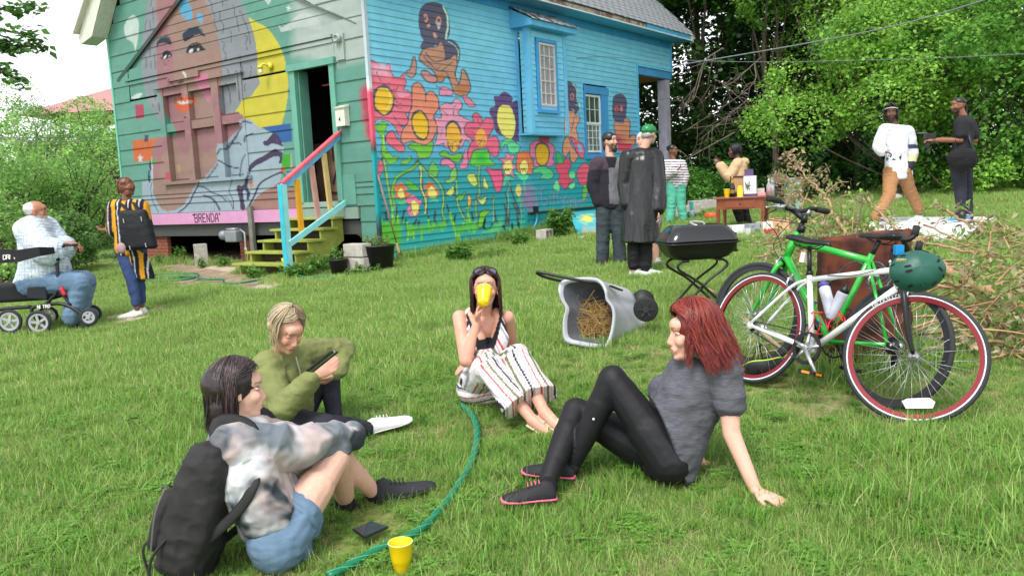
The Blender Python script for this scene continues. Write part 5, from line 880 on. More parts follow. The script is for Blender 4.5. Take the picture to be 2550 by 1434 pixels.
mb=MB();mb.tube(cr(cpx,5),.018,8);cd_=mb.build('conduit',M_trimB,None,True);tag(cd_,'pale blue curved pipe dropping from the siding to the ground by the signature','pipe');mb=MB();mb.box(cpx[0],(.1,.1, .14),M3h);mb.build('junction_box',M_pot,cd_)
bd_t=[onplane(x,y,spt(0,0,.06),HW)for x,y in((1417,530), (1500,522))];bb_=[G(1442,592)+HW*.0,G(1520,585)]
bv=[bd_t[0],bd_t[1],bb_[1]-ZC*.02,bb_[0]-ZC*.02];bv=[A(q)for q in bv]
def bil(s,t):return bv[0]*(1-s)*(1-t)+bv[1]*s*(1-t)+bv[2]*s*t+bv[3]*(1-s)*t
v,f=sheet(lambda a,b:A([bil(x,y)for x,y in zip(a,b)]),np.linspace(0,1,50),np.linspace(0,1,50));px_,py_=pix(v)
c=np.tile(lin((66,176,190)),(len(v),1));n_=fbm(v*9,3,3)
wt=np.clip(1.2-np.hypot((px_-1462)/20,(py_-546)/12)+(n_-.5)*1.6,0, 1)[:,None];c=c*(1-wt)+lin((236,226,60))*wt;wt=np.clip((py_-562)/22+(n_-.5)*2.2,0,1)[:,None]*(px_>1450)[:,None];c=c*(1-wt)+lin((196,160,130))*wt
bo=mk('painted_board',v, f,M_paint,None, col=c);sm_=bo.modifiers.new('s','SOLIDIFY');sm_.thickness=.015;tag(bo,'teal board splashed with yellow leaning on the foundation behind the bearded man','board')
M_hose=cm('green_hose',(10,112,76),rough=.35,var=.12,vs_=30,bump=.3,bs=120,spec=.5);M_hose2=cm('pale_hose_band',(70,168, 140),rough=.35)
def hose(lb,pts,r_,dz=.0,band=True,n=10):
 q=cr([G(x,y)+ZC*(r_+dz)for x,y in pts],8);mb=MB();mb.tube(q,r_,12);o=mb.build('garden_hose',M_hose,None,True);tag(o,lb,'hose')
 if band:
  seg=np.linalg.norm(np.diff(q,axis=0),axis=1);s_=np.concatenate([[0],np.cumsum(seg)]);m_=int(s_[-1]/.02);ss=np.linspace(0,s_[-1], m_);p=np.stack([np.interp(ss,s_,q[:,k])for k in range(3)],1);t_=np.gradient(p,axis=0);t_/=np.linalg.norm(t_,axis=1)[:,None]
  u_=np.cross(t_, ZC);w_=np.cross(t_,u_)
  for ph in(0,2.1,4.2):
   a=ss/.10*2.0+ph;h=p+(np.cos(a)[:,None]*u_+np.sin(a)[:,None]*w_)*(r_*1.01);mb=MB();mb.tube(h,r_*.13,4);mb.build('stripe',M_hose2,o)
 return o
hose('thick green garden hose curving over the grass from the yellow cup to the striped trousers',[(820, 1462),(900,1418),(960,1385),(1045,1345),(1100,1290), (1140,1235),(1178,1165),(1191,1095),(1178,1050),(1152, 1026)],.0165,.025)
hose('thin green hose half hidden in the grass between the blonde and the drinking woman',[(1152,1026),(1120,1010),(1060,995),(980,988),(850, 978)],.006,.012,band=False)
hose('green hose lying in loose coils on the dirt before the house',[(376, 700),(392,690),(440,688),(486,687),(494,694), (470,702),(410,707),(380,706),(384,700),(430, 695),(480,696),(520,703),(556,703),(558,713), (600,712),(655,703)],.016,.03,band=False)
hose('short green hose stretch lying right of the stairs',[(738,690),(760,697),(800,697),(850, 694),(875,690)],.016,.03,band=False)
M_slab=cm('old_slab',(176, 160,140),rough=.95,var=.25,vs_=5,bump=.5)
def slab(lb,poly,grp='old path slabs'):
 q=[G(x,y)for x,y in poly];q=cr(A(q),3,True);mb=MB();n=len(q);mb.add(np.concatenate([q-ZC*.03,q+ZC*.012]),[list(range(n))[::-1],[n+i for i in range(n)]]+[[i,(i+1)%n,n+(i+1)%n, n+i]for i in range(n)]);tag(mb.build('path_slab',M_slab),lb,'slab', grp)
slab('worn concrete slab at the foot of the stairs', [(632,722), (660,708),(760,700),(860,698),(850,708),(740, 722)]);slab('narrow worn slab left of the stairs in the grass',[(430,762),(480,750), (590,738),(600,745),(520,758),(440,772)]);slab('thin slab beside the coiled hose',[(500,664),(590,664),(640,672), (560,676)])
slab('worn pale slab under the woman with the backpack',[(240,800),(290,785),(380, 775),(400,782),(330,800),(260,808)])
# ================================================================= YARD
M_blk=cm('gloss_black_enamel',(20,20, 24),rough=.12, var=.15,bump=.05,bs=8,bd=.003,spec=.6,coat=.5);M_blk2=cm('satin_black_metal',(26,26,28),rough=.4,spec=.5)
gb=G(1728,772);gd=proj(gb)[2];gl=thing('barbecue','black lidded portable barbecue on crossed tube legs','barbecue',base=gb)
gx=nrm(V(CR[0],CR[1],0)*1.0+V(0, .12,0));gy=nrm(np.cross(ZC, gx));kk=gd/FPX
cg=P(1735, 602,gd);Wd, Dp=.335,.23
def rr(cx,w_, d_,rad=.09,n=6):
 out=[]
 for sx,sy,a0 in((1,1,0),(-1,1,90),(-1,-1,180),(1,-1,270)):
  for k in range(n+1):a=math.radians(a0+90*k/n);out.append(cx+gx*(sx*(w_-rad)+rad*math.cos(a))+gy*(sy*(d_-rad)+rad*math.sin(a)))
 return A(out)
mb=MB();mb.rings([rr(cg-ZC*.155, Wd*.62,Dp*.6),rr(cg-ZC*.135,Wd*.78,Dp*.78),rr(cg-ZC*.08,Wd*.92, Dp*.93),rr(cg-ZC*.012,Wd*.99,Dp*.99),rr(cg-ZC*.006,Wd+.018,Dp+.018),rr(cg+ZC*.004,Wd+.018,Dp+.018),rr(cg+ZC*.004,Wd*.9,Dp*.9)]);mb.build('bowl',M_blk2,gl,True)
mb=MB();mb.rings([rr(cg+ZC*.008,Wd+.004,Dp+.004), rr(cg+ZC*.03, Wd,Dp),rr(cg+ZC*.08,Wd*.93,Dp*.9), rr(cg+ZC*.135, Wd*.8,Dp*.72),rr(cg+ZC*.155,Wd*.72,Dp*.6),rr(cg+ZC*.16,Wd*.66, Dp*.52)]);o=mb.build('lid',M_blk,gl,True)
mb=MB();mb.tube(cr([cg+ZC*.15-gx*.03-gy*.12, cg+ZC*.185-gx*.06,cg+ZC*.18+gx*.05,cg+ZC*.15+gx*.08],4),.011,8);mb.build('handle',cm('steel_handle',(200,200, 200),metal=.8, rough=.3),gl, True)
mb=MB();mb.box(cg+gx*(Wd+.04)-ZC*.02,(.01,.03, .17),np.stack([gx,gy,ZC],1));mb.box(cg+gx*(Wd+.02)+ZC*.03,(.05,.03,.015),np.stack([gx,gy,ZC],1));mb.box(cg+gx*(Wd+.02)-ZC*.1,(.06,.05,.02),np.stack([gx,gy,ZC], 1));mb.build('side_bracket',M_blk2,gl)
zb_=gb[2];
for sgn,dy in((1,-.16), (-1,-.13),(1,.16), (-1,.13)):
 a=cg-ZC*.17+gx*(-.23*sgn)+gy*dy;b_=V(0,0,0)+cg+gx*(.22*sgn)+gy*dy;b_[2]=gz(b_[0], b_[1])
 mb=MB();mb.tube(cr([a+gx*.10*sgn+ZC*.012,a+gx*.02*sgn,a-ZC*.06,a*.55+b_*.45,b_],5),.012,8);mb.build('leg',M_blk2,gl,True)
mb=MB();
for s_ in(-1,1):mb.tube([cg-ZC*.158+gx*.14*s_-gy*.16,cg-ZC*.158+gx*.14*s_+gy*.16],.011, 8)
mb.build('cross_bar',M_blk2,gl,True)
M_bin=cm('pale_grey_plastic',(186,188,196),rough=.42,var=.04,bump=.1, bs=150);M_bini=cm('bin_inside',(96,98,104),rough=.6,var=.2)
bt=thing('wheeled_bin','pale grey wheeled garbage bin tipped on its side and full of dry grass','bin',base=G(1500, 868))
d0=proj(G(1500,868))[2]
def bp(px,py,dd=0):return P(px,py,d0+dd)
rim=[(1393,722),(1398,704), (1420,695),(1470,692),(1495,700),(1508,722),(1512, 745),(1526,765),(1530,790),(1524,830),(1512,862), (1494,866),(1440,858),(1408,846),(1404,800),(1410, 768),(1398,745)]
bk=[(1500,735),(1520,722),(1540, 716),(1560,718),(1575,726),(1584,745),(1586,760), (1592,775),(1606,798),(1617,812),(1616,832),(1608, 840),(1585,845),(1545,848),(1530,830),(1520,800), (1508,765)]
R0=cr([bp(x,y,.0 if i not in(1,2,3,4)else .06)for i,(x,y)in enumerate(rim)],4,True);R1=cr([bp(x,y,.62)for x,y in bk],4,True)
c0=R0.mean(0)
ring=lambda t,s_:(R0*(1-t)+R1*t)*s_+((R0*(1-t)+R1*t).mean(0))*(1-s_)
mb=MB();mb.rings([ring(.55,.72),ring(.02,.90),ring(-.005,.95),ring(-.01, 1.02),ring(.03, 1.03),ring(.05, .985),ring(.5, 1.),ring(.9, 1.),ring(1., .96)],cap=False)
v,f=mb.arr();n_=len(R0);f+=[[8*n_+i for i in range(n_)]];mb2=MB();mb2.add(v,f);bodyo=mb2.build('bin_body',M_bin,bt,True);bodyo.data.polygons.foreach_set('use_smooth',[True]*len(bodyo.data.polygons))
mb=MB();mb.rings([ring(.02,.89),ring(.50,.70)],cap=False);v,f=mb.arr();f+=[[n_+i for i in range(n_)]];mb2=MB();mb2.add(v,f);mb2.build('bin_liner',M_bini,bt,True)
wc=bp(1608,769,.30);wa=nrm(V(-.15,-1,.05));mb=MB();mb.lathe([(0,-.03),(.045,-.03),(.052,-.02),(.078,-.03),(.094,-.035),(.1,-.02),(.1,.04),(.094,.045), (0,.045)], wc,36,wa);whl=mb.build('wheel', cm('black_wheel_plastic',(30, 32,34),rough=.5),bt,True);bevel(whl,.003)
mb=MB()
for k in range(6):
 a=k*math.pi/3;u1=nrm(np.cross(wa,ZC));w1=np.cross(wa,u1);mb.bar(wc+wa*.047,wc+wa*.05+(u1*math.cos(a)+w1*math.sin(a))*.065,.014,.012,up=wa)
mb.lathe([(0,0),(.025,0),(.025, .02),(0,.02)],wc+wa*.045,14,wa);mb.build('spoke',cm('wheel_spoke',(46,48, 52),rough=.4),whl)
mb=MB();wc2=wc+V(.05,.45,.0);mb.lathe([(0,-.03),(.096,-.03),(.1,-.02),(.1,.02),(0,.02)],wc2,30, wa);mb.tube([wc,wc2],.012, 8);mb.build('far_wheel',MATS['black_wheel_plastic'],bt,True)
mb=MB();
for pts_ in([(1482,705),(1400,690), (1345,678),(1340,682),(1372,694),(1430,705)],):mb.tube(cr([bp(x,y,-.02+.03*i)for i,(x,y)in enumerate(pts_)],5), .012,8)
mb.build('handle_bar',M_blk2,bt,True);mb=MB();mb.bar(bp(1520,712,.1), bp(1548,723,.2),.03,.012);mb.build('hinge_bar',M_blk2,bt)
r=np.random.default_rng(6);v=[];f=[];n=0;c=[]
for i in range(900):
 px,py=r.normal(1478,26),r.normal(805, 26);
 if not(1415<px<1518 and 740<py<858):continue
 p=P(px,py,d0+r.uniform(.10,.3));d_=r.normal(0,1,3)*V(1,.3,.6);d_=nrm(d_)*r.uniform(.03, .09);s_=nrm(np.cross(d_,V(0,1,0)))*.0016;v+=[p-d_-s_,p-d_+s_,p+d_+s_+V(0,0,-.01),p+d_-s_+V(0,0,-.01)];f.append([n,n+1,n+2,n+3]);n+=4;g=r.uniform(0,1);c+=[lin((196,160,96))*(1-g)+lin((120,92,60))*g]*4
M_str=mat('straw',attr=True,rough=.8,var=.1,bump=0);so_=mk('dry_grass',v,f,M_str,None,col=A(c),kind='stuff');tag(so_,'dry straw clippings inside the tipped bin','straw')
mb=MB();mb.ell(P(1470,822,d0+.28),(.10,.16,.05));tag(mb.build('clippings_heap',cm('dark_straw',(96,74,50),rough=.95,var=.5, vs_=30,bump=.8),None,True), 'dark heap of clippings at the bottom of the tipped bin','clippings')
def stick(lb,pts,r0,r1,col=(176,150,112), dz=.015,nm='stick'):
 q=cr([G(x,y)+ZC*(dz+h)for x,y,h in pts],5);mb=MB();mb.tube(q,np.linspace(r0,r1,len(q)), 6);tag(mb.build(nm,cm('stick_%d'%col[0],col,rough=.9,var=.2), None,True),lb,'stick')
stick('thin pale stalk on the grass in front of the bin',[(1340,888, 0),(1400,880,.01),(1462,865,.03)], .004,.003,(190,176,110));stick('brown stick right of the bin on the grass',[(1570, 874,.02),(1590,884,.01), (1660,886,.0)],.008,.005, (150,130,110));stick('short pale stick near the redhead\'s hair',[(1545,900,0),(1575,890,.02)],.006,.005,(196,176,140))
stick('long knobbly branch lying from the barbecue towards the bicycle wheel', [(1640,668,0),(1700,700,.02),(1790, 745,.03),(1850,800,.02), (1930,870,.03),(1960,900, .0)],.011,.018,(168,146, 112));stick('bare branch lying under the bicycles', [(1860,880,.02),(1930,868,.03),(2010, 860,.02)],.012,.01,(160, 132,104));stick('second bare branch lying just below the other under the bicycles',[(1860,895,.0),(1930,885,.02),(1990,884,.0)],.012,.008,(160,132,104))
M_wood=cm('mahogany_wood', (134,72,46),rough=.35,var=.18,vs_=4,stretch=(1,6,6),bump=.1,spec=.5)
dt_=13.7;tb=thing('table','reddish brown wooden desk with drinks and boxes on it','table',base=G(1860,588))
zt_=P(1860,490,dt_)[2];tl=P(1782,493,dt_+.1);tr_=P(1897, 493,dt_-.15);tx=nrm(V(*(tr_-tl)[:2],0));ty=nrm(np.cross(ZC,tx));LT_=.78;DT_=1.15
ty=nrm(ty+tx*.0);T3=np.stack([tx,ty,ZC],1);to=V(tl[0],tl[1],zt_)
def tp(a,b,z=0):return to+tx*a+ty*b+ZC*z
mb=MB();mb.box(tp(LT_/2,DT_/2,-.012),(LT_+.05,DT_+.05,.026),T3);bevel(mb.build('table_top',M_wood,tb), .005)
mb=MB();mb.box(tp(LT_/2,.02,-.11),(LT_-.04,.02,.17),T3);mb.box(tp(LT_/2,DT_-.02,-.11),(LT_-.04, .02,.17),T3);mb.box(tp(.02,DT_/2,-.11),(.02,DT_-.04,.17),T3);mb.box(tp(LT_-.02,DT_/2,-.11),(.02,DT_-.04,.17),T3);mb.build('apron',M_wood,tb)
mb=MB();mb.box(tp(LT_/2,.006,-.11),(LT_*.6,.012,.12),T3);mb.build('drawer', M_wood,tb);mb=MB();mb.ell(tp(LT_/2,-.01, -.11),(.012, )*3);mb.build('knob',M_blk2,tb)
for a,b in((.03,.03), (LT_-.03,.03),(.03,DT_-.03),(LT_-.03,DT_-.03)):
 p=tp(a,b);zg=gz(p[0], p[1]);mb=MB();mb.tube([V(p[0],p[1],zt_-.19),V(p[0], p[1],zt_-.25),V(p[0],p[1],zg)],[.034,.036,.018],4);mb.build('leg',M_wood,tb)
def onT(px,back=.2):
 r_=ray(px,493);
 q=onplane(px,490,tp(0,back),ty);return V(q[0], q[1],zt_+.002)
M_cup=cm('cup_yellow',(250,204,10))
def cup_mesh():mb=MB();mb.lathe([(0,0),(.030,0),(.031,.004), (.036,.045),(.0375,.047),(.0385,.06),(.0395,.0625),(.044, .112),(.0455,.114),(.0462,.118),(.0455,.121),(.043,.119), (.036,.05),(.029,.006),(0,.006)],(0,0,0), 36);return mb
def cup(lb,p, R_=None,sc_=1.):
 mb=cup_mesh();v,f=mb.arr();v=v*sc_
 if R_ is not None:v=v@A(R_).T
 o=mk('yellow_cup',v+A(p),f,M_cup,None,smooth=True);tag(o,lb,'cup','yellow party cups');
 mb=MB();a=np.arange(37)*2*np.pi/36;q=np.stack([.0457*np.cos(a),.0457*np.sin(a), a*0+.1195],1)*sc_
 if R_ is not None:q=q@A(R_).T
 mb.tube(q+A(p),.0013*sc_,5,cap=False);mb.build('rim',cm('cup_white',(240,238,226),rough=.4), o);return o
cup('yellow plastic cup standing upright at the left of the table',onT(1810, .12),sc_=1.15)
FLIP=np.diag([1,-1,-1.]);
for k in range(2):cup(['lower upturned yellow cup of the small stack on the table','topmost upturned yellow cup of the small stack on the table'][k],onT(1843,.12)+ZC*(.139+.045*k),FLIP,1.15)
bt_=thing('champagne_bottle','dark champagne bottle with gold foil neck between the cups','bottle',base=onT(1824,.25));p=onT(1824,.25)
mb=MB();mb.lathe([(0,0), (.045,0),(.046,.15),(.038,.2),(.02,.24),(.016, .25)],p,24);mb.build('bottle_glass', cm('dark_green_glass',(24, 26,18),rough=.08,bump=0,spec=.7),bt_,True)
mb=MB();mb.lathe([(.03, .215),(.019,.25),(.016,.31),(.019,.315),(.018,.335), (0,.337)], p,24);mb.build('gold_foil',cm('gold_foil', (206,158,70),metal=.6,rough=.35),bt_,True);mb=MB();mb.lathe([(.0465,.06),(.0468,.12)],p,24,cap=False);mb.build('label',cm('bottle_label',(150,130,70)),bt_,True)
fr=thing('framed_picture','dark frame with plain brown card standing behind the bottle', 'frame',base=onT(1832,.5));q=tp(.40,.5);mb=MB();zf=.33;mb.box(q+ZC*zf/2,(.36,.03, zf),T3);mb.build('card',cm('brown_card',(186,146,108)),fr)
mb=MB()
for a,b,s1,s2 in((-.19,zf/2,.03,zf+.03),(.19,zf/2,.03,zf+.03),(0,zf+.005,.41,.02),(0,.01, .41,.03)):mb.box(q+tx*a+ZC*b-ty*.01,(s1,.04,s2),T3)
mb.box(q-ty*.018+ZC*.05-tx*.05,(.2,.01,.06),T3);mb.build('frame_edge', cm('frame_black',(40, 34,32)),fr)
bx_=thing('wine_box','white boxed wine carton with purple flap and base and a plant picture','box',base=onT(1869,.35));q=onT(1869,.35);mb=MB();mb.box(q+ZC*.185, (.20,.2,.30),T3);mb.build('carton',cm('carton_white',(222,222,226),rough=.4),bx_);mb=MB();mb.box(q+ZC*.02, (.204,.204,.04),T3);mb.box(q+ZC*.39-tx*.02+ty*.02,(.14,.12,.11),T3);mb.build('purple_panel', cm('carton_purple',(90, 70,112),rough=.45),bx_)
mb=MB();r=np.random.default_rng(3)
for k in range(16):a=r.uniform(-.05,.05);b=r.uniform(.09,.25);mb.bar(q+tx*(-.03+a*.4)-ty*.102+ZC*.16,q+tx*(-.03+a)-ty*.103+ZC*b, .012,.001,up=ty)
mb.build('plant_print',cm('plant_print',(70,104,60)), bx_)
for(px, bk_,s1,s2, h,c_,lb, nm)in((1892,.5,.16,.14,.12,(206,196, 190),'low white carton right of the wine box','carton'),(1898,.25, .12,.1,.05, (214,150,150),'pink paper packet right of the wine box','packet')):
 q=onT(px, bk_);mb=MB();mb.box(q+ZC*h/2,(s1,s2,h),T3);tag(bevel(mb.build(nm,cm('c%d%d'%(c_[0],c_[1]),c_)),.004),lb,'box')
def bottle(lb,p,c1,h,r_,cap,frac=.55):
 t=thing('bottle', lb,'bottle',base=p,group='clear bottles on the table');mb=MB();mb.lathe([(0,0),(r_,0),(r_,h*.62),(r_*.5,h*.78),(r_*.36,h*.82),(r_*.36,h*.93)], p,20);mb.build('bottle_body',cm('clear_bottle', (200,210,214),rough=.06,bump=0,alpha=.45,spec=.7),t,True);mb=MB();mb.lathe([(0,.004),(r_*.93, .004),(r_*.93,h*frac),(0,h*frac)], p,18);mb.build('drink',cm('drink%d'%c1[1],c1,rough=.2),t,True);mb=MB();mb.lathe([(r_*.42,h*.9),(r_*.42,h),(0,h)],p,14);mb.build('cap',cm('cap%d'%cap[0],cap),t)
bottle('clear bottle of pink drink with a white cap at the right end of the table',onT(1915,.15),(222,96,116),.27,.04,(236,238,240), .5);bottle('taller clear bottle with a dark cap behind the pink drink',onT(1923,.3),(190,200,206),.33,.038,(40,44,50), .5)
def gbox(lb,px,py,s1,s2,h,c_,nm='carton',cat='box',yaw=.2,grp='packages on the slab under the table'):
 q=G(px,py);a=V(math.cos(yaw),math.sin(yaw), 0);mb=MB();mb.box(q+ZC*(h/2+.03),(s1,s2,h),np.stack([a, np.cross(ZC,a),ZC],1));return tag(bevel(mb.build(nm,cm('c%d%d%d'%c_,c_,rough=.6,var=.1)), .004),lb,cat,grp)
sb=[G(1818,600),G(1990,596),G(2010,566),G(1845,566)];mb=MB();sb=A(sb);mb.add(np.concatenate([sb-ZC*.02,sb+ZC*.03]),[[3,2, 1,0],[4,5,6,7],[0,1,5,4],[1,2,6, 5],[2,3,7,6], [3,0,4,7]]);tag(mb.build('grey_slab',cm('grey_slab',(176,178, 186),rough=.8, var=.12)),'flat grey board on the grass under and beside the table','board')
gbox('white flattened carton under the table left leg',1840,586,.34,.22,.14,(226,226,226));gbox('grey carton with faint print between the table legs',1874,586,.2,.16,.16,(150,156, 168));gbox('white crumpled packaging beside the front leg', 1912,580,.3, .25,.16,(232,222,214));o=gbox('red and white box beside the right table leg',1922, 592,.2,.13, .11,(196,60,62));gbox('tan cardboard flap behind the red box',1940,578,.3,.2,.2,(222,170,130));gbox('small white carton with green sprig under the table',1862,592,.07,.07,.12,(206,208, 196))
q=G(1773,545);tag(MB().lathe([(0,0),(.14, 0),(.165,.12),(.15,.12),(.13,.02),(0,.02)],q,20).build('orange_tub',cm('orange_plastic',(232,84,44),rough=.4),None,True),'orange plastic tub on the grass left of the table','tub')
q=G(1723,548);sp_=thing('spray_bottle','teal and clear spray bottle standing by the plant bed','bottle',base=q);mb=MB();mb.lathe([(0,0),(.06, 0),(.06,.16),(.02,.22)],q,16);mb.build('bottle_body',cm('spray_clear',(150,196,200),rough=.1,alpha=.7),sp_,True);mb=MB();mb.box(q+ZC*.3,(.07,.05,.16));mb.build('spray_head',cm('spray_teal',(60,176,170)),sp_)
gbox('pale teal bin lid standing by the plant bed',1753,548,.16,.1,.14,(120,180,184),nm='tub',cat='tub',grp=None)if False else None
q=G(1768,518)+ZC*.25;mb=MB();v,f=sheet(lambda a,b:q+a[:,None]*nrm(V(1,.3,0))+b[:,None]*V(.1,-.15, 0)-ZC*(np.abs(b)[:,None]**1.5*.2)+ZC*(.01*np.sin(a*14))[:,None],np.linspace(-.35, .3,20),np.linspace(-.5,.9, 16));tag(mk('cloth',v,f,cm('grey_cloth',(190,186,180),rough=.9),None,smooth=True),'pale rag draped over the plant bed blocks','cloth')
q=G(1950,532);qd=proj(q)[2];fc=thing('folding_chair','brown metal folding chair standing empty behind the table','chair',base=q)
M_fc=cm('chair_brown',(118,98, 90),rough=.5, metal=.3);ax_=nrm(V(1,.25,0));ay_=np.cross(ZC,ax_);s_=V(q[0],q[1],q[2])
mb=MB();pts_=cr([s_+ax_*-.2+ZC*.62+ay_*.18,s_+ax_*-.17+ZC*.80+ay_*.2, s_+ax_*.17+ZC*.80+ay_*.2,s_+ax_*.2+ZC*.62+ay_*.18],5);mb.rings([pts_+ay_*.0,pts_+ay_*.02], cap=True);mb.build('backrest',M_fc,fc)
for sx in(-.21,.21):
 mb=MB();mb.tube([s_+ax_*sx+ZC*.80+ay_*.2,s_+ax_*sx+ZC*.42+ay_*.05,s_+ax_*sx-ay_*.2],.012, 6);mb.build('leg',M_fc,fc);mb=MB();mb.tube([s_+ax_*sx+ZC*.45-ay_*.2,s_+ax_*sx+ay_*.3], .012,6);mb.build('leg',M_fc,fc)
mb=MB();mb.box(s_+ZC*.44,(.4,.38,.025),np.stack([ax_,ay_,ZC], 1));mb.build('seat',M_fc,fc)
p=P(1974,460,17.5);g_=gz(p[0],p[1]);mb=MB();mb.box((p[0],p[1],(g_+p[2]+.12)/2),(.27,.3,p[2]+.12-g_));mb.box((p[0]-.02,p[1],p[2]+.13),(.34, .36,.03));tag(mb.build('hive_box',cm('pale_mint_box',(150,176,168),rough=.7)),'pale mint box on end in the shade behind the folding chair','box')
pf_=A([G(2478,556,0), G(2392,612,0),G(2120,612,0),G(2190,556,0)]);zt2=.10
mb=MB();mb.add(np.concatenate([pf_-ZC*.02,pf_+ZC*zt2]),[[3,2, 1,0][::-1],[4,7,6,5][::-1],[0,1,5,4],[1,2, 6,5],[2,3,7,6],[3,0,4,7]]);tag(mb.build('white_platform', cm('white_panel',(226, 228,232),rough=.5,var=.05)),'low white board platform on the grass under the man in black','platform')
q=G(2222,500);mb=MB();mb.ell(q+ZC*.07,(.22,.15,.09));tag(mb.build('pale_rock',M_conc,None,True),'pale rock on the grass between the walking man\'s legs','rock')
M_rust=cm('rust',(68,38,32), rough=.85,metal=.15,var=.4,vs_=4,bump=.5,bs=40,col2=tuple(lin((104,56,40))))
qb=G(2150,925);qb=qb+nrm(V(qb[0],qb[1],0))*.29;br=thing('rusty_barrel','rusty brown steel drum behind the two bicycles','barrel', base=qb)
R_=.285;prof=[(0,0),(R_,0),(R_+.006,.015),(R_,.03)]
for z in np.linspace(.05,.82,24):prof.append((R_+(.010 if abs(z-.3)<.02 or abs(z-.58)<.02 else 0),z))
a=np.arange(48)*2*np.pi/48;rg=[]
for rad,z in prof:rg.append(qb+np.stack([rad*np.cos(a),rad*np.sin(a),z+0*a],1))
top=.84+.03*np.sin(a*1+2.2)+.008*vn(np.stack([a*9,a*0,a*0],1), 3);rg.append(qb+np.stack([R_*np.cos(a),R_*np.sin(a),top],1));rg.append(qb+np.stack([(R_-.006)*np.cos(a),(R_-.006)*np.sin(a), top],1));rg.append(qb+np.stack([(R_-.006)*np.cos(a),(R_-.006)*np.sin(a),.1+0*a],1))
mb=MB();mb.rings(rg);mb.build('drum',M_rust,br,True);mb=MB();mb.tube([qb+V(-.08, .1,.3),qb+V(.02,.05,1.12)],[.006,.004],5);mb.build('wire_stick',M_twig,br)
cup('yellow plastic cup standing in the grass at the bottom edge of the photo',G(1002,1424),np.linalg.qr(np.stack([nrm(V(1,0,.08)),V(0,1,.1), nrm(V(-.1,-.04,1))], 1))[0]@np.diag([-1,-1,1])if False else None,1.0)
pq=[G(878,1338,.02),G(925,1318,.02), G(970,1332,.015),G(908,1360,.015)];pq=A(pq);ph=MB();ph.add(np.concatenate([pq+ZC*.03,pq+ZC*.039]),[[3,2,1,0],[4, 5,6,7],[0,1,5,4],[1,2,6,5],[2,3, 7,6],[3,0,4,7]]);pho=bevel(ph.build('phone',cm('phone_body',(26,28, 32),rough=.3)),.003);tag(pho,'dark smartphone lying flat in the grass left of the yellow cup','phone')
cc_=pq.mean(0);ph=MB();ph.add((pq-cc_)*.92+cc_+ZC*.0398,[[0,1,2,3]]);ph.build('screen',cm('phone_screen',(40,52,56), rough=.05,bump=0,spec=.8,var=.3,vs_=20),pho)
# ================================================================= BICYCLES
M_tyre=cm('tyre_rubber',(48,50, 54),rough=.75, var=.12,vs_=30,bump=.3);M_redrim=cm('red_rim',(122,14,28),rough=.3,metal=.3,spec=.6);M_sil=cm('silver_metal',(196,198,200),metal=.85,rough=.3,bump=0);M_wtape=cm('white_sidewall',(232,232,234), rough=.4)
M_wfr=cm('white_gloss_frame',(228,230,232),rough=.18,spec=.6,coat=.5,bump=0,var=.04);M_gfr=cm('green_gloss_frame',(46,176, 60),rough=.18, spec=.6,coat=.5,bump=0,var=.05);M_bk=cm('bike_black', (24,24,27),rough=.4,bump=.1);M_redc=cm('red_cage',(206,44,56),rough=.4)
def bikeframe(p):
 x,y,head, lean,st_,s_, dz,pt=p
 f=V(math.cos(head),math.sin(head),0);f[2]=.03*(f[0]+f[1])+pt;f=nrm(f);sd_=nrm(np.cross(ZC,f));up=np.cross(f,sd_)
 up2=math.cos(lean)*up+math.sin(lean)*sd_;s2=np.cross(up2,f);o=V(x, y,gz(x,y)+dz);M_=np.stack([f,s2, up2],1)*s_
 return o,M_
def steer_of(st_,hb):
 ax=nrm(V(-.30,0,.954));c,sn=math.cos(st_),math.sin(st_)
 def F_(v):v=A(v,float)-hb;return hb+v*c+np.cross(ax,v)*sn+ax*(v@ax)[...,None]*(1-c)
 return F_
class BB:
 def __init__(s,o,M_):s.o=o;s.M=M_
 def w(s,v):return s.o+A(v,float)@s.M.T
 def build(s,mb,name,m,par,smooth=True,tf=None, **k):
  v, f=mb.arr();v=tf(v)if tf else v;return mk(name,s.w(v),f,m,par,smooth=smooth,**k)
def torus(mb, c,R_,r_, n=56,m=10,flat=1.):
 a=np.arange(n)*2*np.pi/n;b=np.arange(m)*2*np.pi/m
 mb.rings([A(c)+np.stack([(R_+r_*np.cos(b))*math.cos(t),r_*flat*np.sin(b),(R_+r_*np.cos(b))*math.sin(t)],1)for t in a],closed=True)
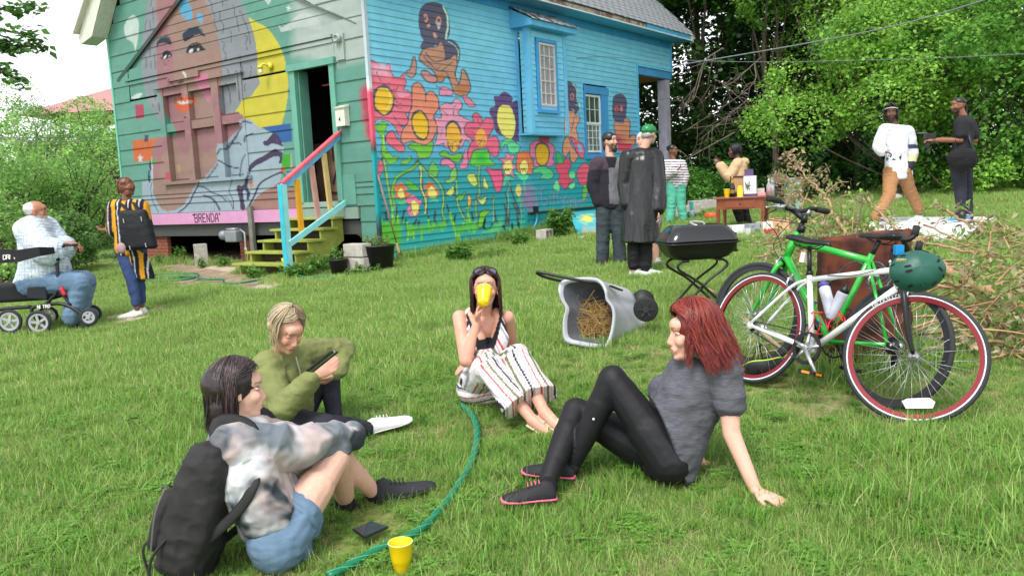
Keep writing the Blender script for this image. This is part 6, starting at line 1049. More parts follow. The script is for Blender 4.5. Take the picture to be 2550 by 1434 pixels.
def wheel(B,par,c, rimm,wall,tf=None,tr=.014,word=None,spokes=32,refl=False,rimh=.026, cog=False):
 mb=MB();torus(mb, c,.34-tr,tr,72,10);tyre=B.build(mb,'wheel',M_tyre,par,tf=tf)
 mb=MB();Rr=.34-2*tr-rimh/2+.004
 a=np.arange(72)*2*np.pi/72;prof=[(-.011,rimh/2),(.011,rimh/2),(.009,-rimh/2),(-.009,-rimh/2)]
 mb.rings([A([A(c)+V((Rr+q)*math.cos(t),y,(Rr+q)*math.sin(t))for y,q in prof])for t in a],closed=True);B.build(mb,'rim',rimm,tyre,tf=tf,smooth=False)
 if wall:
  mb=MB();R2=.34-2*tr+.004
  for s_ in(-1,1):mb.rings([A([A(c)+V((R2-.004)*math.cos(t),s_*.0117,(R2-.004)*math.sin(t)),A(c)+V((R2+.004)*math.cos(t),s_*.0135,(R2+.004)*math.sin(t)),A(c)+V((R2+.004)*math.cos(t),s_*.009, (R2+.004)*math.sin(t))])for t in a],closed=True)
  B.build(mb,'sidewall',M_wtape,tyre,tf=tf)
 mb=MB();mb.tube([A(c)+V(0,-.045,0),A(c)+V(0,.045,0)],.012,10)
 for s_ in(-1, 1):mb.tube([A(c)+V(0, s_*.028,0), A(c)+V(0,s_*.034,0)],.026,16)
 B.build(mb,'hub',M_sil,tyre,tf=tf)
 mb=MB()
 for k in range(spokes):
  t=k*2*math.pi/spokes;s_=1 if k%2 else-1;off=.55 if(k//2)%2 else-.55
  mb.tube([A(c)+V(.024*math.cos(t+off),s_*.03,.024*math.sin(t+off)),A(c)+V((Rr-rimh/2)*math.cos(t),0,(Rr-rimh/2)*math.sin(t))],.00125,4)
 B.build(mb,'spoke', M_sil,tyre,tf=tf)
 if word:
  t0,side,h, col=word[1],word[2],.020,cm('tyre_print',(196,198,200),rough=.6);mb=MB();t=t0
  for ch in word[0].upper():
   for stx in LT.get(ch,'').split('|'):
    if not stx:continue
    q=S(stx);P3=[]
    for gx_,gy_ in q:ang=t-side*gx_*.048;rr_=.34-.024+gy_*h*.95;P3.append(A(c)+V(rr_*math.cos(ang),-side*.0155, rr_*math.sin(ang)))
    for p0,p1 in zip(P3[:-1],P3[1:]):
     if np.linalg.norm(p1-p0)>1e-5:mb.bar(p0,p1,.0035,.002,up=(0,1,0))
   t-=side*.048
  B.build(mb, 'lettering',col,tyre, tf=tf,smooth=False)
 if refl:
  mb=MB();t=-1.25;c2=A(c)+V(.235*math.cos(t),-.012,.235*math.sin(t));tn=V(-math.sin(t),0,math.cos(t));rn=V(math.cos(t),0,math.sin(t));mb.prism([(-.075,-.015),(-.05,-.027),(.05,-.027),(.075,-.005),(.06,.025),(-.06,.022)],c2,tn,rn,V(0,.012,0));B.build(mb,'reflector',cm('reflector_white',(226,230,232), rough=.2),tyre, tf=tf,smooth=False)
 return tyre
def saddle(B,par,c,ln=.27):
 mb=MB();R=[]
 for x,wd,zt,th in((-.13,.055,.006,.022),(-.12,.07,.014,.04),(-.06,.065,.012,.045), (0,.035,.0,.035),(.07, .02,-.002,.028),(.13,.016, -.006,.022),(.145,.008,-.014,.01)):
  a=np.arange(14)*2*np.pi/14;R.append(A(c)+np.stack([x+0*a, wd*np.cos(a),zt+th*.5*np.sin(a)-th*.3-.012*np.cos(a)**2],1))
 mb.rings(R);s_=B.build(mb,'saddle',cm('saddle_black',(30,30,33),rough=.35),par);mb=MB()
 for y in(-.022,.022):mb.tube(cr([A(c)+V(-.09,y,-.03), A(c)+V(-.05,y,-.05),A(c)+V(.03,y,-.05),A(c)+V(.09,y*.5,-.03)],4),.0035,6)
 B.build(mb,'rail',M_bk,s_)
def cage(B,par,a, b,m_,off):
 mb=MB();a=A(a);b=A(b);d=nrm(b-a);sd_=V(0,1,0);o=nrm(np.cross(sd_,d))*off
 for y in(-.035, .035):mb.tube(cr([a+o*.2+sd_*y*.3,a+o*.25+sd_*y+d*.02,(a+b)/2+o+sd_*y,b+o*1.0+sd_*y*.6,b+o*.25+sd_*y*.3],4),.0035,6)
 mb.tube(cr([b+o*1.0-sd_*.02,b+o*1.9,b+o*1.0+sd_*.02],4),.0035, 6);mb.tube([a+o*.2-sd_*.035+d*.02,a+o*1.9+d*.01,a+o*.2+sd_*.035+d*.02],.0035,6);B.build(mb, 'bottle_cage',m_,par)
pW=[1.41228455,5.03453696,-1.00161476,.29894902,.44827021,1.02385717,.02415508,-.02870292]
oW,MW=bikeframe(pW);W=BB(oW,MW);tW=steer_of(pW[4],V(.87,0,.66))
bw=thing('white_bicycle', 'white road bicycle with red rims leaning nearest the camera','bicycle',base=oW)
wheel(W,bw,V(0,0,.34),M_redrim,True,word=None);wheel(W,bw,V(1.,0,.34), M_redrim,True,tf=tW,word=('thickslick',2.45,1,0), refl=True)
def tb_(B,par,nm,a,b,r0,r1,m_,tf=None,n=12):mb=MB();mb.tube([a,b],[r0,r1],n);return B.build(mb,nm,m_,par,tf=tf)
bb,sT,hT,hB=V(.41,0,.275),V(.285,0,.70),V(.79,0,.79), V(.845,0,.675)
mb=MB();mb.tube([bb,sT],.0165,12);mb.tube([sT+V(.005,0,-.035),hT+V(0, 0,-.02)], .0165,12);mb.tube([bb,hB+V(-.01,0,.0)],.019,12);mb.tube([hT+V(-.012,0,.03),hB],.021, 14);mb.tube([bb+V(0,-.035,0),bb+V(0,.035,0)],.023,14)
for y in(-1,1):
 mb.tube(cr([sT+V(-.0,y*.016,-.04),V(.2, y*.035,.60), V(0,y*.065,.355)],5),.0095,8);mb.tube([bb+V(-.02,y*.03,0),V(.01,y*.065,.34)],.0115,8);mb.tube([V(0,y*.062,.34),V(0,y*.07,.34)],.022,12)
W.build(mb,'frame',M_wfr,bw)
mb=MB();cx=V(.868,0,.665)
for y in(-1,1):mb.tube(cr([cx+V(0,y*.012,.01),cx+V(.02, y*.045,-.04),V(.95,y*.05,.45),V(.995,y*.05,.35)],5),[.017]*6+[.014]*5+[.010]*5 if False else np.linspace(.019,.010,16), 10)
mb.tube([cx+V(-.0,0,-.01),hT+V(-.02,0, .07)],.0145,10);W.build(mb, 'fork',M_bk,bw, tf=tW)
mb=MB();mb.tube([sT,V(.245,0,.86)],.0135, 10);mb.tube([sT+V(.003,0, -.01),sT+V(-.003,0,.015)],.019,12);W.build(mb,'seat_post',M_bk,bw);saddle(W,bw,V(.24,0,.90))
mb=MB();stp=hT+V(-.03,0,.09);mb.tube([stp,stp+V(.08,0,.01)],.017,10);mb.tube(cr([stp+V(.06,-.13,.02),stp+V(.08, -.05,.01),stp+V(.08,.05, .01),stp+V(.06,.13,.02)],5),.013,10)
for y in(-.13,.13):mb.tube(cr([stp+V(.06,y,.02),stp+V(.09,y*1.03,.025),stp+V(.11,y*1.03,.05),stp+V(.11,y,.08)],5),.0135,10)
hb=W.build(mb,'handlebar',M_bk,bw,tf=tW);mb=MB()
for y in(-.13, .13):mb.tube([stp+V(.112,y*1.03,.05),stp+V(.11,y,.10)],.018,12)
W.build(mb,'grip',cm('grip_black',(40,40,42), rough=.8,bump=.6,bs=200),hb,tf=tW)
mb=MB();torus(mb, bb+V(0,-.05,0),.085, .006,48,6);mb.rings([A([bb+V((.085+q)*math.cos(t),y,(.085+q)*math.sin(t))for y,q in((-.053,.008),(-.047,.008),(-.047,-.014),(-.053,-.014))])for t in np.arange(48)*2*np.pi/48],closed=True);ch_=W.build(mb,'chainring',M_bk,bw,smooth=False)
mb=MB()
for k in range(5):t=k*1.2566+.3;mb.tube([bb+V(0, -.052,0),bb+V(.082*math.cos(t),-.052,.082*math.sin(t))],[.015,.008],6)
mb.tube([bb+V(0,-.03,0),bb+V(0,-.075, 0)],.014,10);mb.tube([bb+V(0,-.068, 0),bb+V(.115,-.085,-.125)],[.014,.010],8);mb.tube([bb+V(0,.05,0),bb+V(-.115,.07,.125)],[.012,.009],8);W.build(mb,'crank',M_sil,bw)
mb=MB();pc=bb+V(.115,-.125,-.13)
for a_ in(-.045,.045):mb.box(pc+V(a_,0,0),(.012,.08,.022))
mb.box(pc,(.02,.09,.018));mb.box(pc+V(0,-.04,0),(.1,.01,.02));mb.box(pc+V(0,.04,0),(.1,.01,.02));pe=W.build(mb,'pedal',M_bk,bw,smooth=False);mb=MB();mb.box(pc+V(.052, -.0,0),(.004,.05,.014));mb.box(pc+V(0,-.047,0),(.05,.004, .014));W.build(mb,'pedal_reflector',cm('amber',(230,140,30),rough=.3), pe,smooth=False)
mb=MB();pc=bb+V(-.115,.115,.13);mb.box(pc,(.1,.09, .022));W.build(mb,'pedal',M_bk,bw,smooth=False)
mb=MB();a=bb+V(0,-.052, .085);mb.tube([a,V(0,-.045,.34+.03)], .0035,5);mb.tube([bb+V(0, -.052,-.085), V(0,-.045, .34-.03)],.0035,5);mb.tube([V(0,-.05, .34),V(0, -.04,.34)], .03,16);W.build(mb,'chain',cm('chain_dark',(60,58,56),metal=.6,rough=.5),bw)
def brake(B, par,c,ax, tf=None):mb=MB();[mb.tube(cr([A(c)+V(.0,y*.03,-.05),A(c)+V(.0,y*.038, -.02),A(c)+V(0,y*.012,.015),A(c)+V(0,-y*.01,.03)], 4),.006,6)for y in(-1,1)];mb.ell(A(c)+V(.012*ax,0,.0),(.012,.03,.012));B.build(mb,'brake_caliper',M_sil,par,tf=tf)
brake(W,bw,V(.175,0,.655), -1);brake(W, bw,cx+V(.03,0,.0),1,tf=tW)
cage(W,bw,V(.378,0,.34),V(.345,0, .47),M_redc,.045);cage(W,bw, V(.50,0,.38),V(.58,0,.45),M_redc, -.045)
mb=MB();mb.box(V(.225,0,.79), (.03,.035,.06));tl_=W.build(mb,'tail_light',cm('tail_light_shell',(226,214,200),rough=.3), bw,smooth=False);mb=MB();mb.box(V(.207,0,.79),(.008,.032,.05));W.build(mb,'lens',M_redc, tl_,smooth=False)
mb=MB();q=cr([stp+V(.1, -.2,.05),stp+V(.1,-.1,-.03),hT+V(-.02,-.03, -.0),V(.6,-.022,.72), V(.42,-.02, .70)],6);mb.tube(q,.0025, 5);W.build(mb,'cable',M_bk,bw)
pG=[1.98512187,4.42051766,2.05743277,-.236426984, .138967996,1.00222916,.00217697386, .0477921345]
oG,MG=bikeframe(pG);Gb=BB(oG,MG);tG=steer_of(pG[4],V(.90,0,.67))
bg_=thing('green_bicycle', 'bright green bicycle behind the white one facing the other way','bicycle',base=oG)
M_drim=cm('dark_rim',(52,54,58),rough=.35,metal=.4)
wheel(Gb,bg_,V(0, 0,.34),M_drim,False,tr=.016);wheel(Gb,bg_,V(1.03,0,.34),M_drim,False,tf=tG,tr=.016)
bb,sT,hT,hB=V(.43,0,.28),V(.27,0,.80), V(.835,0,.87),V(.885,0,.71)
mb=MB();mb.tube([bb,sT+V(-.005,0,.02)], .017,12);mb.tube([sT+V(.01, 0,-.02),hT+V(.005,0, -.03)],.021, 12);mb.tube([bb,hB+V(-.01,0,.02)], .025,12);mb.tube([hT+V(-.008,0,.03),hB],.024,14);mb.tube([bb+V(0,-.035,0),bb+V(0, .035,0)],.025,14)
for y in(-1,1):mb.tube([sT+V(0,y*.018, -.02),V(.005,y*.065,.35)],.0095,8);mb.tube([bb+V(-.02,y*.03,0),V(.01,y*.065,.34)], .0115,8)
Gb.build(mb,'frame',M_gfr,bg_);mb=MB();cx=V(.90, 0,.67)
for y in(-1,1):mb.tube(cr([cx+V(0,y*.014,.02),cx+V(.01,y*.05,-.02),V(.97,y*.052,.48),V(1.025,y*.052,.35)],5),np.linspace(.02,.010,16),10)
Gb.build(mb,'fork',M_gfr,bg_,tf=tG);mb=MB();mb.tube([cx,hT+V(-.03,0,.10)], .016,10);mb.tube([hT+V(-.025,0,.03),hT+V(-.035,0,.07)],.022, 12);stp=hT+V(-.035,0,.11);mb.tube([stp+V(0,0,-.02),stp+V(0,0,.03)], .02,12);mb.tube([stp,stp+V(.09,0,.05)],.018,10);Gb.build(mb,'stem', M_bk,bg_,tf=tG)
mb=MB();hc=stp+V(.09, 0,.055);mb.tube(cr([hc+V(-.035,-.30,.03),hc+V(-.02,-.17,.03), hc+V(0,-.08,0),hc+V(0,.08,0),hc+V(-.02,.17,.03),hc+V(-.035,.30,.03)],5),.0135,10);hb=Gb.build(mb,'handlebar',M_bk,bg_,tf=tG)
mb=MB();
for y in(-1,1):mb.tube([hc+V(-.028,y*.20,.03),hc+V(-.035,y*.315,.03)],.0185,12)
Gb.build(mb,'grip',MATS['grip_black'],hb,tf=tG);mb=MB()
for y in(-1,1):mb.tube(cr([hc+V(-.01,y*.13,.015),hc+V(.02,y*.15,.0),hc+V(.02,y*.25,-.02)],4),.006,6);mb.box(hc+V(-.0,y*.14,.0),(.05,.035,.035))
Gb.build(mb,'brake_lever',M_sil,hb,tf=tG)
mb=MB();mb.tube([sT,V(.235,0, .90)],.0135,10);Gb.build(mb, 'seat_post',M_bk,bg_);saddle(Gb,bg_,V(.225,0,.935),.28)
mb=MB();torus(mb,bb+V(0,-.05,0),.09,.006,40,6);mb.tube([bb+V(0,-.06,0),bb+V(-.1, -.08,-.13)],.011,8);mb.tube([bb+V(0,.05,0),bb+V(.1,.07, .13)],.011,8);mb.box(bb+V(-.1,-.11, -.135),(.09, .08,.02));Gb.build(mb,'chainset',M_bk,bg_)
mb=MB()
for k in range(7):torus(mb,V(0,.028+.004*k,.34), .045-.004*k,.0025,30,4)
torus(mb,V(0, -.03,.34),.045,.003,30,4);mb.box(V(.02,-.05,.27),(.03,.02,.08));Gb.build(mb,'cassette',M_bk,bg_);brake(Gb,bg_, cx+V(.02,0,.03),1,tf=tG);brake(Gb, bg_,V(.22,0,.70),-1)
mb=MB()
for a_,b_ in((hc+V(0,-.13,.0),cx+V(.03,0,.04)),(hc+V(0,.13,.0),hT+V(-.15, 0,-.03)), (hc+V(.0,.14,0),cx+V(0,.03,.1))):mb.tube(cr([a_,a_+V(.10,0,-.08),b_+V(.06,0,.1),b_],6),.0025,5)
Gb.build(mb,'cable',M_bk,bg_,tf=tG);r=np.random.default_rng(2);mb=MB()
for k in range(5):c_=V(.25,-.05-.01*k,.73-.02*k);t=np.arange(25)*2*np.pi/24;mb.tube(c_+np.stack([(.065+.01*r.uniform())*np.cos(t),.02*np.sin(t+k), .05*np.sin(t)],1),.0045, 6)
mb.tube(cr([V(.3,-.06,.74),V(.45,-.07,.76),V(.60,-.06,.58)],6),.0045,6);ck=Gb.build(mb,'cable_lock',cm('lock_cable',(96,92,100),rough=.3),None);tag(ck,'coiled grey cable lock hanging below the green bicycle\'s saddle','lock')
for(a_,b_,capc,nm,lb)in((V(.50,0,.40),V(.595,0,.555), (92,80,170),'clear_bottle','clear water bottle with purple cap in the green frame'), (V(.395,0, .39),V(.345, 0,.56),(30,32,36), 'clear_bottle','white sports bottle with black cap in the green frame')):
 d=nrm(b_-a_);o_=V(.05,0,.0)if nm=='x' else(V(-.05,0,.035)if capc[0]==92 else V(.055,0,.02));A0,B0=a_+o_,b_+o_;mb=MB();mb.tube([A0,A0+d*.01,B0-d*.01,B0],[.028,.034,.034,.026],18);bo=Gb.build(mb, 'water_bottle',cm('bottle_frost',(200,204,218),rough=.25,bump=0),None);tag(bo,lb,'bottle')
 mb=MB();mb.tube([B0,B0+d*.02,B0+d*.03,B0+d*.05], [.029,.029,.015,.010],16);Gb.build(mb,'cap', cm('cap_%d'%capc[0],capc,rough=.4),bo)
cage(Gb,bg_,V(.48, 0,.37),V(.56,0,.50),cm('blue_cage',(60,60,170),rough=.4),.05);cage(Gb,bg_,V(.40,0,.37),V(.365,0, .49),M_bk,-.05)
def helmet(name,lb,c,Mx,col,sc_=1., holes=True,straps=True,trim=None):
 mb=MB();n=56;R=[];mth=26;a=np.arange(n)*2*np.pi/n
 for k in range(mth+1):
  t=(k/mth)*1.68;z=math.cos(t);rr_=math.sin(t);R.append(np.stack([rr_*np.cos(a)*.138*(1+.06*np.cos(a)),rr_*np.sin(a)*.108,z*.098+.004*np.cos(4*a)*rr_+(-.012*np.cos(a)*max(0,t-1.2))],1))
 R[0][:]=R[0].mean(0);Rin=[q*V(.86,.84,.86)for q in R[::-1]]
 mb.rings(R+Rin,cap=False);v,f=mb.arr();v=v@A(Mx).T*sc_+A(c)
 t=thing(name,lb,'helmet',base=c);mk('shell',v,f,cm('helmet_%d'%col[1],col, rough=.45,var=.05),t,smooth=True)
 Mv=A(Mx)
 for(th,ph, ln,wd,rot)in((.75,.3,.022,.009,.4), (.75,-.3,.022,.009,-.4),(.5,2.9,.022,.01,.2), (.5,-2.9,.022,.01,-.2),(1.1,1.1,.02,.008,1.2), (1.1,-1.1,.02,.008,-1.2),(1.05,2.1,.02,.008,.5), (1.05,-2.1,.02,.008,-.5),(1.2,.55,.018,.007,.2), (1.2,-.55,.018,.007,-.2),(.9,1.6,.02,.008,1.3), (.9,-1.6,.02,.008,-1.3),(1.25,2.7,.018,.007,.3), (1.25,-2.7,.018,.007,-.3)):
  p=V(math.sin(th)*math.cos(ph)*.138*(1+.06*math.cos(ph)),math.sin(th)*math.sin(ph)*.108, math.cos(th)*.098);nn=nrm(p/V(.138,.108,.098)**2);e1=nrm(V(-math.cos(th)*math.cos(ph),-math.cos(th)*math.sin(ph),math.sin(th)));e1=nrm(e1-nn*(e1@nn));e2=np.cross(nn,e1);u1=e1*math.cos(rot)+e2*math.sin(rot);u2=np.cross(nn,u1)
  aa=np.arange(14)*2*np.pi/14;ring_=p+nn*.0015+np.outer(np.sign(np.cos(aa))*np.abs(np.cos(aa))**.6*ln*.8,u1)+np.outer(np.sin(aa)*wd*.75, u2);inn=p-nn*.014+np.outer(np.cos(aa)*ln*.8, u1)+np.outer(np.sin(aa)*wd*.7,u2)
  mb=MB();mb.rings([inn,ring_]);v,f=mb.arr();mk('vent',v@Mv.T*sc_+A(c),f,cm('vent_dark',(16,24,22), rough=.8),t)
 mb=MB();mb.rings([R[-1]*1.0,R[-1]*V(.9,.9,1)-V(0,0,.008),R[-1]*V(.84,.82,.9)]);v, f=mb.arr();mk('edge',v@Mv.T*sc_+A(c), f,cm('helmet_trim_%d'%(trim or col)[0],trim or(30,34,34),rough=.5),t)
 mb=MB()
 for y in(-1,1):mb.tube(cr([V(.04,y*.09,-.01),V(.02, y*.06,-.09),V(.0,y*.01,-.13)],5),.004,5);mb.tube(cr([V(-.06,y*.085, -.01),V(-.02,y*.06,-.08),V(.0,y*.02,-.12)],5),.004,5)
 v,f=mb.arr();mk('strap',v@Mv.T*sc_+A(c),f, M_bk,t,smooth=True);return t
def ortho(z,x):z=nrm(z);x=nrm(A(x)-z*np.dot(x,z));return np.stack([x,np.cross(z, x),z],1)
helmet('green_helmet','matt dark green bike helmet hanging from the white bicycle\'s handlebar',P(2280,676,3.98),ortho(-CF*.80+ZC*.22-CR*.12,CR+ZC*.12),(34,86, 74),.93)
lettering('BERN',P(2232, 650,3.87),CR*.9,CU*.5-CF*.5,.016,.003, cm('bern_print',(226, 200,140)),bpy.data.objects['green_helmet'], -CF,adv=.75)
hp=G(1900,955);helmet('upturned_helmet','black and lime helmet lying upside down in the grass beside the red hair',hp+ZC*.125,ortho(V(.05,-.35,-.93),CR),(40,42,44),.98,trim=(176,210,40))
mb=MB();mb.box(P(2238,622,4.05),(.04,.03,.045));mb.tube([P(2238, 630,4.05),P(2244,650,4.05)],.006,6);tag(mb.build('bike_light',cm('light_blue',(20,140,206),rough=.4),None),'bright blue front light on the white bicycle above the green helmet','light')
# ================================================================= PEOPLE
def fd(r_,a_,u_=0.):return nrm(CR*r_+CF*a_+CU*u_)
def bone(p,px,py,L_,s_=-1):
 r_=ray(px,py);o=CAM-A(p);a=r_@r_;b=2*o@r_;c=o@o-L_*L_;D=b*b-4*a*c
 t=-b/(2*a)if D<0 else(-b+s_*math.sqrt(D))/(2*a);q=CAM+r_*t
 return q if D>=0 else A(p)+nrm(q-A(p))*L_
def frame(f,up):f=nrm(f);up=nrm(A(up)-f*np.dot(up,f));return np.stack([np.cross(f,up), f,up],1)
def hand(mb, w_,d,n, side,curl=.35,s_=1.,spread=.0, thumb=.5):
 d=nrm(d);n=nrm(A(n)-d*np.dot(n,d));l=np.cross(n, d)*side;w_=A(w_)
 R=[]
 for t,hw, ht in((0,.024,.019),(.03,.031,.017),(.06,.038,.0145),(.088,.039,.012),(.095,.034,.010)):
  a=np.arange(12)*2*np.pi/12;R.append(w_+d*t*s_+np.outer(np.cos(a)*hw*s_,l)+np.outer(np.sin(a)*ht*s_,n))
 mb.rings(R)
 for off,k in((.030,.93),(.010,1.05),(-.010,.97),(-.029,.76)):
  p=w_+d*.086*s_+l*off*s_;dd=nrm(d+l*off*spread*12);ang=0;pts=[p-dd*.02*s_,p];rad=[.0095*s_]*2
  for seg,an, rr_ in((.042,.55,.0085),(.027,.9,.0078),(.021,.6,.007)):
   ang+=an*curl*1.5;v=dd*math.cos(ang)+n*math.sin(ang);p=p+v*seg*k*s_;pts.append(p);rad.append(rr_*s_)
  mb.chain(pts,rad,8)
 p=w_+d*.028*s_+l*.026*s_;pts=[p-l*.01*s_,p];v=nrm(d*.75+l*.75+n*.25*thumb);p2=p+v*.036*s_;v2=nrm(d*.95+l*.15+n*.7*thumb);p3=p2+v2*.030*s_;p4=p3+nrm(d*.9-l*.25+n*.8*thumb)*.024*s_
 mb.chain([p-l*.01*s_,p,p2,p3,p4], [.014*s_,.0135*s_,.0108*s_,.0095*s_,.008*s_], 8)
def head(mb,c,Fm,s_=1.,ear=True, fat=1.,jaw=1.):
 def E_(p,r_,R2=None):mb.ell(A(c)+Fm@(A(p)*s_),A(r_)*s_,Fm if R2 is None else Fm@R2,n=18,m=12)
 E_((0, -.012,.030),(.073*fat,.092,.083));E_((0, .022,-.022),(.060*fat,.066,.075));E_((0, .020,-.062),(.050*fat*jaw,.056,.040));E_((0,.066,-.092),(.021*jaw,.020,.016));E_((0,.045,-.085),(.036*fat*jaw, .030,.022))
 E_((0,.060,.045),(.050,.034,.035))
 for x in(-1,1):E_((x*.027, .074,.030),(.022,.012,.008));E_((x*.040,.058,-.022),(.022*fat,.026,.026));E_((x*.009,.094,-.034), (.009,.010,.0075))
 mb.chain([A(c)+Fm@(A(q)*s_)for q in((0,.080, .020),(0,.088,.002),(0,.099,-.020), (0,.102,-.030))],[q*s_ for q in(.0085,.0085,.0095,.0100)],9)
 E_((0,.088,-.0555),(.022,.011,.0058));E_((0,.086,-.0665),(.019,.011,.0062));E_((0, .080,-.060),(.030,.014,.020))
 if ear:
  for x in(-1, 1):
   for a in range(9):t=a/8*4.6-2.2;E_((x*.0765*fat, -.008-.014*math.cos(t)*1.0,-.004+.026*math.sin(t)),(.0055,.0055, .0065))
   E_((x*.0735*fat,-.006,-.004),(.004,.012,.022));E_((x*.075*fat, .002,-.026),(.005,.006,.008))
def facefix(v, c,Fm,s_, skin,lips=(176, 98,92),brow=None,cheek=.25,stubble=None):
 q=(v-A(c))@Fm/s_;n=len(v);col=np.tile(lin(skin),(n,1));near=(np.abs(q)<.14).all(1)
 d=np.zeros(n)
 for x in(-1,1):d+=-.0085*np.exp(-(((q[:, 0]-x*.031)/.0165)**2+((q[:,2]-.011)/.0105)**2))*(q[:,1]>.04);
 d+=-.0035*np.exp(-((q[:,0]/.028)**2+((q[:,2]+.0608)/.0016)**2))*(q[:,1]>.06);d+=-.002*np.exp(-((q[:,0]/.012)**2+((q[:,2]+.079)/.005)**2))*(q[:,1]>.06)
 for x in(-1,1):d+=-.0025*np.exp(-(((np.abs(q[:,0])-.034)/.004)**2+((q[:, 2]+.045)/.012)**2))*(q[:,1]>.04)
 v=v+np.outer(d*near*s_,Fm[:,1])
 def mix(m_,c_,k):nonlocal col;w_=np.clip(m_*k,0,1)[:,None]*near[:,None];col=col*(1-w_)+lin(c_)*w_
 fr=q[:,1]>.055
 sk=A(skin)
 for x in(-1,1):mix(np.exp(-(((q[:,0]-x*.042)/.022)**2+((q[:,2]+.022)/.02)**2))*fr,sk*V(1.0,.72,.70), cheek)
 mix(np.exp(-((q[:, 0]/.014)**2+((q[:,2]+.028)/.015)**2))*(q[:,1]>.09),sk*V(1.,.74,.72),.45)
 for x in(-1,1):mix(np.exp(-(((q[:,0]-x*.031)/.02)**2+((q[:,2]-.002)/.010)**2))*fr,sk*V(.78,.66,.66),.5)
 mix((np.exp(-((q[:,0]/.020)**4+((q[:, 2]+.0610)/.0095)**4))>.4)*1.*(q[:,1]>.072),lips,.8)
 mix((np.exp(-((q[:,0]/.021)**2+((q[:,2]+.0608)/.0012)**2)))*(q[:,1]>.07),A(lips)*.35,.9)
 if brow is not None:
  for x in(-1,1):t=(q[:,0]*x-.012)/.034;mix((np.abs(q[:, 2]-(.030+.006*np.sin(np.clip(t,0,1)*2.4)))<.0042-.002*np.clip(t,0,1))*((t>0)&(t<1.05))*(q[:,1]>.05)*1.,brow,.8)
 if stubble is not None:mix(np.clip((-.035-q[:,2])/.012,0,1)*(q[:,1]>.0)*np.clip(1-.7*np.exp(-((q[:,0]/.018)**2+((q[:,2]+.061)/.008)**2)),0,1),stubble,.75)
 return v,col
M_skin=mat('skin',attr=True,rough=.48,var=.06,vs_=14,bump=.12,bs=160,sss=.15,spec=.4, bd=.001);M_eyew=cm('eye_white',(226,222,216),rough=.2,var=.02,bump=0);M_hair=mat('hair', attr=True,rough=.36,var=.12,vs_=14,bump=.25,bs=60,spec=.5,stretch=(1,1,.25));M_rub=cm('rubber_sole_white',(222,222,218),rough=.6);M_rubk=cm('rubber_sole_black',(30,30,32),rough=.6)
def eyes(par,c,Fm, s_,iris=(70, 50,38),openn=.55):
 for x in(-1,1):
  e=V(x*.031,.0668,.0105);mb=MB();mb.ell(A(c)+Fm@(e*s_),V(.0112,.0108,.0058)*s_,Fm);o=mb.build('eye',M_eyew,par,True)
  mb=MB();mb.lathe([(0,.0118),(.0032,.01175),(.0062, .0108)],A(c)+Fm@(e*s_),14,Fm[:, 1]);v,f=mb.arr();mb=MB();mb.lathe([(0,.0117*s_), (.0056*s_,.0103*s_),(.0058*s_, .0092*s_)],A(c)+Fm@(e*s_),14,Fm[:,1],cap=False);mb.build('iris', cm('iris_%d'%iris[0],iris,rough=.15),o,True)
  mb=MB();R=[]
  for up_,lim in((1,openn),):
   for k in range(6):
    t=math.radians(88)-k/5*(math.radians(88)-math.radians(20*openn+6));a=np.linspace(-1.25,1.25,11);R.append([A(c)+Fm@((e+V(math.sin(b)*.0132*math.cos(t),math.cos(b)*.0132*math.cos(t),.0132*math.sin(t)))*s_)for b in a])
  n_=11;mb.add(np.concatenate(R),[[i*n_+j,i*n_+j+1,(i+1)*n_+j+1,(i+1)*n_+j]for i in range(5)for j in range(n_-1)]);mb.tube(R[-1],.0009*s_,4);v,f=mb.arr();mk('eyelid',v,f,M_hair,par,smooth=True,col=np.tile(LID[0],(len(v),1)))
LID=[lin((120,80,70))]
